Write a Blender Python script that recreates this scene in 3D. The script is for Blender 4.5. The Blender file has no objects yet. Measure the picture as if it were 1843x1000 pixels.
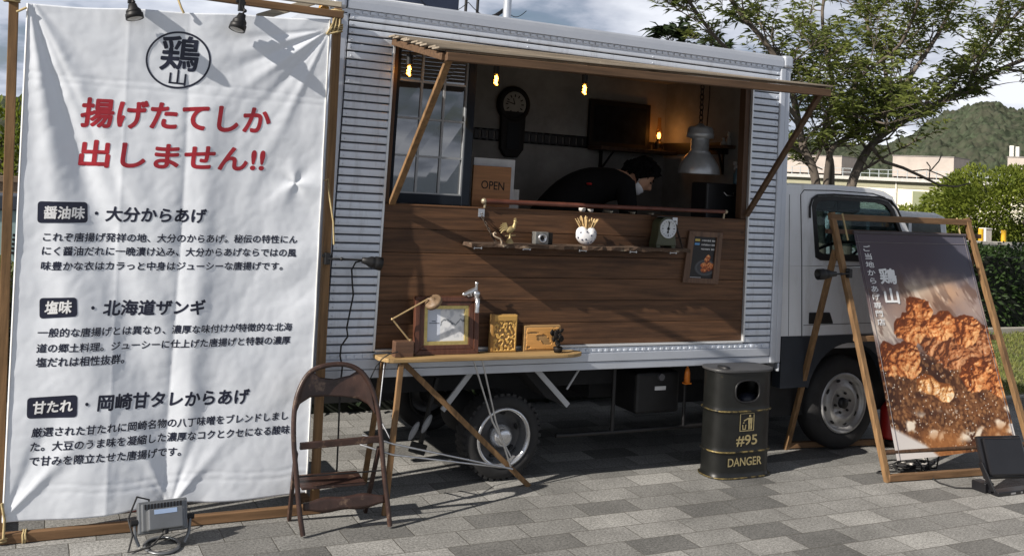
import bpy, math, random
import numpy as np
from mathutils import Vector, Matrix, noise as mnoise
random.seed(7)
scn = bpy.context.scene
COL = scn.collection
R = math.radians
# ------------------------------------------------------------------ camera
CAM_LOC = Vector((-1.503793, -5.1638, 1.771058)); YAW, PIT, ROL = -0.455789, 0.07475, 0.059423
FPX, CYP = 1749.853, 194.339            # focal length and principal row in photo pixels (1843 x 1000)
_fw = Vector((-math.sin(YAW)*math.cos(PIT), math.cos(YAW)*math.cos(PIT), math.sin(PIT)))
_r0 = Vector((math.cos(YAW), math.sin(YAW), 0)); _u0 = _r0.cross(_fw)
_ri = _r0*math.cos(ROL) + _u0*math.sin(ROL); _up = -_r0*math.sin(ROL) + _u0*math.cos(ROL)
cd = bpy.data.cameras.new('camera'); cam = bpy.data.objects.new('camera', cd); COL.objects.link(cam)
mm = Matrix((( _ri.x, _up.x, -_fw.x), (_ri.y, _up.y, -_fw.y), (_ri.z, _up.z, -_fw.z))).to_4x4()
mm.translation = CAM_LOC; cam.matrix_world = mm
cd.sensor_fit = 'HORIZONTAL'; cd.sensor_width = 36; cd.lens = FPX/1843*36
cd.shift_y = -(500-CYP)/1843; cd.clip_start = .05; cd.clip_end = 5000
scn.camera = cam
def at(u, v, ax, val):
    """surveyed photo point on the plane axis=val"""
    d = _fw + _ri*((u-921.5)/FPX) - _up*((v-CYP)/FPX)
    t = (val-CAM_LOC[ax])/d[ax]
    return CAM_LOC + d*t
# ------------------------------------------------------------------ light
SUN = Vector((4.6, 1.0, -2.75))
w = bpy.data.worlds.new('World'); scn.world = w; w.use_nodes = True
nt = w.node_tree; N = nt.nodes; LK = nt.links; N.clear()
def nn(nt, t, **k):
    n = nt.nodes.new(t)
    for a, b in k.items(): setattr(n, a, b)
    return n
out = nn(nt, 'ShaderNodeOutputWorld'); bg = nn(nt, 'ShaderNodeBackground'); LK.new(bg.outputs[0], out.inputs[0])
sky = nn(nt, 'ShaderNodeTexSky', sky_type='NISHITA'); sky.sun_disc = False
sky.sun_elevation = math.atan2(2.75, math.hypot(4.6, 1)); sky.sun_rotation = math.atan2(-4.6, -1.0)
sky.dust_density = 1.5
tc = nn(nt, 'ShaderNodeTexCoord'); sep = nn(nt, 'ShaderNodeSeparateXYZ'); LK.new(tc.outputs['Generated'], sep.inputs[0])
mx = nn(nt, 'ShaderNodeMath', operation='MAXIMUM'); LK.new(sep.outputs[2], mx.inputs[0]); mx.inputs[1].default_value = 0
ad = nn(nt, 'ShaderNodeMath', operation='ADD'); LK.new(mx.outputs[0], ad.inputs[0]); ad.inputs[1].default_value = .22
dv = nn(nt, 'ShaderNodeVectorMath', operation='DIVIDE'); LK.new(tc.outputs['Generated'], dv.inputs[0])
cb = nn(nt, 'ShaderNodeCombineXYZ'); [LK.new(ad.outputs[0], cb.inputs[i]) for i in range(3)]; LK.new(cb.outputs[0], dv.inputs[1])
nz = nn(nt, 'ShaderNodeTexNoise'); nz.inputs['Scale'].default_value = 2.1; nz.inputs['Detail'].default_value = 8; nz.inputs['Roughness'].default_value = .52
mp = nn(nt, 'ShaderNodeMapping'); mp.inputs['Location'].default_value = (3.1, 1.7, 0.4); LK.new(dv.outputs[0], mp.inputs[0]); LK.new(mp.outputs[0], nz.inputs[0])
cr = nn(nt, 'ShaderNodeValToRGB'); LK.new(nz.outputs[0], cr.inputs[0])
cr.color_ramp.elements[0].position = .30; cr.color_ramp.elements[0].color = (0, 0, 0, 1)
cr.color_ramp.elements[1].position = .46; cr.color_ramp.elements[1].color = (1, 1, 1, 1)
cc = nn(nt, 'ShaderNodeValToRGB'); LK.new(nz.outputs[0], cc.inputs[0])
cc.color_ramp.elements[0].position = .38; cc.color_ramp.elements[0].color = (3.9, 4.6, 6.2, 1)
cc.color_ramp.elements[1].position = .60; cc.color_ramp.elements[1].color = (11.8, 12.2, 13.2, 1)
elv = nn(nt, 'ShaderNodeMapRange'); LK.new(mx.outputs[0], elv.inputs[0])       # clouds dimmed overhead to deepen shade on the ground, brightened towards the horizon
elv.inputs[1].default_value = .12; elv.inputs[2].default_value = .62; elv.inputs[3].default_value = 1.18; elv.inputs[4].default_value = .42
cvs = nn(nt, 'ShaderNodeVectorMath', operation='SCALE'); LK.new(cc.outputs[0], cvs.inputs[0]); LK.new(elv.outputs[0], cvs.inputs['Scale'])
mxc = nn(nt, 'ShaderNodeMix', data_type='RGBA'); LK.new(cr.outputs[0], mxc.inputs['Factor']); LK.new(sky.outputs[0], mxc.inputs['A']); LK.new(cvs.outputs[0], mxc.inputs['B'])
LK.new(mxc.outputs['Result'], bg.inputs[0]); bg.inputs[1].default_value = .051
sl = bpy.data.lights.new('sun', 'SUN'); so = bpy.data.objects.new('sun', sl); COL.objects.link(so)
sl.energy = 5.0; sl.angle = R(.5); sl.color = (1, .925, .83)
so.rotation_euler = SUN.to_track_quat('-Z', 'Y').to_euler(); so.location = (-8, -3, 8)
vs = scn.view_settings; vs.view_transform = 'Standard'; vs.look = 'None'; vs.exposure = .45; vs.gamma = 1
scn.render.engine = 'CYCLES'; scn.cycles.use_denoising = True; scn.cycles.max_bounces = 6; scn.cycles.transparent_max_bounces = 10
scn.cycles.caustics_reflective = False; scn.cycles.caustics_refractive = False; scn.cycles.sample_clamp_indirect = 4
# ------------------------------------------------------------------ materials
MATS = {}
def newmat(name):
    m = bpy.data.materials.new(name); m.use_nodes = True; nt = m.node_tree; nt.nodes.clear()
    o = nn(nt, 'ShaderNodeOutputMaterial'); b = nn(nt, 'ShaderNodeBsdfPrincipled'); nt.links.new(b.outputs[0], o.inputs[0])
    return m, nt, b, o
def setc(sock, c): sock.default_value = (c[0], c[1], c[2], 1)
def pm(name, col, rough=.55, metal=0, var=.18, vs=7, bump=0, bs=90, stretch=(1, 1, 1), col2=None, c2amt=(.55, .75), c2s=3, spec=.5, coat=0, rvar=0, c2stretch=None, boards=None, knot=None):
    if name in MATS: return MATS[name]
    m, nt, b, o = newmat(name); L = nt.links
    tc = nn(nt, 'ShaderNodeTexCoord'); mp = nn(nt, 'ShaderNodeMapping'); L.new(tc.outputs['Object'], mp.inputs[0]); mp.inputs['Scale'].default_value = stretch
    nz = nn(nt, 'ShaderNodeTexNoise'); nz.inputs['Scale'].default_value = vs; nz.inputs['Detail'].default_value = 7; nz.inputs['Roughness'].default_value = .62
    L.new(mp.outputs[0], nz.inputs[0])
    r = nn(nt, 'ShaderNodeValToRGB'); L.new(nz.outputs[0], r.inputs[0])
    e = r.color_ramp.elements; e[0].position = .3; e[1].position = .7
    e[0].color = tuple(c*(1-var) for c in col)+(1,); e[1].color = tuple(min(1, c*(1+var)) for c in col)+(1,)
    src = r.outputs[0]
    if col2:
        n2 = nn(nt, 'ShaderNodeTexNoise'); n2.inputs['Scale'].default_value = c2s; n2.inputs['Detail'].default_value = 9; n2.inputs['Roughness'].default_value = .7
        if c2stretch:
            mp2 = nn(nt, 'ShaderNodeMapping'); L.new(tc.outputs['Object'], mp2.inputs[0]); mp2.inputs['Scale'].default_value = c2stretch; L.new(mp2.outputs[0], n2.inputs[0])
        else: L.new(mp.outputs[0], n2.inputs[0])
        r2 = nn(nt, 'ShaderNodeValToRGB'); L.new(n2.outputs[0], r2.inputs[0])
        r2.color_ramp.elements[0].position = c2amt[0]; r2.color_ramp.elements[1].position = c2amt[1]
        x = nn(nt, 'ShaderNodeMix', data_type='RGBA'); L.new(r2.outputs[0], x.inputs['Factor']); L.new(src, x.inputs['A']); setc(x.inputs['B'], col2)
        src = x.outputs['Result']
    if boards:                                   # each board its own tint
        sp = nn(nt, 'ShaderNodeSeparateXYZ'); L.new(tc.outputs['Object'], sp.inputs[0]); a1 = nn(nt, 'ShaderNodeMath', operation='SUBTRACT'); L.new(sp.outputs[2], a1.inputs[0]); a1.inputs[1].default_value = boards[0]
        a2 = nn(nt, 'ShaderNodeMath', operation='DIVIDE'); L.new(a1.outputs[0], a2.inputs[0]); a2.inputs[1].default_value = boards[1]; a3 = nn(nt, 'ShaderNodeMath', operation='FLOOR'); L.new(a2.outputs[0], a3.inputs[0])
        wn = nn(nt, 'ShaderNodeTexWhiteNoise', noise_dimensions='1D'); L.new(a3.outputs[0], wn.inputs['W']); mr0 = nn(nt, 'ShaderNodeMapRange'); L.new(wn.outputs[0], mr0.inputs[0]); mr0.inputs[3].default_value = .82; mr0.inputs[4].default_value = 1.22
        sv = nn(nt, 'ShaderNodeVectorMath', operation='SCALE'); L.new(src, sv.inputs[0]); L.new(mr0.outputs[0], sv.inputs['Scale']); src = sv.outputs[0]
    if knot:
        mpk = nn(nt, 'ShaderNodeMapping'); L.new(tc.outputs['Object'], mpk.inputs[0]); mpk.inputs['Scale'].default_value = knot[0]; vo = nn(nt, 'ShaderNodeTexVoronoi'); vo.inputs['Scale'].default_value = 1; L.new(mpk.outputs[0], vo.inputs[0])
        mrk = nn(nt, 'ShaderNodeMapRange'); L.new(vo.outputs['Distance'], mrk.inputs[0]); mrk.inputs[1].default_value = knot[1]*.45; mrk.inputs[2].default_value = knot[1]; mrk.inputs[3].default_value = .85; mrk.inputs[4].default_value = 0
        xk = nn(nt, 'ShaderNodeMix', data_type='RGBA'); L.new(mrk.outputs[0], xk.inputs['Factor']); L.new(src, xk.inputs['A']); setc(xk.inputs['B'], tuple(c*.12 for c in col)); src = xk.outputs['Result']
    L.new(src, b.inputs['Base Color'])
    b.inputs['Roughness'].default_value = rough; b.inputs['Metallic'].default_value = metal
    b.inputs['Specular IOR Level'].default_value = spec
    if coat: b.inputs['Coat Weight'].default_value = coat; b.inputs['Coat Roughness'].default_value = .08
    if rvar:
        mr = nn(nt, 'ShaderNodeMapRange'); L.new(nz.outputs[0], mr.inputs[0]); mr.inputs[1].default_value = .3; mr.inputs[2].default_value = .7
        mr.inputs[3].default_value = max(.02, rough-rvar); mr.inputs[4].default_value = min(1, rough+rvar); L.new(mr.outputs[0], b.inputs['Roughness'])
    if bump:
        n3 = nn(nt, 'ShaderNodeTexNoise'); n3.inputs['Scale'].default_value = bs; n3.inputs['Detail'].default_value = 5; L.new(mp.outputs[0], n3.inputs[0])
        bp = nn(nt, 'ShaderNodeBump'); bp.inputs['Strength'].default_value = bump; bp.inputs['Distance'].default_value = .004
        L.new(n3.outputs[0], bp.inputs['Height']); L.new(bp.outputs[0], b.inputs['Normal'])
    MATS[name] = m; return m
def wood(name, dark, light, axis='x', rough=.6, sc=1.0, knots=None, spec=.35, **kw):
    st = {'x': (1.2, 22, 22), 'z': (22, 22, 1.2), 'y': (22, 1.2, 22)}[axis]
    mid = tuple((a+b)/2 for a, b in zip(dark, light)); v = min(.6, (light[0]-dark[0])/(light[0]+dark[0]+1e-6))
    big = {'x': (.5, 3, 3), 'z': (3, 3, .5), 'y': (3, .5, 3)}[axis]
    return pm(name, mid, rough, 0, v, 2.0*sc, bump=.25, bs=3.5, stretch=st, col2=knots, c2amt=(.5, .8), c2s=2.2, c2stretch=big, spec=spec, **kw)
def flat(name, col, rough=.5, metal=0, spec=.5): return pm(name, col, rough, metal, var=.06, vs=12, spec=spec)
def emit(name, col, s):
    m, nt, b, o = newmat(name); e = nn(nt, 'ShaderNodeEmission'); setc(e.inputs[0], col); e.inputs[1].default_value = s
    nt.links.new(e.outputs[0], o.inputs[0]); return m
def vcol(name, rough=.6, spec=.4):
    m, nt, b, o = newmat(name); a = nn(nt, 'ShaderNodeVertexColor', layer_name='print'); nt.links.new(a.outputs[0], b.inputs['Base Color'])
    b.inputs['Roughness'].default_value = rough; b.inputs['Specular IOR Level'].default_value = spec
    return m
def glass(name, tint=(.75, .8, .82), trans=.8, ior=1.5, rough=.02):
    m, nt, b, o = newmat(name); L = nt.links
    t = nn(nt, 'ShaderNodeBsdfTransparent'); setc(t.inputs[0], tint)
    d = nn(nt, 'ShaderNodeBsdfDiffuse'); setc(d.inputs[0], (.03, .035, .04))
    m1 = nn(nt, 'ShaderNodeMixShader'); m1.inputs[0].default_value = trans; L.new(d.outputs[0], m1.inputs[1]); L.new(t.outputs[0], m1.inputs[2])
    g = nn(nt, 'ShaderNodeBsdfGlossy'); g.inputs['Roughness'].default_value = rough
    lw = nn(nt, 'ShaderNodeLayerWeight'); lw.inputs[0].default_value = .5; pw = nn(nt, 'ShaderNodeMath', operation='POWER'); L.new(lw.outputs['Facing'], pw.inputs[0]); pw.inputs[1].default_value = 5
    f = nn(nt, 'ShaderNodeMapRange'); L.new(pw.outputs[0], f.inputs[0]); f.inputs[3].default_value = ((ior-1)/(ior+1))**2; f.inputs[4].default_value = 1
    m2 = nn(nt, 'ShaderNodeMixShader'); L.new(f.outputs[0], m2.inputs[0]); L.new(m1.outputs[0], m2.inputs[1]); L.new(g.outputs[0], m2.inputs[2])
    L.new(m2.outputs[0], o.inputs[0]); return m
def leafmat(name, a, b_, sc=.9, trans=.35):
    m, nt, b, o = newmat(name); L = nt.links
    tc = nn(nt, 'ShaderNodeTexCoord'); nz = nn(nt, 'ShaderNodeTexNoise'); nz.inputs['Scale'].default_value = sc; nz.inputs['Detail'].default_value = 8; nz.inputs['Roughness'].default_value = .8
    L.new(tc.outputs['Object'], nz.inputs[0]); r = nn(nt, 'ShaderNodeValToRGB'); L.new(nz.outputs[0], r.inputs[0])
    r.color_ramp.elements[0].position = .35; r.color_ramp.elements[1].position = .66
    r.color_ramp.elements[0].color = a+(1,); r.color_ramp.elements[1].color = b_+(1,)
    L.new(r.outputs[0], b.inputs['Base Color']); b.inputs['Roughness'].default_value = .55; b.inputs['Specular IOR Level'].default_value = .3
    t = nn(nt, 'ShaderNodeBsdfTranslucent'); L.new(r.outputs[0], t.inputs[0])
    x = nn(nt, 'ShaderNodeMixShader'); x.inputs[0].default_value = trans; L.new(b.outputs[0], x.inputs[1]); L.new(t.outputs[0], x.inputs[2]); L.new(x.outputs[0], o.inputs[0])
    return m
# ------------------------------------------------------------------ mesh builder
ROOT = {}
V3 = lambda p: Vector((p[0], p[1], p[2]))
def frame(d):
    d = d.normalized(); a = Vector((0, 0, 1)) if abs(d.z) < .95 else Vector((1, 0, 0))
    s = d.cross(a).normalized(); return s, s.cross(d).normalized()
class MB:
    def __init__(s): s.v = []; s.f = []; s.sm = []; s.c = None
    def add(s, vs, fs, smooth=False):
        b = len(s.v); s.v += [tuple(p) for p in vs]; s.f += [tuple(i+b for i in f) for f in fs]; s.sm += [smooth]*len(fs); return s
    def box(s, p0, p1, M=None):
        (a, b, c), (d, e, f) = p0, p1
        vs = [Vector(p) for p in ((a,b,c),(d,b,c),(d,e,c),(a,e,c),(a,b,f),(d,b,f),(d,e,f),(a,e,f))]
        if M is not None: vs = [M @ p for p in vs]
        return s.add(vs, [(0,3,2,1),(4,5,6,7),(0,1,5,4),(1,2,6,5),(2,3,7,6),(3,0,4,7)])
    def hexa(s, q0, q1):
        """two quads (4 pts each) joined"""
        return s.add(list(q0)+list(q1), [(3,2,1,0),(4,5,6,7),(0,1,5,4),(1,2,6,5),(2,3,7,6),(3,0,4,7)])
    def bar(s, p, q, w, h, up=None):
        p, q = V3(p), V3(q); d = (q-p).normalized()
        if up is None: sd, u = frame(d)
        else:
            up = V3(up); sd = d.cross(up).normalized(); u = sd.cross(d)
        o = [sd*(-w/2)+u*(-h/2), sd*(w/2)+u*(-h/2), sd*(w/2)+u*(h/2), sd*(-w/2)+u*(h/2)]
        return s.hexa([p+x for x in o], [q+x for x in o])
    def tube(s, pts, r, n=8, caps=True, closed=False):
        pts = [V3(p) for p in pts]; k = len(pts); rs = r if isinstance(r, (list, tuple)) else [r]*k
        T = []
        for i in range(k):
            a = pts[(i-1) % k] if (closed or i > 0) else pts[i]; b = pts[(i+1) % k] if (closed or i < k-1) else pts[i]
            T.append((b-a).normalized())
        sd, u = frame(T[0]); vs = []
        for i in range(k):
            u = (u - T[i]*u.dot(T[i])); u = u.normalized() if u.length > 1e-6 else frame(T[i])[1]; sd = T[i].cross(u)
            for j in range(n):
                a = 2*math.pi*j/n; vs.append(pts[i]+(sd*math.cos(a)+u*math.sin(a))*rs[i])
        fs = []
        for i in range(k if closed else k-1):
            for j in range(n):
                a = i*n+j; b = i*n+(j+1) % n; c = ((i+1) % k)*n+(j+1) % n; d = ((i+1) % k)*n+j; fs.append((a, d, c, b))
        s.add(vs, fs, True)
        if caps and not closed:
            s.add(vs[:n], [tuple(range(n))]); s.add(vs[-n:], [tuple(range(n-1, -1, -1))])
        return s
    def cyl(s, p, q, r, r2=None, n=20, caps=True):
        return s.tube([p, q], [r, r if r2 is None else r2], n, caps)
    def lathe(s, prof, c=(0, 0, 0), ax=(0, 0, 1), n=28, smooth=True, sx=1.0):
        """prof: (radius, height) list along ax from c"""
        c = V3(c); ax = V3(ax).normalized(); a, b = frame(ax)
        k = len(prof); vs = []
        for r, h in prof:
            for j in range(n):
                t = 2*math.pi*j/n; vs.append(c+ax*h+a*(r*math.cos(t))+b*(r*math.sin(t)*sx))
        fs = [(i*n+j, i*n+(j+1) % n, (i+1)*n+(j+1) % n, (i+1)*n+j) for i in range(k-1) for j in range(n)]
        return s.add(vs, fs, smooth)
    def ell(s, c, r, n=16, m=10, M=None):
        c = V3(c); r = (r, r, r) if not isinstance(r, (tuple, list)) else r; vs = []
        for i in range(m+1):
            p = math.pi*i/m
            for j in range(n):
                t = 2*math.pi*j/n; q = Vector((r[0]*math.sin(p)*math.cos(t), r[1]*math.sin(p)*math.sin(t), r[2]*math.cos(p)))
                vs.append(c+(M @ q if M is not None else q))
        return s.add(vs, [(i*n+j, (i+1)*n+j, (i+1)*n+(j+1) % n, i*n+(j+1) % n) for i in range(m) for j in range(n)], True)
    def prism(s, pts, vec):
        """polygon (3-D points) extruded by vec"""
        a = [V3(p) for p in pts]; b = [p+V3(vec) for p in a]; n = len(a)
        return s.add(a+b, [tuple(range(n)), tuple(range(2*n-1, n-1, -1))]+[(i, i+n, (i+1) % n+n, (i+1) % n) for i in range(n)])
    def grid(s, fn, nu, nv, smooth=True):
        vs = [fn(i/nu, j/nv) for j in range(nv+1) for i in range(nu+1)]
        return s.add(vs, [(j*(nu+1)+i, j*(nu+1)+i+1, (j+1)*(nu+1)+i+1, (j+1)*(nu+1)+i) for j in range(nv) for i in range(nu)], smooth)
    def ring(s, outer, inner, y0, y1, n=72):
        """flat panel in the x-z plane between two closed loops, thickness y0..y1"""
        cx = sum(p[0] for p in inner)/len(inner); cz = sum(p[1] for p in inner)/len(inner)
        def ray(loop, a):
            best = None; dx, dz = math.cos(a), math.sin(a)
            for i in range(len(loop)):
                x1, z1 = loop[i][0]-cx, loop[i][1]-cz; x2, z2 = loop[(i+1) % len(loop)][0]-cx, loop[(i+1) % len(loop)][1]-cz
                ex, ez = x2-x1, z2-z1; den = dx*ez-dz*ex
                if abs(den) < 1e-9: continue
                t = (x1*ez-z1*ex)/den; q = (x1*dz-z1*dx)/den
                if t > 0 and -1e-6 <= q <= 1+1e-6: best = t if best is None else max(best, t)
            return (cx+dx*best, cz+dz*best)
        an = sorted([math.atan2(p[1]-cz, p[0]-cx) for p in outer]+[math.atan2(p[1]-cz, p[0]-cx) for p in inner]+[2*math.pi*k/n-math.pi+.01 for k in range(n)])
        A = []
        for a in an:
            if not A or a-A[-1] > .004: A.append(a)
        O = [ray(outer, a) for a in A]; I = [ray(inner, a) for a in A]; k = len(A)
        vs = [(x, y0, z) for x, z in O]+[(x, y0, z) for x, z in I]+[(x, y1, z) for x, z in O]+[(x, y1, z) for x, z in I]
        fs = []
        for i in range(k):
            j = (i+1) % k
            fs += [(i, j, k+j, k+i), (2*k+i, 3*k+i, 3*k+j, 2*k+j), (k+i, k+j, 3*k+j, 3*k+i), (i, 2*k+i, 2*k+j, j)]
        return s.add(vs, fs)
    def build(s, name, mat, parent=None, bevel=0, loc=None, seg=2, solid=0, cols=None):
        root = ROOT[parent.name] if parent is not None else (V3(loc) if loc is not None else Vector((0, 0, 0)))
        me = bpy.data.meshes.new(name); me.from_pydata([(x-root.x, y-root.y, z-root.z) for x, y, z in s.v], [], s.f)
        me.polygons.foreach_set('use_smooth', s.sm); me.update()
        o = bpy.data.objects.new(name, me); COL.objects.link(o)
        if mat: me.materials.append(mat)
        if parent is not None: o.parent = parent
        else: o.location = root
        ROOT[o.name] = root
        if bevel:
            b = o.modifiers.new('bevel', 'BEVEL'); b.width = bevel; b.segments = seg; b.limit_method = 'ANGLE'; b.angle_limit = R(40)
        if solid:
            b = o.modifiers.new('solid', 'SOLIDIFY'); b.thickness = solid; b.offset = 0
        if cols is not None:
            ca = me.color_attributes.new('print', 'FLOAT_COLOR', 'POINT'); ca.data.foreach_set('color', np.asarray(cols, dtype=np.float32).ravel())
        return o
def tag(o, label=None, cat=None, group=None, kind=None):
    if label: o['label'] = label
    if cat: o['category'] = cat
    if group: o['group'] = group
    if kind: o['kind'] = kind
    return o
def thing(name, label, cat, loc, group=None):
    o = bpy.data.objects.new(name, None); COL.objects.link(o); o.location = loc; o.empty_display_size = .1
    ROOT[o.name] = V3(loc); return tag(o, label, cat, group)
def copy_thing(root, loc, label=None):
    c = root.copy(); COL.objects.link(c); c.location = loc
    if label: c['label'] = label
    ROOT[c.name] = V3(loc)
    for ch in root.children:
        d = ch.copy(); COL.objects.link(d); d.parent = c
        for g in ch.children:
            e = g.copy(); COL.objects.link(e); e.parent = d
    return c
# ------------------------------------------------------------------ lettering
def glyphs(body, bold=0.0, res=5):
    c = bpy.data.curves.new('lettering', 'FONT'); c.body = body; c.offset = bold; c.resolution_u = res; c.fill_mode = 'FRONT'
    o = bpy.data.objects.new('lettering', c); COL.objects.link(o)
    me = bpy.data.meshes.new_from_object(o.evaluated_get(bpy.context.evaluated_depsgraph_get()))
    vs = np.array([v.co[:2] for v in me.vertices]) if len(me.vertices) else np.zeros((1, 2)); fs = [tuple(p.vertices) for p in me.polygons]
    bpy.data.objects.remove(o); bpy.data.curves.remove(c); bpy.data.meshes.remove(me)
    lo, hi = vs.min(0), vs.max(0)
    return (vs-lo)/np.maximum(hi-lo, 1e-6), fs, (hi-lo)
LAYER = .00006
def letter(mb, body, p0, p1, h, up=(0, 0, 1), bold=0.0, fix=None):
    """set a line between world points p0,p1 (bottom corners), glyph box height h"""
    vs, fs, sz = glyphs(body); p0, p1 = V3(p0), V3(p1); up = V3(up)
    n_ = up.cross(p1-p0).normalized(); L0 = (p1-p0).length; em = h/max(sz[1], .3)
    for k, (dx, dy) in enumerate(((0, 0),) if bold <= 0 else ((0, 0), (1, 0), (-1, 0), (0, 1), (0, -1), (.7, .7), (-.7, .7), (.7, -.7), (-.7, -.7))):
        o = ((p1-p0)/L0*dx+up.normalized()*dy)*(bold*em)+n_*(LAYER*k)
        P = [p0+(p1-p0)*a+up*(h*b)+o for a, b in vs]
        if fix: P = [fix(p) for p in P]
        mb.add(P, fs)
    return mb
def vnoise(x, y, seed=0):
    """smooth 2-D value noise, numpy"""
    rs = np.random.RandomState(seed); T = rs.rand(256, 256)
    xi = np.floor(x).astype(int); yi = np.floor(y).astype(int); fx = x-xi; fy = y-yi
    fx = fx*fx*(3-2*fx); fy = fy*fy*(3-2*fy); g = lambda a, b: T[a % 256, b % 256]
    return (g(xi, yi)*(1-fx)+g(xi+1, yi)*fx)*(1-fy)+(g(xi, yi+1)*(1-fx)+g(xi+1, yi+1)*fx)*fy
def fbm(x, y, seed=0, o=4):
    r = 0; a = .5
    for k in range(o): r = r+a*vnoise(x*2**k, y*2**k, seed+k); a *= .5
    return r/(1-.5**o)
S2L = lambda c: np.where(np.asarray(c) <= .04045, np.asarray(c)/12.92, ((np.asarray(c)+.055)/1.055)**2.4)
# ------------------------------------------------------------------ ground
def paver_mat():
    m, nt, b, o = newmat('paver_stone'); L = nt.links
    def math_(op, a, b_=None):
        n = nn(nt, 'ShaderNodeMath', operation=op)
        for i, x in enumerate((a, b_)):
            if x is None: continue
            if isinstance(x, (int, float)): n.inputs[i].default_value = x
            else: L.new(x, n.inputs[i])
        return n.outputs[0]
    p = at(970, 914, 2, 0)
    tc = nn(nt, 'ShaderNodeTexCoord'); sp = nn(nt, 'ShaderNodeSeparateXYZ'); L.new(tc.outputs['Object'], sp.inputs[0])
    wn = nn(nt, 'ShaderNodeTexNoise'); wn.inputs['Scale'].default_value = 30; L.new(tc.outputs['Object'], wn.inputs[0])
    wob = math_('MULTIPLY', math_('SUBTRACT', wn.outputs[0], .5), .006)
    yy = math_('DIVIDE', math_('ADD', math_('SUBTRACT', sp.outputs[1], p.y), wob), .187)
    row = math_('FLOOR', yy); fy = math_('FRACT', yy)
    xx = math_('ADD', math_('DIVIDE', math_('ADD', math_('SUBTRACT', sp.outputs[0], p.x), wob), .335), math_('MULTIPLY', row, -.36))
    col = math_('FLOOR', xx); fx = math_('FRACT', xx)
    cv = nn(nt, 'ShaderNodeCombineXYZ'); L.new(col, cv.inputs[0]); L.new(row, cv.inputs[1])
    wnz = nn(nt, 'ShaderNodeTexWhiteNoise', noise_dimensions='3D'); L.new(cv.outputs[0], wnz.inputs[0])
    r = nn(nt, 'ShaderNodeValToRGB'); L.new(wnz.outputs[0], r.inputs[0]); r.color_ramp.interpolation = 'LINEAR'
    e = r.color_ramp.elements; e[0].position = 0; e[0].color = (.135, .135, .131, 1); e[1].position = .13; e[1].color = (.175, .173, .165, 1)
    for pos, c in ((.20, (.208, .207, .198, 1)), (.45, (.230, .229, .219, 1)), (.70, (.258, .256, .245, 1)), (1.0, (.33, .327, .312, 1))):
        q = e.new(pos); q.color = c
    g = nn(nt, 'ShaderNodeTexNoise'); g.inputs['Scale'].default_value = 75; g.inputs['Detail'].default_value = 3; g.inputs['Roughness'].default_value = 1.0; L.new(tc.outputs['Object'], g.inputs[0])
    gr = nn(nt, 'ShaderNodeMapRange'); L.new(g.outputs[0], gr.inputs[0]); gr.inputs[1].default_value = .3; gr.inputs[2].default_value = .7; gr.inputs[3].default_value = .25; gr.inputs[4].default_value = 1.75
    d = nn(nt, 'ShaderNodeTexNoise'); d.inputs['Scale'].default_value = 1.7; d.inputs['Detail'].default_value = 9; d.inputs['Roughness'].default_value = .7; L.new(tc.outputs['Object'], d.inputs[0])
    dr = nn(nt, 'ShaderNodeMapRange'); L.new(d.outputs[0], dr.inputs[0]); dr.inputs[1].default_value = .3; dr.inputs[2].default_value = .7; dr.inputs[3].default_value = .66; dr.inputs[4].default_value = 1.2
    mul = math_('MULTIPLY', gr.outputs[0], dr.outputs[0])
    vm = nn(nt, 'ShaderNodeVectorMath', operation='SCALE'); L.new(r.outputs[0], vm.inputs[0]); L.new(mul, vm.inputs['Scale'])
    jx = math_('MINIMUM', fx, math_('SUBTRACT', 1, fx)); jy = math_('MINIMUM', fy, math_('SUBTRACT', 1, fy))
    j = math_('MINIMUM', math_('MULTIPLY', jx, .335), math_('MULTIPLY', jy, .187))
    jm = nn(nt, 'ShaderNodeMapRange'); L.new(j, jm.inputs[0]); jm.inputs[1].default_value = .0012; jm.inputs[2].default_value = .0034
    jm.inputs[3].default_value = 0; jm.inputs[4].default_value = 1
    x = nn(nt, 'ShaderNodeMix', data_type='RGBA'); L.new(jm.outputs[0], x.inputs['Factor']); setc(x.inputs['A'], (.10, .095, .083)); L.new(vm.outputs[0], x.inputs['B'])
    L.new(x.outputs['Result'], b.inputs['Base Color']); b.inputs['Roughness'].default_value = .85; b.inputs['Specular IOR Level'].default_value = .25
    hb = math_('ADD', math_('MULTIPLY', g.outputs[0], .5), jm.outputs[0])
    bp = nn(nt, 'ShaderNodeBump'); bp.inputs['Strength'].default_value = .55; bp.inputs['Distance'].default_value = .004; L.new(hb, bp.inputs['Height']); L.new(bp.outputs[0], b.inputs['Normal'])
    return m
mb = MB(); mb.add([(-900, -900, -.03), (900, -900, -.03), (900, 900, -.03), (-900, 900, -.03)], [(0, 1, 2, 3)])
g = mb.build('ground', pm('asphalt', (.09, .09, .088), .9, var=.15, vs=3, bump=.4, bs=200)); tag(g, kind='structure', label='grey asphalt ground reaching far behind the food truck')
mb = MB(); mb.box((-12, -12, -.02), (9, 4.3, 0)); g = mb.build('pavement', paver_mat()); tag(g, kind='structure', label='speckled grey and beige rectangular pavers of the plaza')
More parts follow.
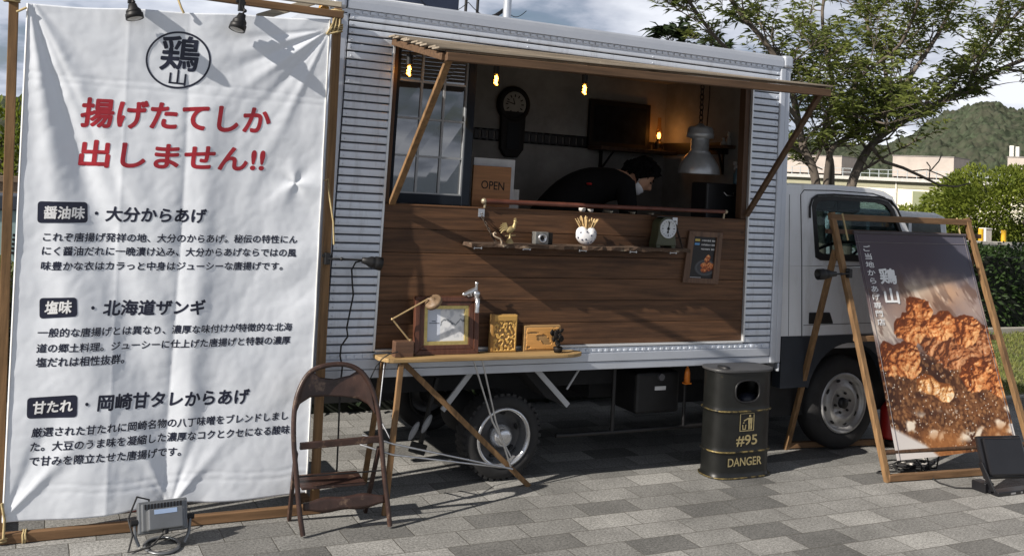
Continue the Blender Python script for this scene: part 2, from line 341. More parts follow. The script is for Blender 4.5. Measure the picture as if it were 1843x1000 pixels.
# ------------------------------------------------------------------ food truck
ALU = pm('siding_metal', (.66, .71, .79), .38, .25, var=.07, vs=3, rvar=.06, col2=(.42, .44, .47), c2amt=(.52, .85), c2s=4, c2stretch=(5, 5, .8))
ALU2 = pm('rail_metal', (.52, .555, .615), .40, .45, var=.06, vs=4, rvar=.08)
STEEL = pm('steel', (.55, .56, .58), .3, .9, var=.1, vs=15)
DARKM = pm('black_metal', (.012, .012, .013), .5, .2, var=.3, vs=10)
UNDER = pm('underbody', (.014, .014, .015), .8, 0, var=.4, vs=5)
WHITEP = pm('white_paint', (.74, .76, .79), .34, 0, var=.04, vs=2, coat=.25, col2=(.50, .50, .48), c2amt=(.52, .9), c2s=2.2, c2stretch=(6, 6, 1.1))
PANEL = wood('stained_plank', (.045, .021, .010), (.155, .076, .036), 'x', .62, knots=(.026, .013, .008), boards=(.809, .13217), knot=((3.1, 3.1, 5.3), .075))
BROWN = wood('brown_timber', (.10, .055, .028), (.24, .14, .07), 'x', .7)
BROWNZ = wood('brown_timber_upright', (.13, .07, .03), (.30, .18, .085), 'z', .7, knots=(.07, .04, .02))
DARKW = wood('dark_timber', (.05, .026, .014), (.11, .06, .034), 'z', .6)
WEATH = wood('weathered_slat', (.16, .13, .10), (.42, .36, .28), 'x', .85, knots=(.10, .08, .06))
L_, ZB, ZR, X0, X1, ZP, ZC, ZO = 3.15, .657, 2.66, .273, 2.819, .809, 1.602, 2.508
ROPE_M = pm('jute', (.42, .33, .17), .9, var=.3, vs=60)
YB = 1.5
truck = thing('food_truck', 'white and silver box food truck with corrugated sides and a long brown serving hatch', 'food truck', (1.5, .75, 0))
def ribs(mb, x0, x1, za, zb, p=.0455):
    n = max(1, round((zb-za)/p)); p = (zb-za)/n; prof = []
    for k in range(n):
        z = za+k*p; prof += [(.007, z), (.007, z+.0075), (-.0125, z+.0085), (-.0145, z+.012), (-.0150, z+p*.55), (-.0145, z+p-.004), (-.0120, z+p-.0008)]
    prof.append((.007, zb)); m = len(prof)
    vs = [(x, y, z) for x in (x0, x1) for y, z in prof]
    mb.add(vs, [(i, i+m, i+m+1, i+1) for i in range(m-1) if i % 7], False)
    for x, s in ((x0, 1), (x1, -1)):           # closed ends
        for k in range(n):
            b = 7*k; e = [(x, y, z) for y, z in prof[b:b+8]]; mb.add(e, [tuple(range(8)) if s > 0 else tuple(range(7, -1, -1))])
    return n, p
for xa, xb, za, zb in ((0, X0-.013, .79, 2.515), (X1+.013, 3.05, .79, 2.515), (0, 3.05, 2.515, 2.632)):
    mb = MB(); n, p = ribs(mb, xa, xb, za, zb)
    for k in range(n):
        for xr in ((xa+.02,) if xb < 1 else ((xb-.02,) if xa > 1 else (.02, 1.1, 2.0, 3.03))):
            mb.ell((xr, -.0165, za+(k+.5)*p), (.005, .003, .005), 8, 5)
    sd = mb.build('siding', ALU, truck); mb = MB(); mb.box((xa+.001, .0065, za), (xb-.001, .02, zb)); mb.build('groove', pm('groove_shade', (.10, .11, .13), .9), sd)  # dark strip behind the ribs: shade painted into the grooves
mb, m2 = MB(), MB(); mb.box((-.085, -.012, 2.632), (L_, .02, 2.66)); m2.box((-.085, -.010, .76), (3.05, .02, .79))
for k in range(66):                             # hat-shaped fixings along the two rivet strips
    x = .025+k*.0455; mb.box((x, -.020, 2.640), (x+.028, -.011, 2.655)); m2.box((x, -.018, .768), (x+.02, -.009, .782))
mb.build('rivet_strip', ALU, truck); m2.build('rivet_strip', ALU, truck)
mb = MB()
prof = [(.02, 2.66), (-.028, 2.66), (-.028, 2.70), (-.022, 2.722), (-.006, 2.735), (.06, 2.74), (.06, 2.66)]
mb.prism([(-.02, y, z) for y, z in prof], (3.09, 0, 0))
mb.build('top_rail', ALU2, truck)
mb = MB(); mb.box((-.10, -.034, 2.652), (-.022, .10, 2.742)); mb.build('corner_casting', ALU2, truck, bevel=.02, seg=3); mb = MB(); mb.box((3.072, -.034, 2.652), (3.155, .10, 2.742)); mb.build('corner_casting', ALU2, truck, bevel=.02, seg=3)
mb = MB(); mb.box((-.085, -.012, ZB), (-.004, .08, 2.65)); mb.build('corner_post', ALU2, truck, bevel=.012)
mb = MB(); mb.box((3.052, -.026, ZB), (3.10, .08, 2.65)); mb.box((3.10, -.018, ZB), (3.148, .08, 2.65)); mb.box((3.13, -.012, ZB-.06), (3.15, .03, ZB)); mb.build('corner_post', ALU2, truck, bevel=.014, seg=3)
mb = MB(); mb.box((-.085, -.020, .705), (3.05, .03, .759)); mb.build('bottom_rail', ALU2, truck, bevel=.004)
mb = MB(); mb.box((-.085, -.014, ZB), (3.05, .03, .702)); mb.build('skirt', ALU2, truck, bevel=.003)
mb = MB(); mb.box((-.08, .021, ZB+.01), (3.148, YB, .72)); mb.build('floor', UNDER, truck)
mb = MB(); mb.box((-.08, .06, 2.66), (3.148, YB, 2.73)); mb.build('roof', ALU2, truck)
mb = MB(); mb.box((-.08, .081, .72), (-.05, YB, 2.66)); mb.build('rear_wall', ALU2, truck)
mb = MB(); mb.box((3.10, .081, .72), (3.146, YB, 2.66)); mb.build('front_wall', WHITEP, truck)
mb = MB(); mb.box((-.05, YB-.04, .72), (3.10, YB, 2.66)); mb.build('side_wall', ALU2, truck)
PLAST = pm('dark_plaster', (.27, .26, .24), .8, var=.25, vs=3, bump=.3, bs=30, col2=(.16, .157, .15), c2amt=(.45, .75), c2s=2)
mb = MB(); YW = 1.31
mb.box((.0, YW, .721), (3.05, YW+.03, 2.62)); mb.box((-.02, .03, .721), (0, YW+.03, 2.62)); mb.box((3.05, .03, .721), (3.07, YW+.03, 2.62)); mb.box((-.02, .022, 2.62), (3.07, YW+.03, 2.64))
mb.build('interior_wall', PLAST, truck)
mb = MB(); mb.box((0, .03, .721), (3.05, YW, .735)); mb.build('interior_floor', UNDER, truck)
mb = MB(); t = .013
mb.box((X0-t, -.019, .80), (X0, .01, ZO+.008)); mb.box((X1, -.019, .80), (X1+t, .01, ZO+.008)); mb.box((X0, -.019, ZP-.014), (X1, .01, ZP)); mb.box((X0, -.017, ZO), (X1, .01, ZO+.008))
mb.build('hatch_trim', pm('trim_metal', (.68, .70, .72), .35, .4, var=.05), truck, bevel=.002)
mb = MB(); nb = 6; ph = (ZC-ZP)/nb
for k in range(nb):
    xs = [X0+.002, (X0+X1)/2+(.3 if k % 2 else -.55), X1-.002]
    y = .0006*(k % 3)
    mb.box((X0+.002, -.001-y, ZP+k*ph+.0011), (X1-.002, .022, ZP+(k+1)*ph-.0011))
mb.build('wood_panel', PANEL, truck, bevel=.0025)
mb = MB(); mb.box((X0+.002, .022, ZC-.05), (X1-.002, .42, ZC-.012)); mb.box((X0+.002, -.006, ZC-.004), (X1-.002, .05, ZC+.006)); mb.build('counter', PANEL, truck, bevel=.003)
mb = MB(); mb.box((X1-.045, .0, ZC+.008), (X1-.002, .06, ZO)); mb.build('hatch_jamb', DARKW, truck, bevel=.003); mb = MB(); mb.box((X0+.002, .0, ZC+.008), (X0+.028, .06, ZO)); mb.build('hatch_jamb', DARKW, truck, bevel=.003)
# hinged hatch: overlapping weathered slats on a brown frame, propped by two struts
A, B, Cc, D = Vector((.262, -.02, 2.522)), Vector((2.80, -.02, 2.535)), Vector((2.765, -.774, 2.428)), Vector((.273, -.774, 2.375))
hp = lambda s, t: (A*(1-s)+B*s)*(1-t)+(D*(1-s)+Cc*s)*t
mb = MB(); ns = 9
for k in range(ns):
    t0, t1 = k/ns, (k+1.12)/ns; o0, o1 = Vector((0, 0, .004)), Vector((0, 0, .020)); th = Vector((0, 0, .010)); jx = random.uniform(-.006, .006)
    for sa, sb in (((-.012+jx, .37), (.3712, 1.008)) if k % 2 else ((-.012+jx, .66), (.6612, 1.008))):
        q0 = [hp(sa, t0)+o0, hp(sb, t0)+o0, hp(sb, t1)+o1, hp(sa, t1)+o1]; mb.hexa(q0, [p+th for p in q0])
mb.build('hatch_slats', WEATH, truck, bevel=.0015)
mb = MB(); dn = Vector((0, 0, -.018))
mb.bar(D+dn, Cc+dn, .035, .042, (0, 0, 1)); mb.bar(A+dn, D+dn+Vector((0, .02, 0)), .032, .036, (0, 0, 1)); mb.bar(B+dn, Cc+dn+Vector((0, .02, 0)), .032, .036, (0, 0, 1)); mb.bar(hp(.5, 0)+dn, hp(.5, .97)+dn, .032, .036, (0, 0, 1))
mb.build('hatch_frame', wood('hatch_timber', (.06, .034, .019), (.15, .088, .048), 'x', .7), truck, bevel=.003)
for pt, pb in ((hp(.012, .96)+Vector((0, 0, -.03)), at(705, 366, 1, -.026)), (hp(.985, .95)+Vector((0, 0, -.03)), at(1343, 388, 1, -.026))):
    mb = MB(); mb.bar(pb, pt, .024, .036, (1, 0, 0)); st = mb.build('hatch_strut', BROWNZ if pb.x < 1 else wood('strut_timber', (.055, .033, .02), (.14, .085, .05), 'z', .7), truck, bevel=.003)
# lamps, chimney and boxes on the roof
mb = MB(); p = at(912, 30, 1, .35); mb.cyl((p.x, .35, 2.73), (p.x, .35, 3.3), .026); mb.build('chimney', ALU2, truck)
mb = MB(); xb0, xb1 = at(700, 10, 1, .42).x, at(826, 20, 1, .42).x; mb.box((xb0, .42, 2.73), (xb1, 1.1, 3.0)); mb.build('roof_box', pm('navy_box', (.02, .03, .06), .5), truck, bevel=.01)
mb = MB()
rx = lambda u: at(u, 20, 1, .42).x
for u in (838, 859): mb.cyl((rx(u), .42, 2.73), (rx(u), .42, 3.0), .010, n=8)
mb.bar((rx(866), .42, 2.735), (rx(908), .42, 2.86), .022, .02); mb.bar((rx(885), .45, 2.735), (rx(908), .45, 2.80), .018, .018); mb.bar((rx(826), .42, 2.76), (rx(866), .42, 2.735), .02, .02)
for x0, x1, h in ((rx(745), rx(840), .10), (rx(840), rx(905), .07), (rx(905), rx(945), .05)):
    mb.tube([(x0+(x1-x0)*k/8, .40, 2.87-h*math.sin(math.pi*k/8)) for k in range(9)], .0025, 6)
mb.build('roof_rack', DARKM, truck)
mb = MB(); mb.box((.15, .3, 2.73), (.55, .9, 2.80)); mb.build('roof_box', WHITEP, truck, bevel=.01)
# --- under the body
mb = MB()
for y in (.42, 1.0): mb.box((.0, y, .47), (4.4, y+.07, .62))
for x in (.2, .9, 1.7, 2.5, 3.1): mb.box((x, .15, .62), (x+.05, 1.4, .655))
mb.cyl((1.152, .2, .265), (1.152, 1.3, .265), .05, n=12); mb.cyl((3.88, .2, .33), (3.88, 1.3, .33), .04, n=12); mb.ell((1.152, .75, .265), .13)
mb.box((2.0, .55, .35), (2.5, .95, .5)); mb.box((.2, .95, .30), (.8, 1.25, .55)); mb.box((1.5, 1.0, .25), (2.3, 1.3, .58)); mb.box((2.5, .8, .22), (3.3, 1.3, .6))
mb.build('chassis', UNDER, truck)
mb = MB(); a = at(1147, 668, 1, .16); b = at(1208, 742, 1, .16); mb.box((a.x, .16, b.z), (b.x+.06, .42, a.z-.01)); ft = mb.build('fuel_tank', DARKM, truck, bevel=.02)
mb = MB(); p = at(1190, 678, 1, .15); mb.cyl((p.x, .165, p.z), (p.x, .14, p.z), .022); mb.build('cap', pm('grey_cap', (.12, .12, .13), .4), ft)
mb = MB(); a = at(1179, 695, 1, .157); b = at(1198, 701, 1, .157); mb.box((a.x, .156, b.z), (b.x, .160, a.z)); mb.build('sticker', flat('sticker_white', (.7, .7, .7)), ft)
mb = MB(); yg = .12
p0, p1 = at(1000, 783, 1, yg), at(1262, 771, 1, yg); p1.z = p0.z
mb.tube([p0, p0+Vector((.08, 0, -.004)), p1], .014, 8); q = at(1106, 672, 1, yg); mb.cyl((q.x, yg, .66), (q.x, yg, p0.z-.01), .013, n=10); mb.cyl((q.x+.55, yg, .66), (q.x+.55, yg, p0.z-.01), .011, n=10)
mb.build('side_guard', DARKM, truck)
GREYP = pm('grey_painted_bracket', (.42, .43, .44), .5, var=.1)
for pts in (((852, 672), (796, 738)), ((960, 668), (1022, 729))):
    a, b = at(*pts[0], 1, .08), at(*pts[1], 1, .08); mb = MB(); mb.bar(a+Vector((0, 0, .03)), b, .012, .032, (1, 0, .6)); mb.build('mudguard_stay', GREYP, truck)
a, b = at(1045, 665, 1, .1), at(1020, 700, 1, .1); mb = MB(); mb.cyl(a+Vector((0, 0, .02)), b, .007, n=8); mb.build('mudguard_stay', GREYP, truck)
mb = MB(); mb.hexa([at(943, 668, 1, .14), at(968, 668, 1, .14), at(1016, 730, 1, .14), at(984, 716, 1, .14)], [at(943, 668, 1, .14)+Vector((0, .2, 0)), at(968, 668, 1, .14)+Vector((0, .2, 0)), at(1016, 730, 1, .14)+Vector((0, .2, 0)), at(984, 716, 1, .14)+Vector((0, .2, 0))]); mb.build('mudguard', UNDER, truck)
mb = MB()
for (u, v) in ((745, 775), (768, 762)):
    p = at(u, v, 1, .3); mb.ell(p, (.02, .012, .06), 12, 8, Matrix.Rotation(R(28), 3, 'Y'))
mb.build('tail_lamp', pm('grey_lens', (.34, .35, .36), .3), truck)
mb = MB(); p = at(752, 806, 1, .3); M = Matrix.Translation(p) @ Matrix.Rotation(R(18), 4, 'Y'); mb.box((-.05, -.01, -.03), (.05, .01, .03), M); mb.bar(p+Vector((.02, .02, 0)), p+Vector((.1, .02, .4)), .03, .02); mb.build('tail_bracket', DARKM, truck)
mb = MB(); p = at(1237, 675, 1, .06); mb.lathe([(0, .05), (.012, .046), (.018, .02), (.02, -.045), (0, -.045)], p, n=14); mb.box((p.x-.025, .045, p.z-.055), (p.x+.025, .08, p.z-.046)); mb.cyl((p.x, .06, p.z+.04), (p.x, .06, ZB+.005), .006)
mb.build('marker_lamp', pm('amber_lens', (.75, .22, .03), .25), truck)
RUB = pm('rubber', (.017, .017, .018), .75, var=.3, vs=12, bump=.3, bs=60)
RIMF = pm('grey_steel_rim', (.42, .42, .42), .42, .5, var=.12, vs=14, col2=(.14, .12, .10), c2s=8)
RIMR = pm('polished_rim', (.62, .63, .65), .22, .85, var=.08, vs=14)
def wheel(cx, cz, Rr, rr, y0, wd, kind):
    """outer face at y0, wheel axis +y"""
    c = (cx, y0, cz); ax = (0, 1, 0); mb = MB()
    mb.lathe([(rr, .015), (rr+.01, .004), (rr+(Rr-rr)*.35, -.006), (rr+(Rr-rr)*.75, .002), (Rr-.012, .016), (Rr, .036), (Rr, wd-.036), (Rr-.012, wd-.016), (rr, wd-.01)], c, ax, 56)
    nb = 38 if kind == 'rear' else 0
    for k in range(nb):
        a = 2*math.pi*k/nb; ca, sa = math.cos(a), math.sin(a)
        for y in ((.012, .065), (.085, .14)):
            M = Matrix(((ca, 0, -sa, cx), (0, 1, 0, y0), (sa, 0, ca, cz), (0, 0, 0, 1)))
            mb.box((Rr-.02, y[0], -.012), (Rr+.001, y[1], .012), M)
    t = mb.build('wheel', RUB, truck)
    mb = MB()
    if kind == 'front':
        mb.lathe([(rr+.012, .012), (rr+.008, -.004), (rr-.006, -.006), (rr-.018, .012), (rr-.024, .03), (rr*.80, .032), (rr*.72, .018), (rr*.60, .010), (rr*.52, .004), (rr*.46, .018), (rr*.2, .02), (.0, .02)], c, ax, 48)
    else:
        mb.lathe([(rr+.010, .012), (rr+.006, -.006), (rr-.008, -.008), (rr-.014, .02), (rr-.02, .05), (rr-.024, .092)], c, ax, 48)
    dsc = MB()
    if kind != 'front': dsc.lathe([(rr-.024, .090), (rr*.70, .100), (rr*.55, .088), (rr*.34, .072), (0, .072)], c, ax, 40)
    rim = mb.build('rim', RIMF if kind == 'front' else RIMR if kind == 'rear' else UNDER, t)  # far rims and hubs coloured dark in place of shade under the truck
    if kind != 'front': dsc.build('wheel_disc', pm('dark_steel_disc', (.085, .085, .088), .5, .5, var=.25, vs=20), rim)
    nh = 8 if kind == 'front' else 6
    for k in range(nh):
        a = 2*math.pi*(k+.3)/nh; ca, sa = math.cos(a), math.sin(a); M = Matrix(((ca, 0, -sa, cx), (0, 1, 0, y0), (sa, 0, ca, cz), (0, 0, 0, 1)))
        q = .76*rr
        mb = MB(); mb.ell((cx+ca*q, y0+(.024 if kind == 'front' else .088), cz+sa*q), (.011, .008, .02), 10, 6, Matrix(((ca, 0, -sa), (0, 1, 0), (sa, 0, ca))))
        if kind != 'back': mb.build('vent_hole', DARKM, rim)
    for k in range(6):
        a = 2*math.pi*k/6+.2; q = rr*.34; mb = MB(); mb.cyl((cx+math.cos(a)*q, y0+.03, cz+math.sin(a)*q), (cx+math.cos(a)*q, y0+(.006 if kind == 'front' else .035), cz+math.sin(a)*q), .009, n=8)
        if kind != 'back': mb.build('wheel_nut', DARKM, rim)
    mb = MB()
    mb.lathe([(rr*.19, .022), (rr*.18, -.006), (rr*.1, -.014), (0, -.014)] if kind == 'front' else [(rr*.44, .07), (rr*.42, .03), (rr*.34, .02), (rr*.30, -.006), (rr*.2, -.012), (0, -.012)], c, ax, 20)
    mb.build('hub', RIMR if kind == 'rear' else DARKM if kind == 'front' else UNDER, rim)
pf = at(1519, 723, 1, .10); wheel(pf.x, .330, .330, .205, .10, .17, 'front')
pr = at(904, 790, 1, .12); wheel(pr.x, .254, .254, .168, .10, .16, 'rear')
wheel(pr.x, .262, .258, .168, 1.24, .16, 'back'); wheel(pf.x, .330, .330, .205, 1.23, .17, 'back')
# --- cab
YC = .05
cp = lambda u, v: (lambda p: (p.x, p.z))(at(u, v, 1, YC))
outer = [(3.20, cp(1416, 336)[1]), cp(1500, 336), cp(1560, 341), cp(1590, 347), cp(1608, 358), cp(1622, 385), cp(1637, 419), cp(1652, 458), cp(1660, 478), (3.20, cp(1410, 478)[1])]
inner = [cp(1464, 372), cp(1467, 362), cp(1474, 357), cp(1500, 356), cp(1580, 361), cp(1596, 366), cp(1606, 378), cp(1620, 415), cp(1634, 452), cp(1630, 468), cp(1478, 463), cp(1470, 458)]
BELT = cp(1410, 478)[1]
for y0, nm in ((YC, 'cab_door_frame'), (YB-.04, 'cab_door_frame')):
    mb = MB(); mb.ring(outer, inner, y0, y0+.04); fr = mb.build(nm, WHITEP, truck)
    mb = MB(); cxm = sum(p[0] for p in inner)/len(inner); czm = sum(p[1] for p in inner)/len(inner)
    g2 = [(cxm+(x-cxm)*1.0, czm+(z-czm)*1.0) for x, z in inner]; g1 = [(cxm+(x-cxm)*.955, czm+(z-czm)*.90) for x, z in inner]
    mb.ring([(cxm+(x-cxm)*1.035, czm+(z-czm)*1.08) for x, z in inner], g1, y0-.006, y0+.02); mb.build('window_seal', DARKM, fr)
    mb = MB(); mb.prism([(x, y0+.012, z) for x, z in g1], (0, .005, 0)); mb.build('window_glass', glass('cab_glass' if y0 < 1 else 'cab_glass_far', (.60, .70, .70), .88, 1.5), fr)
# roof, pillars and body below the belt
mb = MB(); zt = [p for p in outer[:7]]
for i in range(4):
    a, b = zt[i], zt[i+1]; mb.hexa([(a[0], YC+.001, a[1]-.03), (b[0], YC+.001, b[1]-.03), (b[0], YB-.001, b[1]-.03), (a[0], YB-.001, a[1]-.03)], [(a[0], YC+.001, a[1]+.012), (b[0], YC+.001, b[1]+.012), (b[0], YB-.001, b[1]+.012), (a[0], YB-.001, a[1]+.012)])
mb.box((3.19, YC+.001, BELT), (3.22, YB-.001, outer[0][1]-.03)); mb.build('cab_roof', WHITEP, truck)
mb = MB(); a, b = zt[4], outer[7]; mb.hexa([(a[0], YC+.06, a[1]), (a[0], YB-.06, a[1]), (b[0]+.02, YB-.06, b[1]), (b[0]+.02, YC+.06, b[1])], [(a[0]+.012, YC+.06, a[1]), (a[0]+.012, YB-.06, a[1]), (b[0]+.032, YB-.06, b[1]), (b[0]+.032, YC+.06, b[1])]); mb.build('windscreen', glass('screen_glass', (.62, .70, .72), .8, 1.55), truck)
zs = .822; side = [(3.20, zs), (3.20, BELT), (outer[8][0], BELT), (outer[8][0]+.05, BELT-.2), (outer[8][0]+.08, .75), (outer[8][0]+.08, .42), (pf.x+.43, .42), (pf.x+.43, zs)]
mb = MB(); mb.prism([(x, YC, z) for x, z in side], (0, .05, 0)); mb.prism([(x, YB-.05, z) for x, z in side], (0, .05, 0))
mb.box((outer[8][0]-.01, YC+.05, .42), (outer[8][0]+.06, YB-.05, BELT-.01)); mb.box((3.20, YC+.05, .60), (3.24, YB-.05, BELT-.01)); mb.box((3.25, YC+.055, .72), (outer[8][0]-.015, YB-.055, .80))
mb.build('cab_body', WHITEP, truck)
NAVY = pm('dark_lower_panel', (.022, .028, .038), .55, var=.15, vs=8, col2=(.05, .05, .05), c2s=3)
low = [(3.215, .47), (3.215, zs-.003), (pf.x+.428, zs-.003), (pf.x+.428, .45)]+[(pf.x+.40*math.cos(R(a)), .365+.40*math.sin(R(a))) for a in range(14, 172, 8)]+[(pf.x-.40, .47)]
mb = MB(); mb.prism([(x, YC+.004, z) for x, z in low], (0, .08, 0)); mb.build('cab_step', NAVY, truck)
mb = MB(); mb.box((3.20, YC+.12, .25), (4.5, YB-.12, .62)); mb.box((3.2, YC+.14, .62), (pf.x+.45, YC+.18, .8)); mb.build('wheel_housing', UNDER, truck)
mb = MB(); e = .005                              # door shut lines, pressed into the side
d1 = [at(1443, 608, 1, YC-.001), at(1443, 470, 1, YC-.001), at(1441, 350, 1, YC-.001), at(1447, 342, 1, YC-.001), at(1500, 343, 1, YC-.001), at(1570, 348, 1, YC-.001), at(1592, 355, 1, YC-.001), at(1606, 368, 1, YC-.001)]
mb.tube(d1, .0035, 6); mb.build('door_gap', DARKM, truck)
mb = MB(); mb.tube([at(1443, 605, 1, YC-.001), at(1520, 602, 1, YC-.001), at(1640, 597, 1, YC-.001)], .003, 6); mb.tube([at(1446, 585, 1, YC-.0005), at(1640, 578, 1, YC-.0005)], .0022, 6); mb.tube([at(1421, 350, 1, YC-.0005), at(1420, 480, 1, YC-.0005), at(1419, 604, 1, YC-.0005)], .0022, 6); mb.build('body_crease', pm('seam_shadow', (.10, .105, .11), .6), truck)
wv = [cp(1456, 392), cp(1456, 372), cp(1460, 358), cp(1470, 351), cp(1500, 350), cp(1582, 355), cp(1602, 361), cp(1614, 378), cp(1620, 392)]
mb = MB(); mb.tube([(x, YC-.010, z) for x, z in wv], .008, 6); mb.build('rain_visor', DARKM, truck)
mb = MB(); a, b = at(1456, 562, 1, YC), at(1499, 582, 1, YC); mb.prism([(a.x, YC-.008, b.z), (a.x, YC-.008, a.z), (b.x-.035, YC-.008, a.z), (b.x, YC-.008, b.z)], (0, .02, 0)); mb.build('door_handle', DARKM, truck, bevel=.006)
mb = MB(); mb.box((3.3, .2, .80), (3.75, .68, 1.05)); mb.box((3.28, .2, 1.0), (3.42, .68, 1.50)); mb.ell((3.38, .44, 1.62), (.06, .12, .09)); mb.box((3.3, .85, .80), (3.75, 1.3, 1.05)); mb.box((3.28, .85, 1.0), (3.42, 1.3, 1.50)); mb.ell((3.38, 1.07, 1.62), (.06, .12, .09)); mb.build('seat', pm('grey_cloth', (.06, .06, .065), .9), truck, bevel=.03)
mb = MB(); mb.lathe([(.19, 0), (.205, .012), (.19, .024), (.178, .012), (.19, 0)], (4.05, .44, 1.36), (-.45, 0, .9), 28); mb.build('steering_wheel', DARKM, truck)
mb = MB(); mb.box((4.12, .12, 1.05), (4.45, 1.38, 1.30)); mb.build('dashboard', DARKM, truck, bevel=.03)
p = at(1512, 369, 1, .35); mb = MB(); mb.box((p.x-.13, .25, p.z-.055), (p.x+.12, .6, p.z+.05)); mb.build('sun_visor', pm('visor', (.05, .06, .06), .7), truck, bevel=.03)
p = at(1465, 490, 1, -.0); mb = MB(); mb.box((outer[7][0]-.02, YC-.16, 1.30), (outer[7][0]+.03, YC-.04, 1.55)); mb.bar((outer[7][0], YC-.04, 1.45), (outer[7][0], YC+.02, 1.45), .02, .02); mb.build('wing_mirror', DARKM, truck, bevel=.02)
# ------------------------------------------------------------------ inside the hatch
def skin(name, pts, edges, mat, parent, sub=2):
    me = bpy.data.meshes.new(name); me.from_pydata([p[:3] for p in pts], edges, []); o = bpy.data.objects.new(name, me); COL.objects.link(o)
    o.modifiers.new('s', 'SKIN'); m = o.modifiers.new('d', 'SUBSURF'); m.levels = m.render_levels = sub
    for i, p in enumerate(pts): me.skin_vertices[0].data[i].radius = (p[3], p[3]); me.skin_vertices[0].data[i].use_root = (i == 0)
    ev = bpy.data.meshes.new_from_object(o.evaluated_get(bpy.context.evaluated_depsgraph_get()))
    mb = MB(); mb.add([v.co.copy() for v in ev.vertices], [tuple(p.vertices) for p in ev.polygons], True)
    bpy.data.objects.remove(o); bpy.data.meshes.remove(ev); bpy.data.meshes.remove(me)
    return mb.build(name, mat, parent)
# sash window with small panes
ws = lambda u, v, y=.05: at(u, v, 1, y)
WF = pm('navy_frame', (.008, .012, .019), .7, var=.2, spec=.2)
mb = MB(); xa, xb = ws(714, 200).x, ws(838, 200).x; za, zb = ZC+.010, ZO+.03; xc = xb+.05
xa = X0+.03
mb.box((xa, .035, za), (xa+.028, .075, zb)); mb.box((xb, .032, za), (xc, .08, zb)); mb.box((xa+.028, .035, za), (xb, .075, za+.055)); sash = mb.build('window_sash', WF, truck, bevel=.003)
mb = MB(); W_ = xb-xa-.028
for k in (1, 2): x = xa+.028+W_*k/3; mb.box((x-.006, .046, za+.055), (x+.006, .066, zb))
for k in (1, 2, 3): z = za+.055+(.213)*k; mb.box((xa+.028, .044, z-.006), (xb, .068, z+.006))
mb.box((xb-.008, .040, za+.055), (xb, .07, zb)); mb.box((xa+.028, .042, za+.055), (xb-.008, .07, za+.064))
mb.build('glazing_bar', pm('grey_bar', (.26, .275, .29), .5), sash)
mb = MB()
for i in range(3):
    for j in range(5):
        x0, x1 = xa+.028+W_*i/3, xa+.028+W_*(i+1)/3; z0 = za+.055+.213*j; z1 = min(zb, z0+.213); e = [random.uniform(-.0012, .0012) for _ in range(4)]
        if z1-z0 < .02: continue
        mb.add([(x0, .057+e[0], z0), (x1, .057+e[1], z0), (x1, .057+e[2], z1), (x0, .057+e[3], z1)], [(0, 1, 2, 3)])
mb.build('pane', glass('sash_glass', (.35, .38, .40), .35, 3.0), sash)
# band of dark lattice round the walls
mb = MB(); a0, a1 = at(855, 229, 1, YW), at(855, 251, 1, YW); zt_, zb_ = a0.z, a1.z; zm = (zt_+zb_)/2
mb.box((.8, YW-.012, zt_-.012), (3.05, YW, zt_)); mb.box((.8, YW-.012, zb_), (3.05, YW, zb_+.012)); mb.box((.8, YW-.004, zb_), (3.05, YW-.001, zt_))
for k in range(38): mb.box((.85+k*.058, YW-.012, zb_), (.85+k*.058+.036, YW-.003, zt_))
mb.box((3.038, .5, zb_), (3.049, YW-.01, zt_)); mb.build('lattice_border', pm('black_wood', (.010, .009, .009), .5), truck)
mb = MB()
for k in range(38): mb.box((.89+k*.058, YW-.008, zb_+.02), (.89+k*.058+.012, YW-.0045, zt_-.02))
mb.build('lattice_slot', pm('dim_slot', (.14, .13, .12), .8), truck)
# wall clock
c = at(927, 188, 1, YW-.05); k = 1/266.
ck = thing('wall_clock', 'dark octagonal pendulum wall clock hanging above the OPEN board', 'clock', (c.x, YW, c.z))
BLK = pm('ebony', (.009, .007, .006), .6, var=.3, spec=.25)
mb = MB(); mb.lathe([(0, 0), (.135, 0), (.135, .03), (.12, .045), (.098, .05), (.094, .04)], (c.x, YW-.006, c.z), (0, -1, 0), 8*5)
b = at(921, 283, 1, YW-.05); mb.prism([(c.x-.10, YW-.006, c.z-.05), (c.x+.10, YW-.006, c.z-.05), (c.x+.095, YW-.006, b.z+.06), (c.x+.05, YW-.006, b.z), (c.x-.05, YW-.006, b.z), (c.x-.095, YW-.006, b.z+.06)], (0, -.04, 0)); mb.build('clock_case', BLK, ck, bevel=.006)
mb = MB(); mb.lathe([(.094, .0), (0, .0)], (c.x, YW-.045, c.z), (0, -1, 0), 32); dial = mb.build('dial', pm('old_dial', (.30, .28, .24), .6, var=.2), ck)
mb = MB()
for h in range(12):
    a = math.pi*2*h/12; p = Vector((c.x+math.sin(a)*.074, YW-.047, c.z+math.cos(a)*.074)); q = Vector((c.x+math.sin(a)*.054, YW-.047, c.z+math.cos(a)*.054)); mb.bar(p, q, .008, .002, (0, 1, 0))
for a, l in ((R(-20), .045), (R(-75), .07)): mb.bar((c.x, YW-.049, c.z), (c.x+math.sin(a)*l, YW-.049, c.z+math.cos(a)*l), .006, .002, (0, 1, 0))
mb.build('hands', BLK, dial)
mb = MB(); mb.box((c.x-.05, YW-.050, b.z+.06), (c.x+.05, YW-.047, c.z-.14)); mb.build('pendulum_window', flat('dim_blue_glass', (.004, .005, .007), .5, spec=.2), ck)
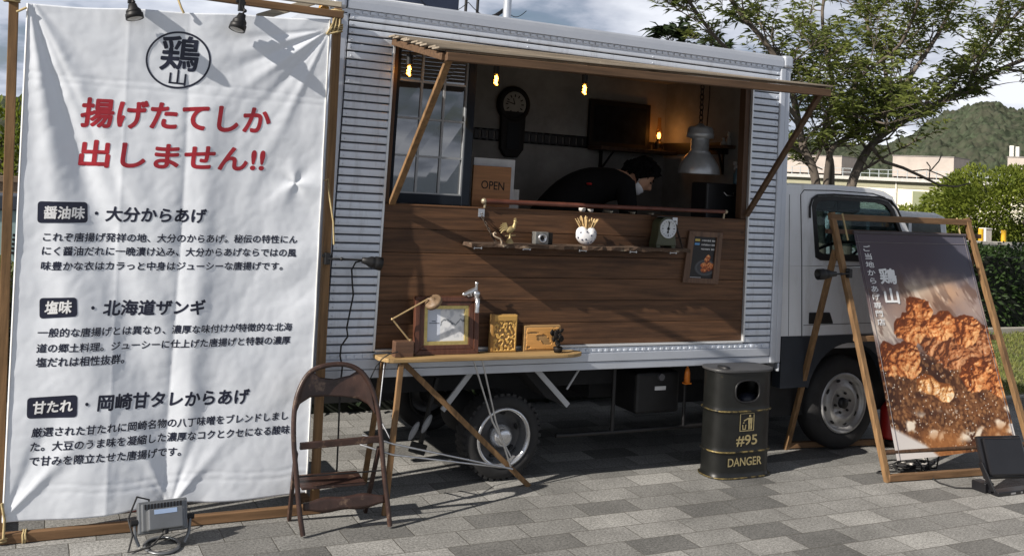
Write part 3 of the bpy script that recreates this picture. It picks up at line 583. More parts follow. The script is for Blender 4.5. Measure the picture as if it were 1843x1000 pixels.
# dark framed board on the back wall
a, b = at(1063, 178, 1, YW-.04), at(1168, 259, 1, YW-.04); b.z = at(1068, 262, 1, YW-.1).z-.002
tv = thing('framed_board', 'large black framed board standing on the back shelf', 'board', (a.x, YW-.03, b.z))
mb = MB(); mb.box((a.x, YW-.045, b.z), (b.x, YW-.012, a.z)); mb.build('frame', BLK, tv, bevel=.006)
mb = MB(); mb.box((a.x+.04, YW-.048, b.z+.04), (b.x-.04, YW-.044, a.z-.04)); mb.build('board_face', pm('chalk_dark', (.010, .012, .015), .9, spec=.1, var=.6, vs=9), tv)
# back shelf with bracket
s0, s1 = at(1068, 262, 1, YW-.1), at(1216, 276, 1, YW-.2); zs_ = s0.z
sh = thing('wall_shelf', 'dark rough plank shelf on the back wall under the black board', 'shelf', (s0.x, YW, zs_))
mb = MB(); mb.box((s0.x, YW-.22, zs_-.03), (s1.x, YW-.014, zs_-.002)); mb.build('plank', DARKW, sh, bevel=.004)
mb = MB(); mb.bar((s0.x+.12, YW-.02, zs_-.03), (s0.x+.12, YW-.02, zs_-.2), .02, .02); mb.bar((s0.x+.12, YW-.2, zs_-.035), (s0.x+.12, YW-.02, zs_-.18), .012, .012); mb.build('bracket', BLK, sh)
# oil lamp
p = at(1185, 262, 1, YW-.12); p.z = zs_
ol = thing('oil_lamp', 'small oil lamp glowing orange on the back shelf', 'lamp', p)
mb = MB(); mb.lathe([(0, .0), (.035, 0), (.035, .01), (.02, .02), (.034, .04), (.034, .06), (.014, .075), (.018, .085), (.018, .092), (0, .092)], p, n=20); mb.build('fount', pm('brass_dark', (.09, .06, .03), .4, .8), ol)
mb = MB(); mb.lathe([(.016, .092), (.026, .12), (.026, .15), (.015, .19), (.013, .26)], p, n=18); mb.build('chimney_glass', glass('amber_chimney', (1, .8, .55), .95, 1.3), ol)
mb = MB(); mb.ell(p+Vector((0, 0, .118)), (.014, .014, .026)); mb.build('flame', emit('flame', (1, .42, .07), 14), ol)
pl = bpy.data.lights.new('lamp_glow', 'POINT'); pl.energy = .36; pl.color = (1, .42, .12); pl.shadow_soft_size = .03; po = bpy.data.objects.new('lamp_glow', pl); COL.objects.link(po); po.location = p+Vector((0, -.06, .14))
# bare filament bulbs under the hatch
FIL = emit('filament', (1, .50, .10), 16)
def bulb(u, v, label, first=[None]):
    p = at(u, v, 1, -.07); zt = (A*.5+B*.5).z-.005
    if first[0]:
        o = copy_thing(first[0], p, label); return o
    t = thing('filament_bulb', label, 'light bulb', p, 'bare bulbs hanging under the hatch'); first[0] = t
    mb = MB(); mb.cyl(p+Vector((0, 0, .03)), p+Vector((0, 0, .085)), .018, n=14); mb.cyl(p+Vector((0, 0, .085)), p+Vector((0, 0, .135)), .004, n=6); mb.build('socket', DARKM, t)
    mb = MB(); mb.lathe([(.012, .03), (.017, .015), (.021, -.01), (.018, -.03), (.008, -.04), (0, -.042)], p, n=18); mb.build('bulb_glass', glass('bulb_glass', (1, .80, .45), .93, 1.35), t)
    mb = MB(); mb.tube([p+Vector((.007*math.cos(i*1.9), .007*math.sin(i*1.9), .020-.005*i)) for i in range(11)], .0068, 6); mb.build('filament', FIL, t)
    return t
bulb(736, 126, 'bare bulb hanging in front of the sash window')
bulb(893, 143, 'bare bulb hanging between the sash window and the wall clock')
bulb(1052, 160, 'bare bulb hanging just before the large black framed board')
# big enamel pendant
PY = .34; sc = lambda v: at(1258, v, 1, PY).z; pc = at(1258, 300, 1, PY); px = lambda d: d/2/262.
pend = thing('pendant_lamp', 'big white enamel factory lamp hanging on a chain over the counter', 'lamp', (pc.x, PY, sc(313)))
ENA = pm('old_enamel', (.42, .44, .46), .34, .45, var=.14, vs=12, col2=(.15, .14, .12), c2amt=(.58, .72), c2s=7)
mb = MB(); pr_ = [(px(75), 313), (px(75.5), 308), (px(71), 298), (px(58), 287), (px(45), 278), (px(37), 273.5), (px(38), 272.5), (px(33), 271.5), (px(33), 251), (px(31), 249.5), (px(49), 248), (px(50), 240), (px(47), 238.5), (px(47), 233), (px(40), 228.5), (px(17), 226.5), (px(9), 222), (0, 221)]
mb.lathe([(r, sc(v)-sc(313)) for r, v in pr_], (pc.x, PY, sc(313)), n=40); mb.lathe([(px(70), 0.001), (px(60), sc(292)-sc(313)), (px(30), sc(275)-sc(313)), (0, sc(274)-sc(313))], (pc.x, PY, sc(313)), n=36); mb.build('lamp_shade', ENA, pend)
mb = MB(); mb.lathe([(px(72)+.001, 0), (px(74), .006), (px(72)+.001, .012)], (pc.x, PY, sc(313)), n=40); mb.build('rim', pm('yellowed_rim', (.55, .47, .33), .5), pend)
mb = MB(); z = sc(226); n = 0
while z < 2.61:
    cx_ = pc.x; r_ = .014; pts = [(cx_+(r_*math.cos(t) if n % 2 else 0), PY+(0 if n % 2 else r_*math.cos(t)), z+.02+.024*math.sin(t)) for t in [2*math.pi*i/10 for i in range(10)]]
    mb.tube(pts, .004, 5, closed=True); z += .036; n += 1
mb.tube([(pc.x+.06, PY, 2.62), (pc.x+.065, PY, 2.45), (pc.x+.05, PY, sc(240))], .004, 6); mb.build('chain', BLK, pend)
# right-hand shelf and its ornaments
p0 = at(1287, 264, 1, .55); rs = thing('corner_shelf', 'small plank shelf with figurines in the corner behind the big lamp', 'shelf', (3.05, .55, p0.z))
mb = MB(); mb.box((p0.x, .42, p0.z-.012), (3.049, .72, p0.z+.012)); mb.build('plank', DARKW, rs, bevel=.003)
mb = MB(); mb.bar((3.045, .55, p0.z-.19), (p0.x+.03, .55, p0.z-.02), .012, .012); mb.bar((3.043, .55, p0.z-.2), (3.043, .55, p0.z-.012), .012, .012); mb.build('bracket', BLK, rs)
for u, w_, h, col, lab in ((1302, .022, .055, (.45, .44, .42), 'low pale figurine on the corner shelf'), (1312, .024, .10, (.50, .49, .46), 'tall pale cat-like figurine on the corner shelf'), (1325, .026, .10, (.02, .02, .02), 'black figurine on the corner shelf, next to the jamb')):
    p = at(u, 258, 1, .5); p.z = p0.z+.012; f = MB(); f.lathe([(0, 0), (w_, 0), (w_*1.05, h*.2), (w_*.8, h*.5), (w_*.45, h*.62)], p, n=14); f.ell(p+Vector((0, 0, h*.78)), (w_*.62, w_*.55, h*.22)); f.cyl(p+Vector((-w_*.4, 0, h*.88)), p+Vector((-w_*.45, 0, h*1.08)), w_*.2, .001, 8); f.cyl(p+Vector((w_*.4, 0, h*.88)), p+Vector((w_*.45, 0, h*1.08)), w_*.2, .001, 8)
    tag(f.build('figurine', pm('fig'+str(u), col, .4), loc=p), lab, 'figurine', 'figurines on the corner shelf')
# black case and spray bottle
a, b = at(1270, 328, 1, .22), at(1337, 386, 1, .22)
cs = thing('storage_case', 'black case with a silver handle on the counter below the big lamp', 'case', ((a.x+b.x)/2, .3, ZC-.012))
mb = MB(); mb.box((a.x, .20, ZC-.011), (b.x, .38, a.z)); mb.build('case_body', pm('black_plastic', (.012, .012, .014), .45), cs, bevel=.012)
h = at(1313, 352, 1, .19); mb = MB(); mb.tube([h+Vector((-.04, .01, .02)), h+Vector((-.032, -.008, 0)), h+Vector((.03, -.008, 0)), h+Vector((.04, .01, .02))], .004, 6); mb.build('handle', STEEL, cs)
p = at(1329, 333, 1, .33); p.z = a.z; p.x = min(p.x, 3.0)
sb = thing('spray_bottle', 'clear blue spray bottle with white trigger on the black case', 'bottle', p)
mb = MB(); mb.lathe([(0, .001), (.026, .001), (.028, .01), (.028, .075), (.012, .105), (.012, .115)], p, n=18); mb.build('bottle_body', pm('blue_plastic', (.10, .20, .26), .25), sb)
mb = MB(); mb.cyl(p+Vector((0, 0, .115)), p+Vector((0, 0, .145)), .014, n=12); mb.box((p.x-.035, p.y-.01, p.z+.135), (p.x+.02, p.y+.01, p.z+.16)); mb.bar(p+Vector((-.02, 0, .14)), p+Vector((-.03, 0, .10)), .012, .006); mb.build('trigger', pm('white_plastic', (.55, .55, .55), .4), sb, bevel=.003)
# OPEN board and pale board behind it
a, b = at(853, 297, 1, .10), at(917, 372, 1, .10)
op = thing('open_sign', 'varnished wooden board reading OPEN leaning in the hatch', 'sign', ((a.x+b.x)/2, .11, ZC+.006))
mb = MB(); mb.box((a.x, .10, ZC+.007), (b.x, .12, a.z)); mb.build('board', wood('orange_wood', (.20, .085, .03), (.36, .17, .065), 'x', .45), op, bevel=.003)
mb = MB(); letter(mb, 'OPEN', at(866, 339, 1, .0985), at(907, 343, 1, .0985), .048, bold=.008); mb.build('lettering', BLK, op)
a2, b2 = at(853, 283, 1, .14), at(922, 372, 1, .14)
mb = MB(); mb.box((a2.x, .135, ZC-.010), (b2.x, .15, a2.z)); tag(mb.build('pale_board', pm('greyed_white', (.42, .43, .44), .5), loc=((a2.x+b2.x)/2, .14, ZC-.01), bevel=.002), 'pale grey board standing behind the OPEN board', 'board')
# small boxes and cups on the counter
p = at(926, 357, 1, .25); mb = MB(); mb.box((p.x-.026, .24, ZC-.011), (p.x+.026, .29, p.z+.055)); tag(mb.build('paper_box', pm('paper_white', (.5, .5, .48), .7), loc=(p.x, .26, ZC-.011), bevel=.003), 'small white box on the counter beside the OPEN board', 'box')
CUP = pm('china', (.62, .61, .58), .3)
def cup(u, w_, h, lab):
    p = at(u, 377, 1, .03); p.z = ZC+.006; mb = MB(); mb.lathe([(0, .002), (w_*.7, 0), (w_, h*.5), (w_, h), (w_*.88, h), (w_*.8, h*.3), (0, h*.25)], p, n=18); tag(mb.build('sauce_cup', CUP, loc=p), lab, 'cup', 'small dishes along the counter edge')
cup(1048, .022, .024, 'larger white cup on the counter edge above the stick pot'); cup(1063, .018, .02, 'smaller white cup beside the larger cup on the counter edge')
for u, w_, lab in ((1095, .05, 'longest pale dish on the counter edge, next to the white cups'), (1138, .035, 'middle pale dish on the counter edge above the shelf'), (1172, .03, 'shortest pale dish on the counter edge just beside the scale')):
    p = at(u, 381, 1, .035); p.z = ZC+.006; mb = MB(); mb.lathe([(0, .001), (w_*.7, .001), (w_, .014), (w_*.93, .014), (w_*.6, .006), (0, .005)], p, n=20, sx=.35); tag(mb.build('small_dish', pm('pale_dish', (.33, .31, .25), .5), loc=p), lab, 'dish', 'small dishes along the counter edge')
# pipe rail over the counter edge
a, b = at(874, 362, 1, -.012), at(1304, 381, 1, -.012); z_ = (a.z+b.z)/2
pr2 = thing('counter_rail', 'rusty brown pipe running along the front edge of the counter', 'rail', ((a.x+b.x)/2, -.012, ZC))
mb = MB(); mb.cyl((a.x, -.012, a.z), (b.x, -.012, b.z), .015, .012, 14); mb.build('pipe', pm('rusty_pipe', (.13, .045, .03), .5, .2, var=.3, vs=10, col2=(.02, .012, .010), c2amt=(.5, .8), c2s=1.5), pr2)
for x, z in ((a.x, a.z), (b.x, b.z)):
    mb = MB(); mb.cyl((x, -.004, ZC+.005), (x, -.010, z-.008), .007, n=10); mb.ell((x+(-.01 if x < 1 else .012), -.012, z), .018 if x < 1 else .014, 10, 8); mb.build('end_post', pm('worn_brass', (.40, .34, .24), .4, .5), pr2)
# ------------------------------------------------------------------ the cook
SK = pm('skin', (.50, .28, .18), .5, var=.08); CLOTH = pm('black_cotton', (.0055, .0055, .006), .9, var=.2, vs=20, spec=.15); HAIR = pm('black_hair', (.005, .0045, .0045), .75, var=.3, vs=30, spec=.08)
yc = .52; q = lambda u, v, y=yc: at(u, v, 1, y)
per = thing('person', 'person in black bending over the counter with a white face mask pulled onto the chin', 'person', (q(960, 470).x, yc, .735))
pel = q(948, 440); S1, S2, S3, S4 = q(985, 400), q(1024, 352), q(1072, 332), q(1106, 330); nk = q(1128, 322, yc-.02); hd = q(1152, 313, yc-.03)
kn = lambda y: (pel.x+.10, y, 1.12); ft_ = lambda y: (pel.x-.05, y, .80)
sl_, sr_ = (S4.x-.03, yc-.19, S4.z-.02), (S4.x-.03, yc+.19, S4.z-.02)
el_, er_ = (S4.x-.02, yc-.24, S4.z-.27), (S4.x, yc+.24, S4.z-.27); hl_, hr_ = (S4.x+.16, yc-.14, S4.z-.36), (S4.x+.18, yc+.10, S4.z-.36)
pts = [(*pel, .14), (*S1, .14), (*S2, .145), (*S3, .14), (*S4, .11), (*nk, .055), (*hd, .06),
       (*sl_, .062), (*el_, .045), (*hl_, .03), (*sr_, .062), (*er_, .045), (*hr_, .03),
       (pel.x, yc-.10, pel.z-.1, .085), (*kn(yc-.12), .06), (*ft_(yc-.12), .04), (pel.x, yc+.10, pel.z-.1, .085), (*kn(yc+.12), .06), (*ft_(yc+.12), .04),
       (pel.x+.06, yc-.13, .765, .03), (pel.x+.06, yc+.13, .765, .03)]
ed = [(0, 1), (1, 2), (2, 3), (3, 4), (4, 5), (5, 6), (4, 7), (7, 8), (8, 9), (4, 10), (10, 11), (11, 12), (0, 13), (13, 14), (14, 15), (0, 16), (16, 17), (17, 18), (15, 19), (18, 20)]
for hnd, sgn in ((9, -1), (12, 1)):             # palm and five fingers
    hx, hy, hz = pts[hnd][:3]; pts.append((hx+.06, hy, hz-.02, .024)); pi_ = len(pts)-1; ed.append((hnd, pi_))
    for f, (oy, ln) in enumerate(((-.03, .055), (-.01, .068), (.01, .064), (.03, .05))):
        a = len(pts); pts += [(hx+.09, hy+oy, hz-.03, .0085), (hx+.09+ln*.5, hy+oy*1.1, hz-.045, .008), (hx+.09+ln*.8, hy+oy*1.1, hz-.07, .007)]; ed += [(pi_, a), (a, a+1), (a+1, a+2)]
    a = len(pts); pts += [(hx+.05, hy-sgn*.035, hz-.03, .010), (hx+.085, hy-sgn*.05, hz-.05, .008)]; ed += [(pi_, a), (a, a+1)]
skin('body', pts, ed, SK, per)
G = lambda i, e: pts[i][:3]+(pts[i][3]+e,)
sh_ = [G(i, .014) for i in (0, 1, 2, 3, 4)]+[G(7, .016), G(8, .014), G(10, .016), G(11, .014)]
m9 = lambda a, b, t: tuple(pts[a][i]+(pts[b][i]-pts[a][i])*t for i in range(3))
sh_ += [(*m9(8, 9, .75), .05), (*m9(11, 12, .75), .05), (*m9(4, 5, .55), .078)]
skin('shirt', sh_, [(0, 1), (1, 2), (2, 3), (3, 4), (4, 5), (5, 6), (4, 7), (7, 8), (6, 9), (8, 10), (4, 11)], CLOTH, per)
tr_ = [G(0, .018), G(13, .016), G(14, .016), G(15, .018), G(16, .016), G(17, .016), G(18, .018)]
skin('trousers', tr_, [(0, 1), (1, 2), (2, 3), (0, 4), (4, 5), (5, 6)], CLOTH, per)
fwd = Vector((.66, -.30, -.66)).normalized(); upv = Vector((.72, .02, .70)); upv = (upv-fwd*upv.dot(fwd)).normalized(); rt = fwd.cross(upv)
HM = Matrix((rt, fwd, upv)).transposed()         # columns: right, forward, up
HC = q(1151, 316, yc-.03)
def headp(th, ph, off=0.0):
    """th azimuth (0 = right, 90 deg = face), ph polar from the crown"""
    x, y, z = math.sin(ph)*math.cos(th), math.sin(ph)*math.sin(th), math.cos(ph); X, Y, Z = x*(.078+off), y*(.098+off), z*(.122+off)
    if z < 0:
        X *= 1-.30*z*z; Y = Y*(1-.12*z*z)+(.022*z*z if y > 0 else .03*z*z)
    if y > 0:
        g = lambda cx, cz, sx, sz: math.exp(-((X-cx)/sx)**2-((Z-cz)/sz)**2)
        Y += .026*g(0, -.022, .014, .018)+.014*g(0, 0, .010, .02)+.006*g(0, -.072, .022, .010)+.008*g(0, -.108, .02, .014)-.010*(g(.03, .008, .016, .012)+g(-.03, .008, .016, .012))+.006*(g(.03, .026, .02, .008)+g(-.03, .026, .02, .008))
    return Vector((X, Y, Z))
mb = MB(); mb.grid(lambda a, b: HC+HM @ headp(2*math.pi*a, math.pi*b), 56, 40)
for s in (-1, 1): mb.ell(HC+HM @ Vector((s*.078, -.01, -.005)), (.009, .02, .032), 12, 8, HM)
head = mb.build('head', SK, per)
mb = MB()
for s in (-1, 1): mb.ell(HC+HM @ Vector((s*.03, .088, .006)), (.012, .008, .006), 10, 6, HM)
mb.build('eye', pm('dark_eye', (.02, .015, .012), .3), head)
mb = MB()
for s in (-1, 1): mb.bar(HC+HM @ Vector((s*.016, .098, .028)), HC+HM @ Vector((s*.046, .086, .030)), .008, .006)
mb.build('eyebrow', HAIR, head)
mb = MB(); mb.grid(lambda a, b: HC+HM @ headp(R(2+176*a), R(124+49*b), .006+.008*math.sin(math.pi*b)), 28, 12)
for s in (-1, 1): mb.tube([HC+HM @ headp(R(90+s*-86), R(128), .007), HC+HM @ Vector((s*.088, -.0, -.03)), HC+HM @ Vector((s*.086, -.022, -.004))], .003, 6)
mb.build('face_mask', pm('mask_white', (.80, .81, .83), .8), per, solid=.002)
def hairp(a, b):
    th, ph = 2*math.pi*a, R(112)*b; fr = max(0, math.sin(th)); ph *= (1-.54*fr); p = headp(th, ph)
    n = mnoise.noise(Vector((math.cos(th)*3.1, math.sin(th)*3.1, b*5)))*.018
    k = 1+(.024+n+.018*fr*b)/.1; return HC+HM @ Vector((p.x*k, p.y*k, p.z*k))
mb = MB(); mb.grid(hairp, 60, 22)
rh = random.Random(3)
for i in range(150):                             # loose locks
    a, b = rh.uniform(.45, 1.05) % 1, rh.uniform(.35, 1); p = hairp(a, b); d = (p-HC).normalized(); t = (HM @ Vector((0, .35, -.6))+d*.5+Vector((rh.uniform(-.4, .4), rh.uniform(-.4, .4), 0))).normalized(); mb.tube([p-d*.015, p+t*.02, p+t*.04+Vector((0, 0, -.008))], [.009, .007, .001], 5, False)
mb.build('hair', HAIR, per)
p = at(1063, 331, 1, yc-.175); mb = MB(); mb.ell(p+Vector((0, .02, 0)), (.014, .03, .008)); mb.build('shirt_mark', flat('red_mark', (.5, .02, .02)), per)
# ------------------------------------------------------------------ on the outer wall
sy = -.14
s0, s1 = at(850, 438, 1, sy), at(1243, 447, 1, sy); z_ = (s0.z+s1.z)/2; SHZ = z_
ds = thing('display_shelf', 'rough bark-edged plank shelf hung on the brown wall below the hatch', 'shelf', ((s0.x+s1.x)/2, 0, z_))
mb = MB(); rr = random.Random(5); n = 46
top = [(s0.x+(s1.x-s0.x)*k/n, sy+rr.uniform(-.006, .006)-.012*mnoise.noise(Vector((k*.3, 0, 1)))) for k in range(n+1)]
mb.add([(x, y, z_-.001) for x, y in top]+[(x, -.003, z_-.001) for x, y in top]+[(x, y+rr.uniform(-.003, .006), z_-.022+rr.uniform(-.004, .003)) for x, y in top]+[(x, -.003, z_-.022) for x, y in top],
       [f for k in range(n) for f in ((k, k+1, n+2+k, n+1+k), (2*n+2+k, 2*n+3+k, k+1, k), (3*n+3+k, 3*n+4+k, 2*n+3+k, 2*n+2+k))]+[(0, n+1, 3*n+3, 2*n+2), (n, 3*n+2, 4*n+3, 2*n+1)][:1])
mb.add([(s1.x, top[-1][1], z_-.001), (s1.x, -.003, z_-.001), (s1.x, -.003, z_-.022), (s1.x, top[-1][1], z_-.022)], [(0, 1, 2, 3)])
mb.build('plank', pm('bark_plank', (.075, .045, .028), .85, var=.4, vs=3, bump=.6, bs=6, stretch=(1.5, 14, 14), col2=(.36, .30, .22), c2amt=(.57, .68), c2s=2.2, c2stretch=(4, 20, 20)), ds)
mb = MB()
for u in (860, 948, 1049, 1140, 1212):
    p = at(u, 446, 1, sy+.01)
    for dx in (-.022, .022): mb.cyl((p.x+dx, p.y, z_-.022), (p.x+dx, p.y, z_-.034), .004, n=8)
    mb.box((p.x-.026, p.y-.004, z_-.03), (p.x+.026, p.y+.03, z_-.026))
mb.build('clip', STEEL, ds)
for u0, v0, u1 in ((866, 383, 884), (1214, 398, 1224)):
    p = at(u0, v0, 1, -.004); mb = MB(); mb.box((p.x-.020, -.010, p.z-.024), (p.x+.020, -.0025, p.z+.024)); mb.cyl((p.x, -.011, p.z), (p.x, -.02, p.z-.005), .005, n=8); mb.build('wall_plate', STEEL, ds, bevel=.002)
    q0 = Vector((p.x+.003, -.014, p.z-.02)); q1 = Vector((at(u1, 438, 1, sy).x+.05, sy+.04, z_)); mb = MB(); nl = 9
    for k in range(nl):
        c = q0.lerp(q1, (k+.5)/nl); d = (q1-q0).normalized(); s_, u_ = frame(d); s_ = s_ if k % 2 else u_
        mb.tube([c+d*(.016*math.cos(t))+s_*(.006*math.sin(t)) for t in [2*math.pi*i/8 for i in range(8)]], .0025, 5, closed=True)
    mb.build('chain', pm('rusty_chain', (.06, .045, .035), .6, .5), ds)
p0 = at(889, 424, 1, sy+.01); mb = MB(); mb.tube([p0+Vector((x, 0, z)) for x, z in ((.012, .012), (.004, .02), (-.004, .012), (.0, .0), (.02, -.01), (.04, -.016), (.05, -.03), (.052, -.05))], .005, 6); mb.build('hook', pm('bone_hook', (.45, .36, .26), .5), ds)
BR = pm('brass', (.40, .31, .15), .48, .5, var=.2, vs=20)
p = at(917, 436, 1, sy+.05); p.z = SHZ
rs_ = thing('rooster_figurine', 'small brass rooster weathervane ornament on the plank shelf', 'figurine', p)
mb = MB(); mb.lathe([(.024, 0), (.022, .012), (.008, .03), (.005, .045)], p, n=14); mb.build('base', BR, rs_)
mb = MB(); c = p+Vector((0, 0, .078)); mb.bar(c+Vector((-.03, 0, -.035)), c+Vector((.035, 0, -.03)), .006, .006)
mb.ell(c, (.030, .014, .020), 12, 8, Matrix.Rotation(R(-20), 3, 'Y')); mb.tube([c+Vector((.018, 0, .006)), c+Vector((.026, 0, .028)), c+Vector((.028, 0, .045))], [.014, .010, .008], 8)
mb.ell(c+Vector((.029, 0, .048)), .011, 8, 6); mb.prism([c+Vector((.02, -.003, .056)), c+Vector((.036, -.003, .056)), c+Vector((.032, -.003, .070)), c+Vector((.027, -.003, .062)), c+Vector((.022, -.003, .068))], (0, .006, 0)); mb.cyl(c+Vector((.038, 0, .047)), c+Vector((.05, 0, .043)), .004, .0005, 6)
for k in range(5): a = R(115+k*22); mb.tube([c+Vector((-.02, 0, .004)), c+Vector((-.02+.03*math.cos(a), 0, .006+.034*math.sin(a))), c+Vector((-.024+.045*math.cos(a+.3), 0, .004+.04*math.sin(a+.3)))], [.009, .007, .002], 6)
mb.cyl(c+Vector((0, 0, -.02)), p+Vector((0, 0, .04)), .005, n=8); mb.build('bird', BR, rs_)
p = at(976, 436, 1, sy+.05); p.z = SHZ
cm = thing('vintage_camera', 'old silver and black box camera on the plank shelf', 'camera', p)
mb = MB(); mb.box((p.x-.058, p.y-.02, p.z), (p.x+.03, p.y+.03, p.z+.072)); mb.build('camera_body', pm('worn_silver', (.20, .20, .19), .5, .5, var=.4, vs=30), cm, bevel=.004)
mb = MB(); mb.box((p.x+.031, p.y-.018, p.z), (p.x+.06, p.y+.03, p.z+.07)); mb.build('grip', BLK, cm, bevel=.004)
mb = MB(); mb.lathe([(.028, 0), (.028, .008), (.020, .012), (.018, .006), (0, .004)], (p.x-.012, p.y-.02, p.z+.036), (0, -1, 0), 20); mb.build('lens_ring', STEEL, cm)
mb = MB(); mb.lathe([(.012, 0), (.008, .004), (0, .005)], (p.x-.012, p.y-.025, p.z+.036), (0, -1, 0), 16); mb.build('lens', BLK, cm)
# heart-shaped spotted pot of sticks
p = at(1054, 438, 1, sy+.06); p.z = SHZ
sp_ = thing('stick_pot', 'white heart-shaped pot with dark dots holding pale wooden sticks', 'pot', p)
def pot(a, b):
    t = 2*math.pi*a; ph = math.pi*b; x, y, z = math.sin(ph)*math.cos(t), math.sin(ph)*math.sin(t), math.cos(ph)
    r = .068; Z = z*.056+(.018*abs(x) if z > 0 else 0)-(.012*math.exp(-(x/.25)**2) if z > .3 else 0); X = x*r*(1-.25*max(0, -z)**1.5)
    return p+Vector((X, y*.045, max(0, Z+.055)))
mb = MB(); mb.grid(pot, 36, 22); mb.build('pot', pm('white_glaze', (.72, .72, .74), .2, var=.03), sp_)
mb = MB()
for a, b in ((.70, .35), (.78, .48), (.69, .60), (.80, .68), (.60, .45), (.86, .40), (.88, .58), (.62, .62), (.74, .75), (.93, .5), (.55, .55)):
    c = pot(a, b); n = (c-(p+Vector((0, 0, .055)))).normalized(); mb.lathe([(0, .001), (.0055, .001), (.0058, -.002)], c, n, 10)
mb.build('dot', flat('navy_dot', (.03, .04, .09)), sp_)
mb = MB(); rr = random.Random(2)
for k in range(34):
    a = rr.uniform(-.62, .62); b = rr.uniform(-.25, .25); d = Vector((math.sin(a), math.sin(b), math.cos(a))).normalized(); q = p+Vector((d.x*.02, d.y*.02, .055)); mb.bar(q, q+d*rr.uniform(.098, .125), .007, .003)
mb.build('stick', pm('pale_wood', (.60, .44, .22), .6, var=.2, vs=30), sp_)
# kitchen scale
p = at(1194, 443, 1, sy+.06); p.z = SHZ; s_ = 1/283
kc = thing('kitchen_scale', 'old green dial kitchen scale on the end of the plank shelf by the framed menu', 'scale', p)
GRN = pm('olive_enamel', (.060, .066, .036), .4, var=.25, vs=10)
mb = MB(); hw, hb = .058, .077
prf = [(-hb, 0), (hb, 0), (hw+.008, .07)]+[(.004+.062*math.cos(R(a)), .118+.062*math.sin(R(a))) for a in range(0, 181, 20)]+[(-hw-.003, .07)]
mb.prism([(p.x+x, p.y-.03, p.z+.012+z) for x, z in prf], (0, .085, 0)); kb = mb.build('scale_body', GRN, kc, bevel=.006)
mb = MB()
for x in (-.06, .055): mb.box((p.x+x-.014, p.y-.03, p.z), (p.x+x+.014, p.y+.05, p.z+.013))
mb.build('foot', GRN, kc)
mb = MB(); mb.box((p.x-.07, p.y-.02, p.z+.190), (p.x+.06, p.y+.05, p.z+.196)); mb.cyl((p.x, p.y+.01, p.z+.175), (p.x, p.y+.01, p.z+.192), .012, n=10); mb.build('weighing_plate', DARKM, kc)
dc = Vector((p.x+.006, p.y-.032, p.z+.120)); mb = MB(); mb.lathe([(.060, 0), (.060, .006), (.054, .008), (.052, .004), (0, .004)], dc, (0, -1, 0), 32); dl = mb.build('dial', pm('dial_white', (.62, .65, .68), .3, var=.05), kc)
mb = MB(); mb.bar(dc+Vector((.006, -.007, .042)), dc+Vector((-.004, -.007, -.026)), .005, .002, (0, 1, 0)); mb.lathe([(.009, .004), (.009, .008), (0, .009)], dc, (0, -1, 0), 12); mb.lathe([(.007, .005), (.007, .007), (0, .008)], dc+Vector((-.003, 0, -.022)), (0, -1, 0), 12)
for k in range(16): a = 2*math.pi*k/16; mb.bar(dc+Vector((math.cos(a)*.049, -.0055, math.sin(a)*.049)), dc+Vector((math.cos(a)*(.036 if k % 4 == 0 else .042), -.0055, math.sin(a)*(.036 if k % 4 == 0 else .042))), .004 if k % 4 == 0 else .002, .001, (0, 1, 0))
mb.build('pointer', BLK, dl)
# framed menu
cn = [at(1227, 508, 1, -.012), at(1291, 511, 1, -.012), at(1300, 419, 1, -.012), at(1240, 415, 1, -.012)]
mf = thing('framed_menu', 'wood-framed black menu with a fried chicken plate, hung on the brown wall', 'menu', tuple((cn[0]+cn[1]+cn[2]+cn[3])/4))
def bil(c, s, t): return (c[0]*(1-s)+c[1]*s)*(1-t)+(c[3]*(1-s)+c[2]*s)*t
def frame4(mb, c, a, b, y0, y1):
    """rectangular picture frame from ring a..b (fractions) between depths"""
    O = [bil(c, s, t) for s, t in ((0+a[0], a[1]), (1-a[0], a[1]), (1-a[0], 1-a[1]), (a[0], 1-a[1]))]; I = [bil(c, s, t) for s, t in ((b[0], b[1]), (1-b[0], b[1]), (1-b[0], 1-b[1]), (b[0], 1-b[1]))]
    for k in range(4):
        j = (k+1) % 4; mb.hexa([O[k]+Vector((0, y0, 0)), O[j]+Vector((0, y0, 0)), I[j]+Vector((0, y0, 0)), I[k]+Vector((0, y0, 0))], [O[k]+Vector((0, y1, 0)), O[j]+Vector((0, y1, 0)), I[j]+Vector((0, y1, 0)), I[k]+Vector((0, y1, 0))])
mb = MB(); frame4(mb, cn, (0, 0), (.17, .10), .009, -.010); mb.build('frame', wood('frame_brown', (.075, .042, .026), (.19, .11, .07), 'z', .5), mf, bevel=.002)
def painted(name, fn, nu, nv, colfn, mat, parent, flip=False):
    mb = MB(); mb.grid(fn, nu, nv, True); U, Vv = np.meshgrid(np.linspace(0, 1, nu+1), np.linspace(0, 1, nv+1)); rgb = S2L(np.clip(colfn(U, Vv), 0, 1)); c = np.ones(rgb.shape[:2]+(4,), np.float32); c[..., :3] = rgb
    return mb.build(name, mat, parent, cols=c)
def mixc(a, b, k): return a*(1-k[..., None])+b*k[..., None]
C_ = lambda r, g, b: np.array([r, g, b])/255.
sstep = lambda a, b, x: np.clip((x-a)/(b-a), 0, 1)**2*(3-2*np.clip((x-a)/(b-a), 0, 1))
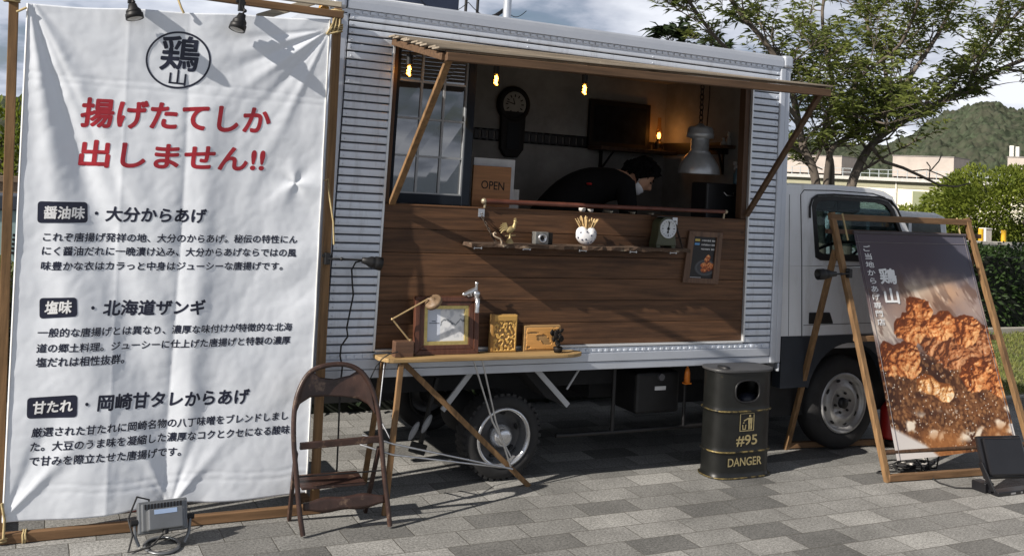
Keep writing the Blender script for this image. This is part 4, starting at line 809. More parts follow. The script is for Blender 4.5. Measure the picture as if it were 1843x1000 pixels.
def chunks(rgb, U, V, asp, lst, seed=1, dark=C_(95, 42, 22), mid=C_(188, 98, 48), hi=C_(246, 190, 128)):
    wx = (fbm(U*7, V*7*asp, seed, 4)-.5); wy = (fbm(U*7+40, V*7*asp, seed+5, 4)-.5)
    fine = fbm(U*26, V*26*asp, seed+9, 4)
    for (cu, cv, ru, rv_) in lst:
        x = (U-cu+wx*.10)/ru; y = (V-cv+wy*.10/asp)/rv_; d = np.sqrt(x*x+y*y); ins = 1-sstep(.86, 1.02, d+(fine-.5)*.35)
        light = np.clip(.62-.30*x*.3-.42*y+(fine-.5)*1.7-.25*d**3, 0, 1); c = mixc(dark+0*U[..., None], mid+0*U[..., None], sstep(.05, .5, light)); c = mixc(c, hi+0*c, sstep(.62, 1.0, light)*.9); rgb = mixc(rgb, c, ins)
    return rgb
def menucol(U, V):
    V = 1-V; asp = 1.7; rgb = np.zeros(U.shape+(3,))+C_(34, 33, 34); x, y = (U-.66)/.46, (V-.74)/.20; d = np.sqrt(x*x+y*y)
    rgb = mixc(rgb, C_(70, 72, 76)+0*rgb, 1-sstep(.94, 1.0, d)); rgb = mixc(rgb, C_(96, 98, 102)+0*rgb, (1-sstep(.84, .87, d))*.6); rgb = mixc(rgb, C_(58, 60, 64)+0*rgb, 1-sstep(.78, .80, d))
    return chunks(rgb, U, V, asp, [(.62, .80, .16, .07), (.80, .76, .16, .08), (.60, .69, .15, .07), (.76, .66, .15, .08), (.92, .72, .12, .09), (.70, .57, .13, .08), (.74, .49, .10, .06)], 3)
PRT = vcol('menu_print', .35)
painted('menu_sheet', lambda s, t: bil(cn, .165+.67*s, .095+.81*t)+Vector((0, .001, 0)), 60, 100, menucol, PRT, mf)
lay = lambda s, t: bil(cn, .165+.67*s, .095+.81*t)+Vector((0, -.0012, 0))
def chip(mb, s0, t0, s1, t1): mb.add([lay(s0, t0), lay(s1, t0), lay(s1, t1), lay(s0, t1)], [(0, 1, 2, 3)])
mb = MB(); chip(mb, .08, .885, .29, .935); mb.build('label_chip', flat('chip_yellow', (.55, .42, .10)), mf)
mb = MB(); chip(mb, .08, .79, .29, .84); mb.build('label_chip', flat('chip_blue', (.10, .28, .55)), mf)
mb = MB(); rr = random.Random(4)
for t in (.905, .805, .70):
    for s in np.arange(.38, .76, .05): chip(mb, s, t-rr.uniform(.012, .02), s+rr.uniform(.025, .042), t+rr.uniform(.012, .022))
    for s in np.arange(.82, .96, .05): chip(mb, s, t-.018, s+.035, t+.02)
for s in np.arange(.06, .5, .035): chip(mb, s, .012, s+.025, .028)
mb.build('price_lines', flat('print_white', (.6, .6, .6)), mf)
# silver tap
p = at(853, 527, 1, -.03); tp = thing('water_tap', 'silver water tap on the brown wall above the framed certificate', 'tap', (p.x, 0, p.z))
CHR = pm('chrome', (.62, .63, .65), .22, .85, var=.1)
mb = MB(); mb.cyl((p.x, -.003, p.z-.01), (p.x, -.075, p.z-.01), .016, n=14); mb.lathe([(.03, .0), (.03, .006), (.02, .012)], (p.x, -.002, p.z-.01), (0, -1, 0), 18); mb.ell((p.x, -.06, p.z), (.024, .026, .024))
mb.tube([(p.x, -.07, p.z-.02), (p.x-.004, -.095, p.z-.03), (p.x-.006, -.10, p.z-.07), (p.x-.006, -.10, p.z-.10)], [.015, .015, .013, .014], 12); mb.cyl((p.x, -.06, p.z+.02), (p.x, -.06, p.z+.055), .008, n=10); mb.tube([(p.x, -.06, p.z+.03), (p.x-.035, -.064, p.z+.012), (p.x-.075, -.07, p.z-.002)], [.010, .014, .011], 10); mb.ell((p.x-.075, -.07, p.z-.002), (.016, .012, .012)); mb.ell((p.x, -.06, p.z+.058), .011, 10, 6); mb.build('tap_body', CHR, tp)
# ------------------------------------------------------------------ ironing-board table and what stands on it
TZ = .788; yf, yb_ = -.185, -.020
t0, t1 = at(690, 640, 1, yf), at(1058, 634, 1, yf); TX0, TX1 = t0.x, t1.x
tb = thing('side_table', 'narrow pale wooden ironing-board table on splayed legs against the truck', 'table', ((TX0+TX1)/2, -.1, 0))
mb = MB(); ym = (yf+yb_)/2; hw = (yb_-yf)/2
loop = [(TX0+.0, yb_), (TX0-.0, ym), (TX0+.035, yf+.004), (TX0+.06, yf), (TX1-.16, yf)]+[(TX1-.16+.16*math.sin(R(a)), ym-hw*math.cos(R(a))) for a in range(10, 171, 16)]+[(TX1-.16, yb_)]
mb.prism([(x, y, TZ-.022) for x, y in loop], (0, 0, .022)); mb.build('table_top', wood('pale_board', (.25, .155, .065), (.46, .32, .15), 'x', .6, knots=(.14, .08, .035)), tb, bevel=.004)
fA, fB, fC = at(692, 927, 2, 0), at(655, 868, 2, 0), at(952, 874, 2, 0); tA, tB, tC = Vector((TX0+.11, yf+.02, TZ-.03)), Vector((TX0+.05, yb_-.03, TZ-.03)), Vector((TX0+.14, ym, TZ-.03))
BZ = BROWNZ
for a, b in ((tA, fA), (tB, fB), (tC, fC)): mb = MB(); mb.bar(b, a, .030, .022, (0, 1, .2)); mb.build('leg', BZ, tb, bevel=.003)
mb = MB(); k = tC.lerp(fC, .80)
for dx in (0, .055): a = Vector((TX0+.56+dx, ym, TZ-.02)); mb.tube([a, a.lerp(k, .6), k+Vector((.03, -.016, -.02 if dx else .03))], .0055, 8)
for t_, dy in ((.53, -.016), (.60, .0)): mb.tube([tA.lerp(fA, t_)+Vector((-.14, .1+dy, .03)), tA.lerp(fA, t_)+Vector((.0, -.018, 0)), tC.lerp(fC, .84)+Vector((0, -.018+dy, 0))], .0055, 8)
mb.tube([tB+Vector((0, -.02, 0)), tA.lerp(fA, .5)+Vector((-.06, .08, .1)), tA.lerp(fA, .53)], .004, 6); mb.bar(tA+Vector((-.06, .06, .012)), tC+Vector((.02, 0, .012)), .06, .012); mb.build('brace', STEEL, tb)
# framed certificate
yo = -.055; ca, cb_ = at(743, 628, 1, yo-.02), at(858, 628, 1, yo-.02); top_ = at(742, 532, 1, yo+.02)
fx0, fx1, fz0, fz1 = ca.x, cb_.x, TZ, top_.z
lean = .03; cq = [Vector((fx0, yo-.012, fz0)), Vector((fx1, yo-.012, fz0)), Vector((fx1, yo-.012+lean, fz1)), Vector((fx0, yo-.012+lean, fz1))]
fc = thing('framed_certificate', 'deep brown frame with gold inner edge around a snowy mountain print', 'picture frame', ((fx0+fx1)/2, yo, fz0))
mb = MB(); frame4(mb, cq, (0, 0), (.075, .085), .0, -.035); frame4(mb, cq, (.075, .085), (.15, .16), -.0, -.028); mb.build('frame', wood('red_brown_frame', (.055, .022, .014), (.14, .058, .036), 'z', .35), fc, bevel=.003)
mb = MB(); frame4(mb, cq, (.15, .16), (.205, .22), -.001, -.018); mb.build('gold_slip', pm('gold', (.55, .43, .16), .35, .6, var=.2, vs=40), fc)
def cert(U, V):
    V = 1-V; rgb = np.zeros(U.shape+(3,))+C_(228, 230, 232); n = fbm(U*9, V*6, 11, 5); ridge = .52-.16*np.abs(np.sin(U*7.5+.6))+(n-.5)*.2
    rgb = mixc(rgb, C_(150, 156, 164)+0*rgb, sstep(.45, .75, n)*.5*(V < .9)); line = np.exp(-((V-ridge)/.022)**2); rgb = mixc(rgb, C_(70, 76, 84)+0*rgb, line*.8)
    rgb = mixc(rgb, C_(206, 214, 228)+0*rgb, 1-sstep(.36, .37, U)); return rgb
painted('print', lambda s, t: bil(cq, .2+.6*s, .215+.57*t)+Vector((0, -.004, 0)), 70, 60, cert, vcol('certificate_print', .3), fc)
mb = MB(); rr = random.Random(8)
pl_ = lambda s, t: bil(cq, .2+.6*s, .215+.57*t)+Vector((0, -.0055, 0))
for t, (a, b) in ((.60, (.14, .24)), (.54, (.08, .32))):
    for s in np.arange(a, b, .026): mb.add([pl_(s, t), pl_(s+.018, t), pl_(s+.018, t+.028), pl_(s, t+.028)], [(0, 1, 2, 3)])
mb.build('caption', flat('print_dark', (.08, .09, .12)), fc)
# desk lamp
yl = -.145; b0, b1 = at(711, 636, 1, yl), at(746, 614, 1, yl)
dl_ = thing('desk_lamp', 'thin brass arm lamp with a small round shade on a wooden block', 'lamp', ((b0.x+b1.x)/2, yl+.02, TZ))
mb = MB(); mb.box((b0.x, yl, TZ), (b1.x, yl+.055, b1.z)); mb.build('base', wood('walnut_block', (.07, .035, .022), (.15, .085, .055), 'x', .5), dl_, bevel=.003)
mb = MB(); e0, e1, e2 = at(738, 613, 1, yl+.03), at(706, 574, 1, yl+.03), at(770, 538, 1, yl+.03); e0.z = b1.z-.004; mb.tube([e0, e1], .0048, 8); mb.tube([e1, e2], .0048, 8); mb.ell(e1, .008, 8, 6); mb.cyl(e0, e0+Vector((0, 0, .012)), .008, n=10); mb.build('arm', pm('pale_brass', (.52, .38, .20), .35, .5), dl_)
mb = MB(); hc = at(780, 543, 1, yl+.02); ax = Vector((.62, .30, -.72)).normalized(); mb.lathe([(0, -.030), (.013, -.030), (.015, -.014), (.044, -.012), (.050, -.004), (.050, .012), (.040, .014), (.036, .004), (0, .002)], hc, ax, 28); mb.cyl(e2, hc-ax*.025, .007, n=8); mb.build('lamp_shade', wood('lamp_wood', (.14, .09, .055), (.26, .18, .11), 'y', .5), dl_)
mb = MB(); mb.tube([at(716, 633, 1, yl-.004), at(700, 637, 1, yl-.03), at(688, 645, 1, yl-.045), at(676, 660, 1, -.06), at(667, 680, 1, -.04), at(655, 700, 1, -.02)], .0032, 6); mb.build('cord', RUB, dl_)
# carved plaques
def plaque(name, lab, u0, v0, u1, v1, y, col, carve, nu, nv):
    a, b = at(u0, v1, 1, y), at(u1, v0, 1, y); a.z = TZ; t = thing(name, lab, 'carving', ((a.x+b.x)/2, y, TZ))
    mb = MB(); mb.box((a.x, y+.004, a.z), (b.x, y+.03, b.z)); mb.build('board', col, t, bevel=.003)
    def fn(s, q): return Vector((a.x+.001+(b.x-a.x-.002)*s, y+.003+carve(s, q)[0], a.z+.001+(b.z-a.z-.002)*q))
    def cf(U, V):
        out = np.zeros(U.shape+(3,))
        for j in range(U.shape[0]):
            for i in range(U.shape[1]): out[j, i] = carve(U[j, i], V[j, i])[1]
        return out
    painted('carved_face', fn, nu, nv, cf, vcol('carved_'+lab[:5].strip(), .5), t)
PWD = wood('plaque_wood', (.30, .17, .06), (.48, .30, .12), 'x', .5)
def carveA(s, q):
    if s < .12 or s > .93 or q < .06 or q > .84: return (-.004-(.004 if .02 < s < .98 and .02 < q < .98 else 0), C_(190, 150, 82) if s > .1 else C_(150, 112, 58))
    n = mnoise.noise(Vector((s*11+q*4, q*13-s*5, 2.2))); k = min(1, max(0, (n+.12)*5)); return (.008*(1-k)-.006*k, C_(88, 56, 22)*(1-k)+C_(206, 165, 92)*k)
plaque('carved_plaque', 'upright pale plaque densely carved with small leaves', 882, 566, 932, 625, -.075, PWD, carveA, 64, 76)
def carveB(s, q):
    c = C_(204, 152, 88)*(1+.1*mnoise.noise(Vector((s*3, q*30, 0)))); d = -.002
    ed = min(s, 1-s, q*.7, (1-q)*.7)
    if ed < .05+.02*mnoise.noise(Vector((s*9, q*9, 5))): return (.003, C_(160, 108, 56))
    for cu, cv, ru, rv_ in ((.50, .52, .15, .13), (.60, .40, .12, .14), (.42, .58, .08, .06), (.24, .72, .17, .030), (.12, .16, .06, .04), (.86, .72, .07, .13), (.82, .5, .05, .16), (.92, .42, .05, .2), (.66, .30, .1, .06)):
        x, y = (s-cu)/ru, (q-cv)/rv_
        if x*x+y*y+.5*mnoise.noise(Vector((s*14, q*14, 3))) < .9: return (.006, C_(46, 26, 14))
    return (d, c)
plaque('carved_plaque', 'low wide plaque carved with a dark branch, behind the black ornament', 943, 585, 1010, 624, -.075, wood('plaque_red', (.28, .165, .065), (.46, .29, .13), 'x', .5), carveB, 80, 50)
p = at(1004, 628, 1, -.125); p.z = TZ; bo = thing('bonsai_ornament', 'small black metal plant ornament in a round pot on the table', 'ornament', p)
mb = MB(); mb.lathe([(0, 0), (.020, 0), (.026, .012), (.028, .03), (.022, .034), (0, .03)], p, n=16); mb.build('pot', BLK, bo)
mb = MB(); rr = random.Random(6)
for k in range(11):
    a = rr.uniform(0, 6.28); h = rr.uniform(.05, .115); e = p+Vector((.03*math.cos(a)-.008, .018*math.sin(a), h)); mb.tube([p+Vector((0, 0, .03)), p.lerp(e, .6)+Vector((0, 0, .018)), e], [.004, .003, .002], 5)
    for j in range(2): mb.ell(e+Vector((rr.uniform(-.012, .012), rr.uniform(-.008, .008), rr.uniform(-.012, .01))), (.011, .004, .017), 8, 5, Matrix.Rotation(rr.uniform(-1, 1), 3, 'Y'))
mb.build('stems', BLK, bo)
# ------------------------------------------------------------------ big white banner on a timber frame
YF = -.075; YC_ = -.118
bk = lambda u, v, y=YC_: at(u, v, 1, y)
TL, TR, BL, BR_ = bk(48, 6), bk(595, 35), bk(3, 940), bk(553, 886)
fr = thing('banner_frame', 'tall rough timber frame standing in front of the truck tail', 'frame', ((BL.x+BR_.x)/2, YF, 0))
lp0, lp1, rp0, rp1 = at(-4, 965, 1, YF), at(25, 2, 1, YF), at(566, 905, 1, YF), at(607, 26, 1, YF); lp0.z = rp0.z = 0
ex = lambda a, b, k: a+(b-a)*k
lp1 = ex(lp0, lp1, 1.06); rp1 = ex(rp0, rp1, 1.012)
for a, b in ((lp0, lp1), (rp0, rp1)): mb = MB(); mb.bar(a, b, .042, .040, (0, 1, 0)); mb.build('post', BROWNZ, fr, bevel=.003)
zt0 = bk(600, 24, YF); zt1 = bk(480, 7, YF); d_ = (zt0-zt1)/(zt0.x-zt1.x)
tl_ = zt0+d_*(lp1.x-.05-zt0.x); tr_2 = zt0+d_*(rp1.x+.02-zt0.x)
mb = MB(); mb.bar(tl_+Vector((0, -.041, -.012)), tr_2+Vector((0, -.041, -.012)), .036, .038, (0, 0, 1)); mb.build('top_rail', BROWN, fr, bevel=.003)
mb = MB(); mb.bar(tl_+Vector((.3, .12, .05)), tr_2+Vector((0, .0, .05)), .03, .03, (0, 0, 1)); mb.bar(tr_2+Vector((-.42, .10, -.06)), tr_2+Vector((-.05, .10, .10)), .03, .04); mb.build('rail', wood('bleached', (.30, .26, .20), (.52, .47, .38), 'x', .8), fr, bevel=.003)
mb = MB(); mb.box((lp0.x-.03, YF-.062, .002), (rp0.x+.02, YF-.022, .047)); mb.build('bottom_rail', BROWN, fr, bevel=.004)
mb = MB(); mb.bar((lp0.x-.03, YF+.25, .02), (rp0.x, YF+.35, .02), .04, .04); mb.bar((lp0.x, YF, .02), (lp0.x, YF+.26, .02), .04, .04); mb.bar((rp0.x-.02, YF, .02), (rp0.x-.02, YF+.36, .02), .04, .04); mb.build('foot', BROWN, fr, bevel=.003)
mb = MB(); rr = random.Random(9)
def wrap(mb, c, r, n, ax='z'):
    for k in range(n):
        o = Vector((0, 0, (k-n/2)*.011)) if ax == 'z' else Vector(((k-n/2)*.011, 0, 0))
        mb.tube([c+o+(Vector((r*math.cos(t), r*math.sin(t), rr.uniform(-.003, .003))) if ax == 'z' else Vector((rr.uniform(-.003, .003), r*math.cos(t), r*math.sin(t)))) for t in [2*math.pi*i/12 for i in range(12)]], .0045, 5, closed=True)
wrap(mb, rp1+Vector((0, 0, -.10)), .034, 4); mb.build('rope', ROPE_M, fr); mb = MB()
wrap(mb, rp1+Vector((0, 0, -.02)), .034, 3); mb.build('rope', ROPE_M, fr); mb = MB()
for a, b in (((604, 27), (588, 62)), ((606, 32), (597, 62)), ((588, 62), (614, 56)), ((600, 40), (590, 60)), ((612, 30), (606, 60))): mb.tube([at(*a, 1, YF-.05), (at(*a, 1, YF-.05)+at(*b, 1, YF-.05))/2+Vector((.004, -.01, 0)), at(*b, 1, YF-.052)], .005, 5)
mb.build('rope', ROPE_M, fr); mb = MB()
wrap(mb, lp0+Vector((.01, -.04, .03)), .034, 2); mb.build('rope', ROPE_M, fr); mb = MB()
wrap(mb, lp1+Vector((0, 0, -.14)), .034, 2); mb.build('rope', ROPE_M, fr); mb = MB()
wrap(mb, Vector(((lp0.x+rp0.x)/2-.62, YF-.042, .025)), .030, 2, 'x'); mb.build('rope', ROPE_M, fr); mb = MB()
mb.tube([at(30, 22, 1, YF-.04), at(48, 14, 1, YF-.05)], .006, 5); mb.build('rope', ROPE_M, fr); mb = MB()
mb.tube([at(3, 905, 1, YC_-.006), at(8, 935, 1, YC_-.01), at(6, 968, 1, YF-.07)], .006, 5); mb.build('rope', ROPE_M, fr); mb = MB()
mb.tube([at(583, 325, 1, YC_), at(590, 322, 1, YF-.05), at(594, 360, 1, YF-.05), at(600, 400, 1, YF-.05), at(601, 440, 1, YF-.05)], .005, 6); mb.build('rope', ROPE_M, fr); mb = MB()
mb.tube([at(321, 0, 1, YF-.05), at(326, 14, 1, YF-.07), at(331, 24, 1, YF-.065)], .006, 5); mb.build('rope', ROPE_M, fr); mb = MB()
mb.tube([at(555, 858, 1, YC_), at(553, 872, 1, YC_), at(564, 880, 1, YF-.04)], .005, 6); mb.build('rope', ROPE_M, fr); mb = MB()
p = at(583, 16, 1, YF+.06); mb = MB(); mb.ell(p, (.03, .03, .03)); mb.build('lantern_ball', pm('ochre_ball', (.45, .24, .04), .35), fr)
def banner_st(x, z):
    t = (z-(BL.z+BR_.z)/2)/(((TL.z+TR.z)-(BL.z+BR_.z))/2); t_ = min(1.05, max(-.05, t)); xl = BL.x+(TL.x-BL.x)*t_; xr = BR_.x+(TR.x-BR_.x)*t_; return (x-xl)/(xr-xl), t_
BW, BH = (TR.x-TL.x), (TL.z-BL.z)
def fold(r, th, th0, wd, amp, grow=.25, fall=9): return amp*math.exp(-((th-th0)/wd)**2)*(r/(grow+r))*math.exp(-(r/fall)**2)
def banner_y(x, z):
    s, t = banner_st(x, z); X, Zd = s*BW, (1-t)*BH; y = 0
    r = math.hypot(X, Zd); th = math.degrees(math.atan2(Zd, X))          # fan from the top left tie
    y += fold(r, th, 80, 4.0, -.016)+fold(r, th, 71, 3.6, .022, .3)+fold(r, th, 60, 4.5, -.012, .3, 1.6)+fold(r, th, 63.5, 2.0, .008, .6, 2.6)+fold(r, th, 48, 5, .007, .2, .9)
    X2 = BW-X; r = math.hypot(X2, Zd); th = math.degrees(math.atan2(Zd, X2))
    y += fold(r, th, 38, 3.5, -.013, .1, .55)+fold(r, th, 28, 3, .012, .1, .5)+fold(r, th, 52, 4, .010, .1, .7)+fold(r, th, 20, 3, -.009, .1, .45)+fold(r, th, 66, 3.5, -.010, .2, 1.0)+fold(r, th, 12, 2.5, .008, .1, .4)
    X3, Z3 = X-.52*BW, t*BH; r = math.hypot(X3, Z3); th = math.degrees(math.atan2(Z3, X3))  # bunch at the bottom tie
    y += fold(r, th, 50, 7, -.012, .1, .40)+fold(r, th, 72, 6, .010, .1, .5)+fold(r, th, 118, 7, -.012, .1, .5)+fold(r, th, 146, 6, .008, .1, .5)
    X4 = X; r = math.hypot(X4, Z3); th = math.degrees(math.atan2(Z3, X4)); y += fold(r, th, 47, 6, -.014, .1, .55)+fold(r, th, 66, 6, .009, .1, .6)
    c = X-.505*BW-.012*math.sin(Zd*2.1); y += .010*math.exp(-abs(c)/.035)*(.35+.65*min(1, Zd/.9))-.010*math.exp(-((c-.10)/.06)**2)*min(1, Zd)      # centre crease
    c = X-.31*BW; y += -.003*math.exp(-abs(c)/.02)
    sx, sz = (s-.90), (t-.66); rr_ = math.hypot(sx*BW, sz*BH); th = math.degrees(math.atan2(sz*BH, -sx*BW))
    y += .006*math.exp(-(rr_/.22)**2)*math.sin(math.radians(th)*3+.8)
    y += .004*math.exp(-(((s-.93)/.10)**2))*math.sin(Zd*19+s*8)*math.exp(-((t-.45)/.3)**2)
    y += .010*math.sin(5.2*X+1.1*Zd+.4)*math.sin(math.pi*min(1, max(0, t)))+.007*math.sin(-3.0*X+2.4*Zd+1.0)
    y += .006*mnoise.noise(Vector((X*3.3, 0, Zd*2.2)))+.0022*mnoise.noise(Vector((X*9, 3, Zd*8)))+.0008*mnoise.noise(Vector((X*30, 5, Zd*30)))-.0035*abs(mnoise.noise(Vector((X*4.2+.6*Zd, 9, Zd*3.4))))-.0018*abs(mnoise.noise(Vector((X*10, 2, Zd*9+2*X))))
    for zh in (.10, .135): y += .0022*math.exp(-abs(t*BH-zh-.01*math.sin(X*9)-.006*mnoise.noise(Vector((X*12, 0, 0))))/.006)*min(1, X/.3)
    y += .0022*math.exp(-abs(Zd-.36-.01*math.sin(X*5))/.008)+.0016*math.exp(-abs(Zd-.40)/.007)
    return YC_+y*.9
def banner_pt(s, t):
    xl = BL.x+(TL.x-BL.x)*t; xr = BR_.x+(TR.x-BR_.x)*t; x = xl+(xr-xl)*s; zb_ = BL.z+(BR_.z-BL.z)*s+.018*math.exp(-((s-.52)/.10)**2)-.012*math.sin(math.pi*s*2)**2*(1 if s < .5 else .5); zt_ = TL.z+(TR.z-TL.z)*s-.006*math.sin(math.pi*s*3)**2
    z = zb_+(zt_-zb_)*t; return Vector((x, banner_y(x, z), z))
bn = thing('shop_banner', 'large white vinyl banner with red and navy Japanese lettering tied to the timber frame', 'banner', tuple((BL+BR_)/2))
mb = MB(); mb.grid(banner_pt, 190, 300); mb.build('cloth', pm('white_vinyl', (.76, .80, .86), .5, 0, var=.015, vs=3, bump=.05, bs=300, col2=(.67, .70, .75), c2amt=(.6, .9), c2s=4), bn, solid=.0015)
mb = MB(); mb.tube([banner_pt(1, k/40)+Vector((-.006, -.0045, 0)) for k in range(41)], .0035, 5); mb.build('hem', pm('hem_grey', (.70, .70, .68), .6), bn); mb = MB(); mb.tube([banner_pt(.004, k/40)+Vector((0, -.003, 0)) for k in range(41)], .003, 5); mb.build('hem', pm('hem_grey', (.70, .70, .68), .6), bn)
NAVYT = flat('navy_ink', (.012, .015, .035), .45); REDT = flat('red_ink', (.37, .018, .03), .45); WHT = flat('white_ink', (.78, .79, .80), .5)
def on_banner(off): return lambda p: Vector((p.x, banner_y(p.x, p.z)-off+(p.y-YC_), p.z))
def refine(mb, mx=.03):
    import bmesh
    bm = bmesh.new(); vs = [bm.verts.new(v) for v in mb.v]
    for f in mb.f:
        try: bm.faces.new([vs[i] for i in f])
        except ValueError: pass
    bmesh.ops.triangulate(bm, faces=bm.faces)
    for _ in range(4):
        e = [x for x in bm.edges if x.calc_length() > mx]
        if not e: break
        bmesh.ops.subdivide_edges(bm, edges=e, cuts=1); bmesh.ops.triangulate(bm, faces=[f for f in bm.faces if len(f.verts) > 3])
    bm.verts.index_update(); o = MB(); o.add([v.co.copy() for v in bm.verts], [tuple(v.index for v in f.verts) for f in bm.faces]); bm.free(); return o
def btext(mb, body, u0, v0, u1, v1, hpx, bold=0.0, rise=None):
    p0, p1 = bk(u0, v0), bk(u1, v1); h = (bk(u0, v0-hpx)-p0).length
    letter(mb, body, p0, p1, h, (.03, 0, 1), bold)
def bfin(mb, name, mat, parent, off):
    m = refine(mb); f = on_banner(off); m.v = [tuple(f(Vector(v))) for v in m.v]; return m.build(name, mat, parent)
# round emblem
mb = MB(); pc_ = [bk(320.5+58.5*math.cos(a), 108.5+51.5*math.sin(a)) for a in [2*math.pi*k/90 for k in range(90)]]; pi_2 = [bk(320.5+55*math.cos(a), 108.5+48*math.sin(a)) for a in [2*math.pi*k/90 for k in range(90)]]
mb.add(pc_+pi_2, [(k, (k+1) % 90, 90+(k+1) % 90, 90+k) for k in range(90)])
btext(mb, '鶏', 287, 125, 354, 129, 62, .020); btext(mb, '山', 303, 152, 333, 155, 27, .012); bfin(mb, 'emblem', NAVYT, bn, .0022)
mb = MB(); btext(mb, '揚げたてしか', 144, 227, 483, 241, 51, .032); btext(mb, '出しません!!', 142, 299, 473, 309, 47, .032); bfin(mb, 'headline', REDT, bn, .0022)
for cr_, tx in (([(68, 362), (158, 364), (158, 401), (67, 401)], ('醤油味', 78, 393, 151, 394, 22)), ([(71, 536), (138, 534), (139, 568), (71, 573)], ('塩味', 80, 565, 127, 562, 23)), ([(49, 715), (139, 708), (138, 748), (48, 752)], ('甘たれ', 58, 744, 129, 738, 22))):
    P = []
    for i in range(4):
        c, a, b = np.array(cr_[i], float), np.array(cr_[i-1], float), np.array(cr_[(i+1) % 4], float); r = 7
        pa = c+(a-c)/np.linalg.norm(a-c)*r; pb = c+(b-c)/np.linalg.norm(b-c)*r
        for k in range(6): t = k/5; P.append((1-t)**2*pa+2*t*(1-t)*c+t*t*pb)
    mb = MB(); mb.add([bk(*p) for p in P], [tuple(range(len(P)))]); bd = bfin(mb, 'flavour_badge', NAVYT, bn, .0020)
    mb = MB(); btext(mb, *tx, bold=.03); bfin(mb, 'badge_text', WHT, bd, .0042)
BULL = []
for (u, v), tx in (((174, 384), ('大分からあげ', 190, 398, 369, 401, 26, .032)), ((167, 553), ('北海道ザンギ', 185, 567, 367, 565, 27, .032)), ((156, 725), ('岡崎甘タレからあげ', 175, 737, 447, 726, 28, .032))):
    mb = MB(); btext(mb, *tx); bfin(mb, 'flavour_heading', NAVYT, bn, .0022); mb = MB(); mb.add([bk(u+3.2*math.cos(a), v+3.2*math.sin(a)) for a in [2*math.pi*k/14 for k in range(14)]], [tuple(range(14))]); bfin(mb, 'bullet', NAVYT, bn, .0022)
mb = MB()
for i_, a in enumerate((('これぞ唐揚げ発祥の地、大分のからあげ。秘伝の特性にん', 77, 434, 534, 438, 16), ('にく醤油だれに一晩漬け込み、大分からあげならではの風', 75, 459, 532, 462, 16), ('味豊かな衣はカラっと中身はジューシーな唐揚げです。', 73, 486, 508, 486, 16),
          ('一般的な唐揚げとは異なり、濃厚な味付けが特徴的な北海', 67, 606, 525, 595, 16), ('道の郷土料理。ジューシーに仕上げた唐揚げと特製の濃厚', 65, 634, 522, 619, 16), ('塩だれは相性抜群。', 64, 660, 223, 653, 17),
          ('厳選された甘たれに岡崎名物の八丁味噌をブレンドしまし', 56, 786, 518, 755, 17), ('た。大豆のうま味を凝縮した濃厚なコクとクセになる酸味', 54, 812, 521, 780, 17), ('で甘みを際立たせた唐揚げです。', 52, 838, 325, 820, 17))):
    btext(mb, *a, bold=.022)
    if i_ % 3 == 2: bfin(mb, 'flavour_text', NAVYT, bn, .0022); mb = MB()
# ------------------------------------------------------------------ clip lamps
def clip_lamp(label, clamp, mid, head, tip, r):
    """black clamp, short arm, cone socket from head to tip"""
    t = thing('clip_lamp', label, 'lamp', clamp); mb = MB(); c = V3(clamp)
    mb.box((c.x-.014, c.y-.024, c.z-.030), (c.x+.014, c.y+.012, c.z+.030)); mb.bar(c+Vector((-.03, -.012, .018)), c+Vector((.02, -.012, .010)), .012, .016); mb.build('clamp', DARKM, t, bevel=.003)
    mb = MB(); mb.tube([c+Vector((0, -.02, 0)), mid, head], .006, 6); mb.ell(mid, .010, 8, 6); mb.build('arm', DARKM, t)
    h, p = V3(head), V3(tip); ax = (p-h).normalized(); l = (p-h).length; mb = MB()
    mb.lathe([(0, -.004), (r*.45, 0), (r*.55, l*.25), (r*.82, l*.42), (r*.86, l*.55), (r*.80, l*.58), (r*.98, l*.66), (r, l), (r*.85, l), (r*.75, l*.7), (0, l*.6)], h, ax, 22); hd_ = mb.build('lamp_head', DARKM, t); return t, hd_
YT = YF-.075
for (uc, vc), (um, vm), (uh, vh), (ut, vt), lab in (((236, -4), (240, 4), (238, 8), (243, 34), 'black clip lamp on the banner top rail, pointing straight down beside the round emblem'), ((434, 10), (441, 20), (436, 26), (426, 54), 'black clip lamp on the banner top rail, the tilted one nearer the truck')):
    c = at(uc, vc, 1, YT-.005); t, h_ = clip_lamp(lab, c, at(um, vm, 1, YT-.03), at(uh, vh, 1, YT-.03), at(ut, vt, 1, YT-.042), .042)
    p = at(ut, vt, 1, YT-.042); q = at(uh, vh, 1, YT-.03); ax = (p-q).normalized(); mb = MB(); mb.lathe([(.036, -.002), (.02, .004), (0, .006)], p, ax, 18); mb.build('lens', pm('lens_glass', (.5, .48, .44), .2), h_)
    t['group'] = 'clip lamps on the banner top rail'
c = at(588, 465, 1, YF-.03); t, _ = clip_lamp('black clip lamp on the banner post, reaching sideways over the siding', c, at(615, 466, 1, YF-.07), at(652, 468, 1, YF-.06), at(686, 475, 1, YF-.06), .036)
cable = thing('lamp_cable', 'black cable hanging in front of the siding from the clip lamp down behind the chair', 'cable', at(615, 650, 1, -.06))
mb = MB(); P_ = [(655, 468), (640, 472), (633, 485), (634, 510), (636, 530), (631, 555), (624, 590), (626, 605), (614, 622), (612, 640), (616, 660), (612, 700), (609, 780), (606, 850)]
mb.tube([at(u, v, 1, -.055 if v < 800 else -.02) for u, v in P_], .0048, 6); mb.build('wire', RUB, cable)
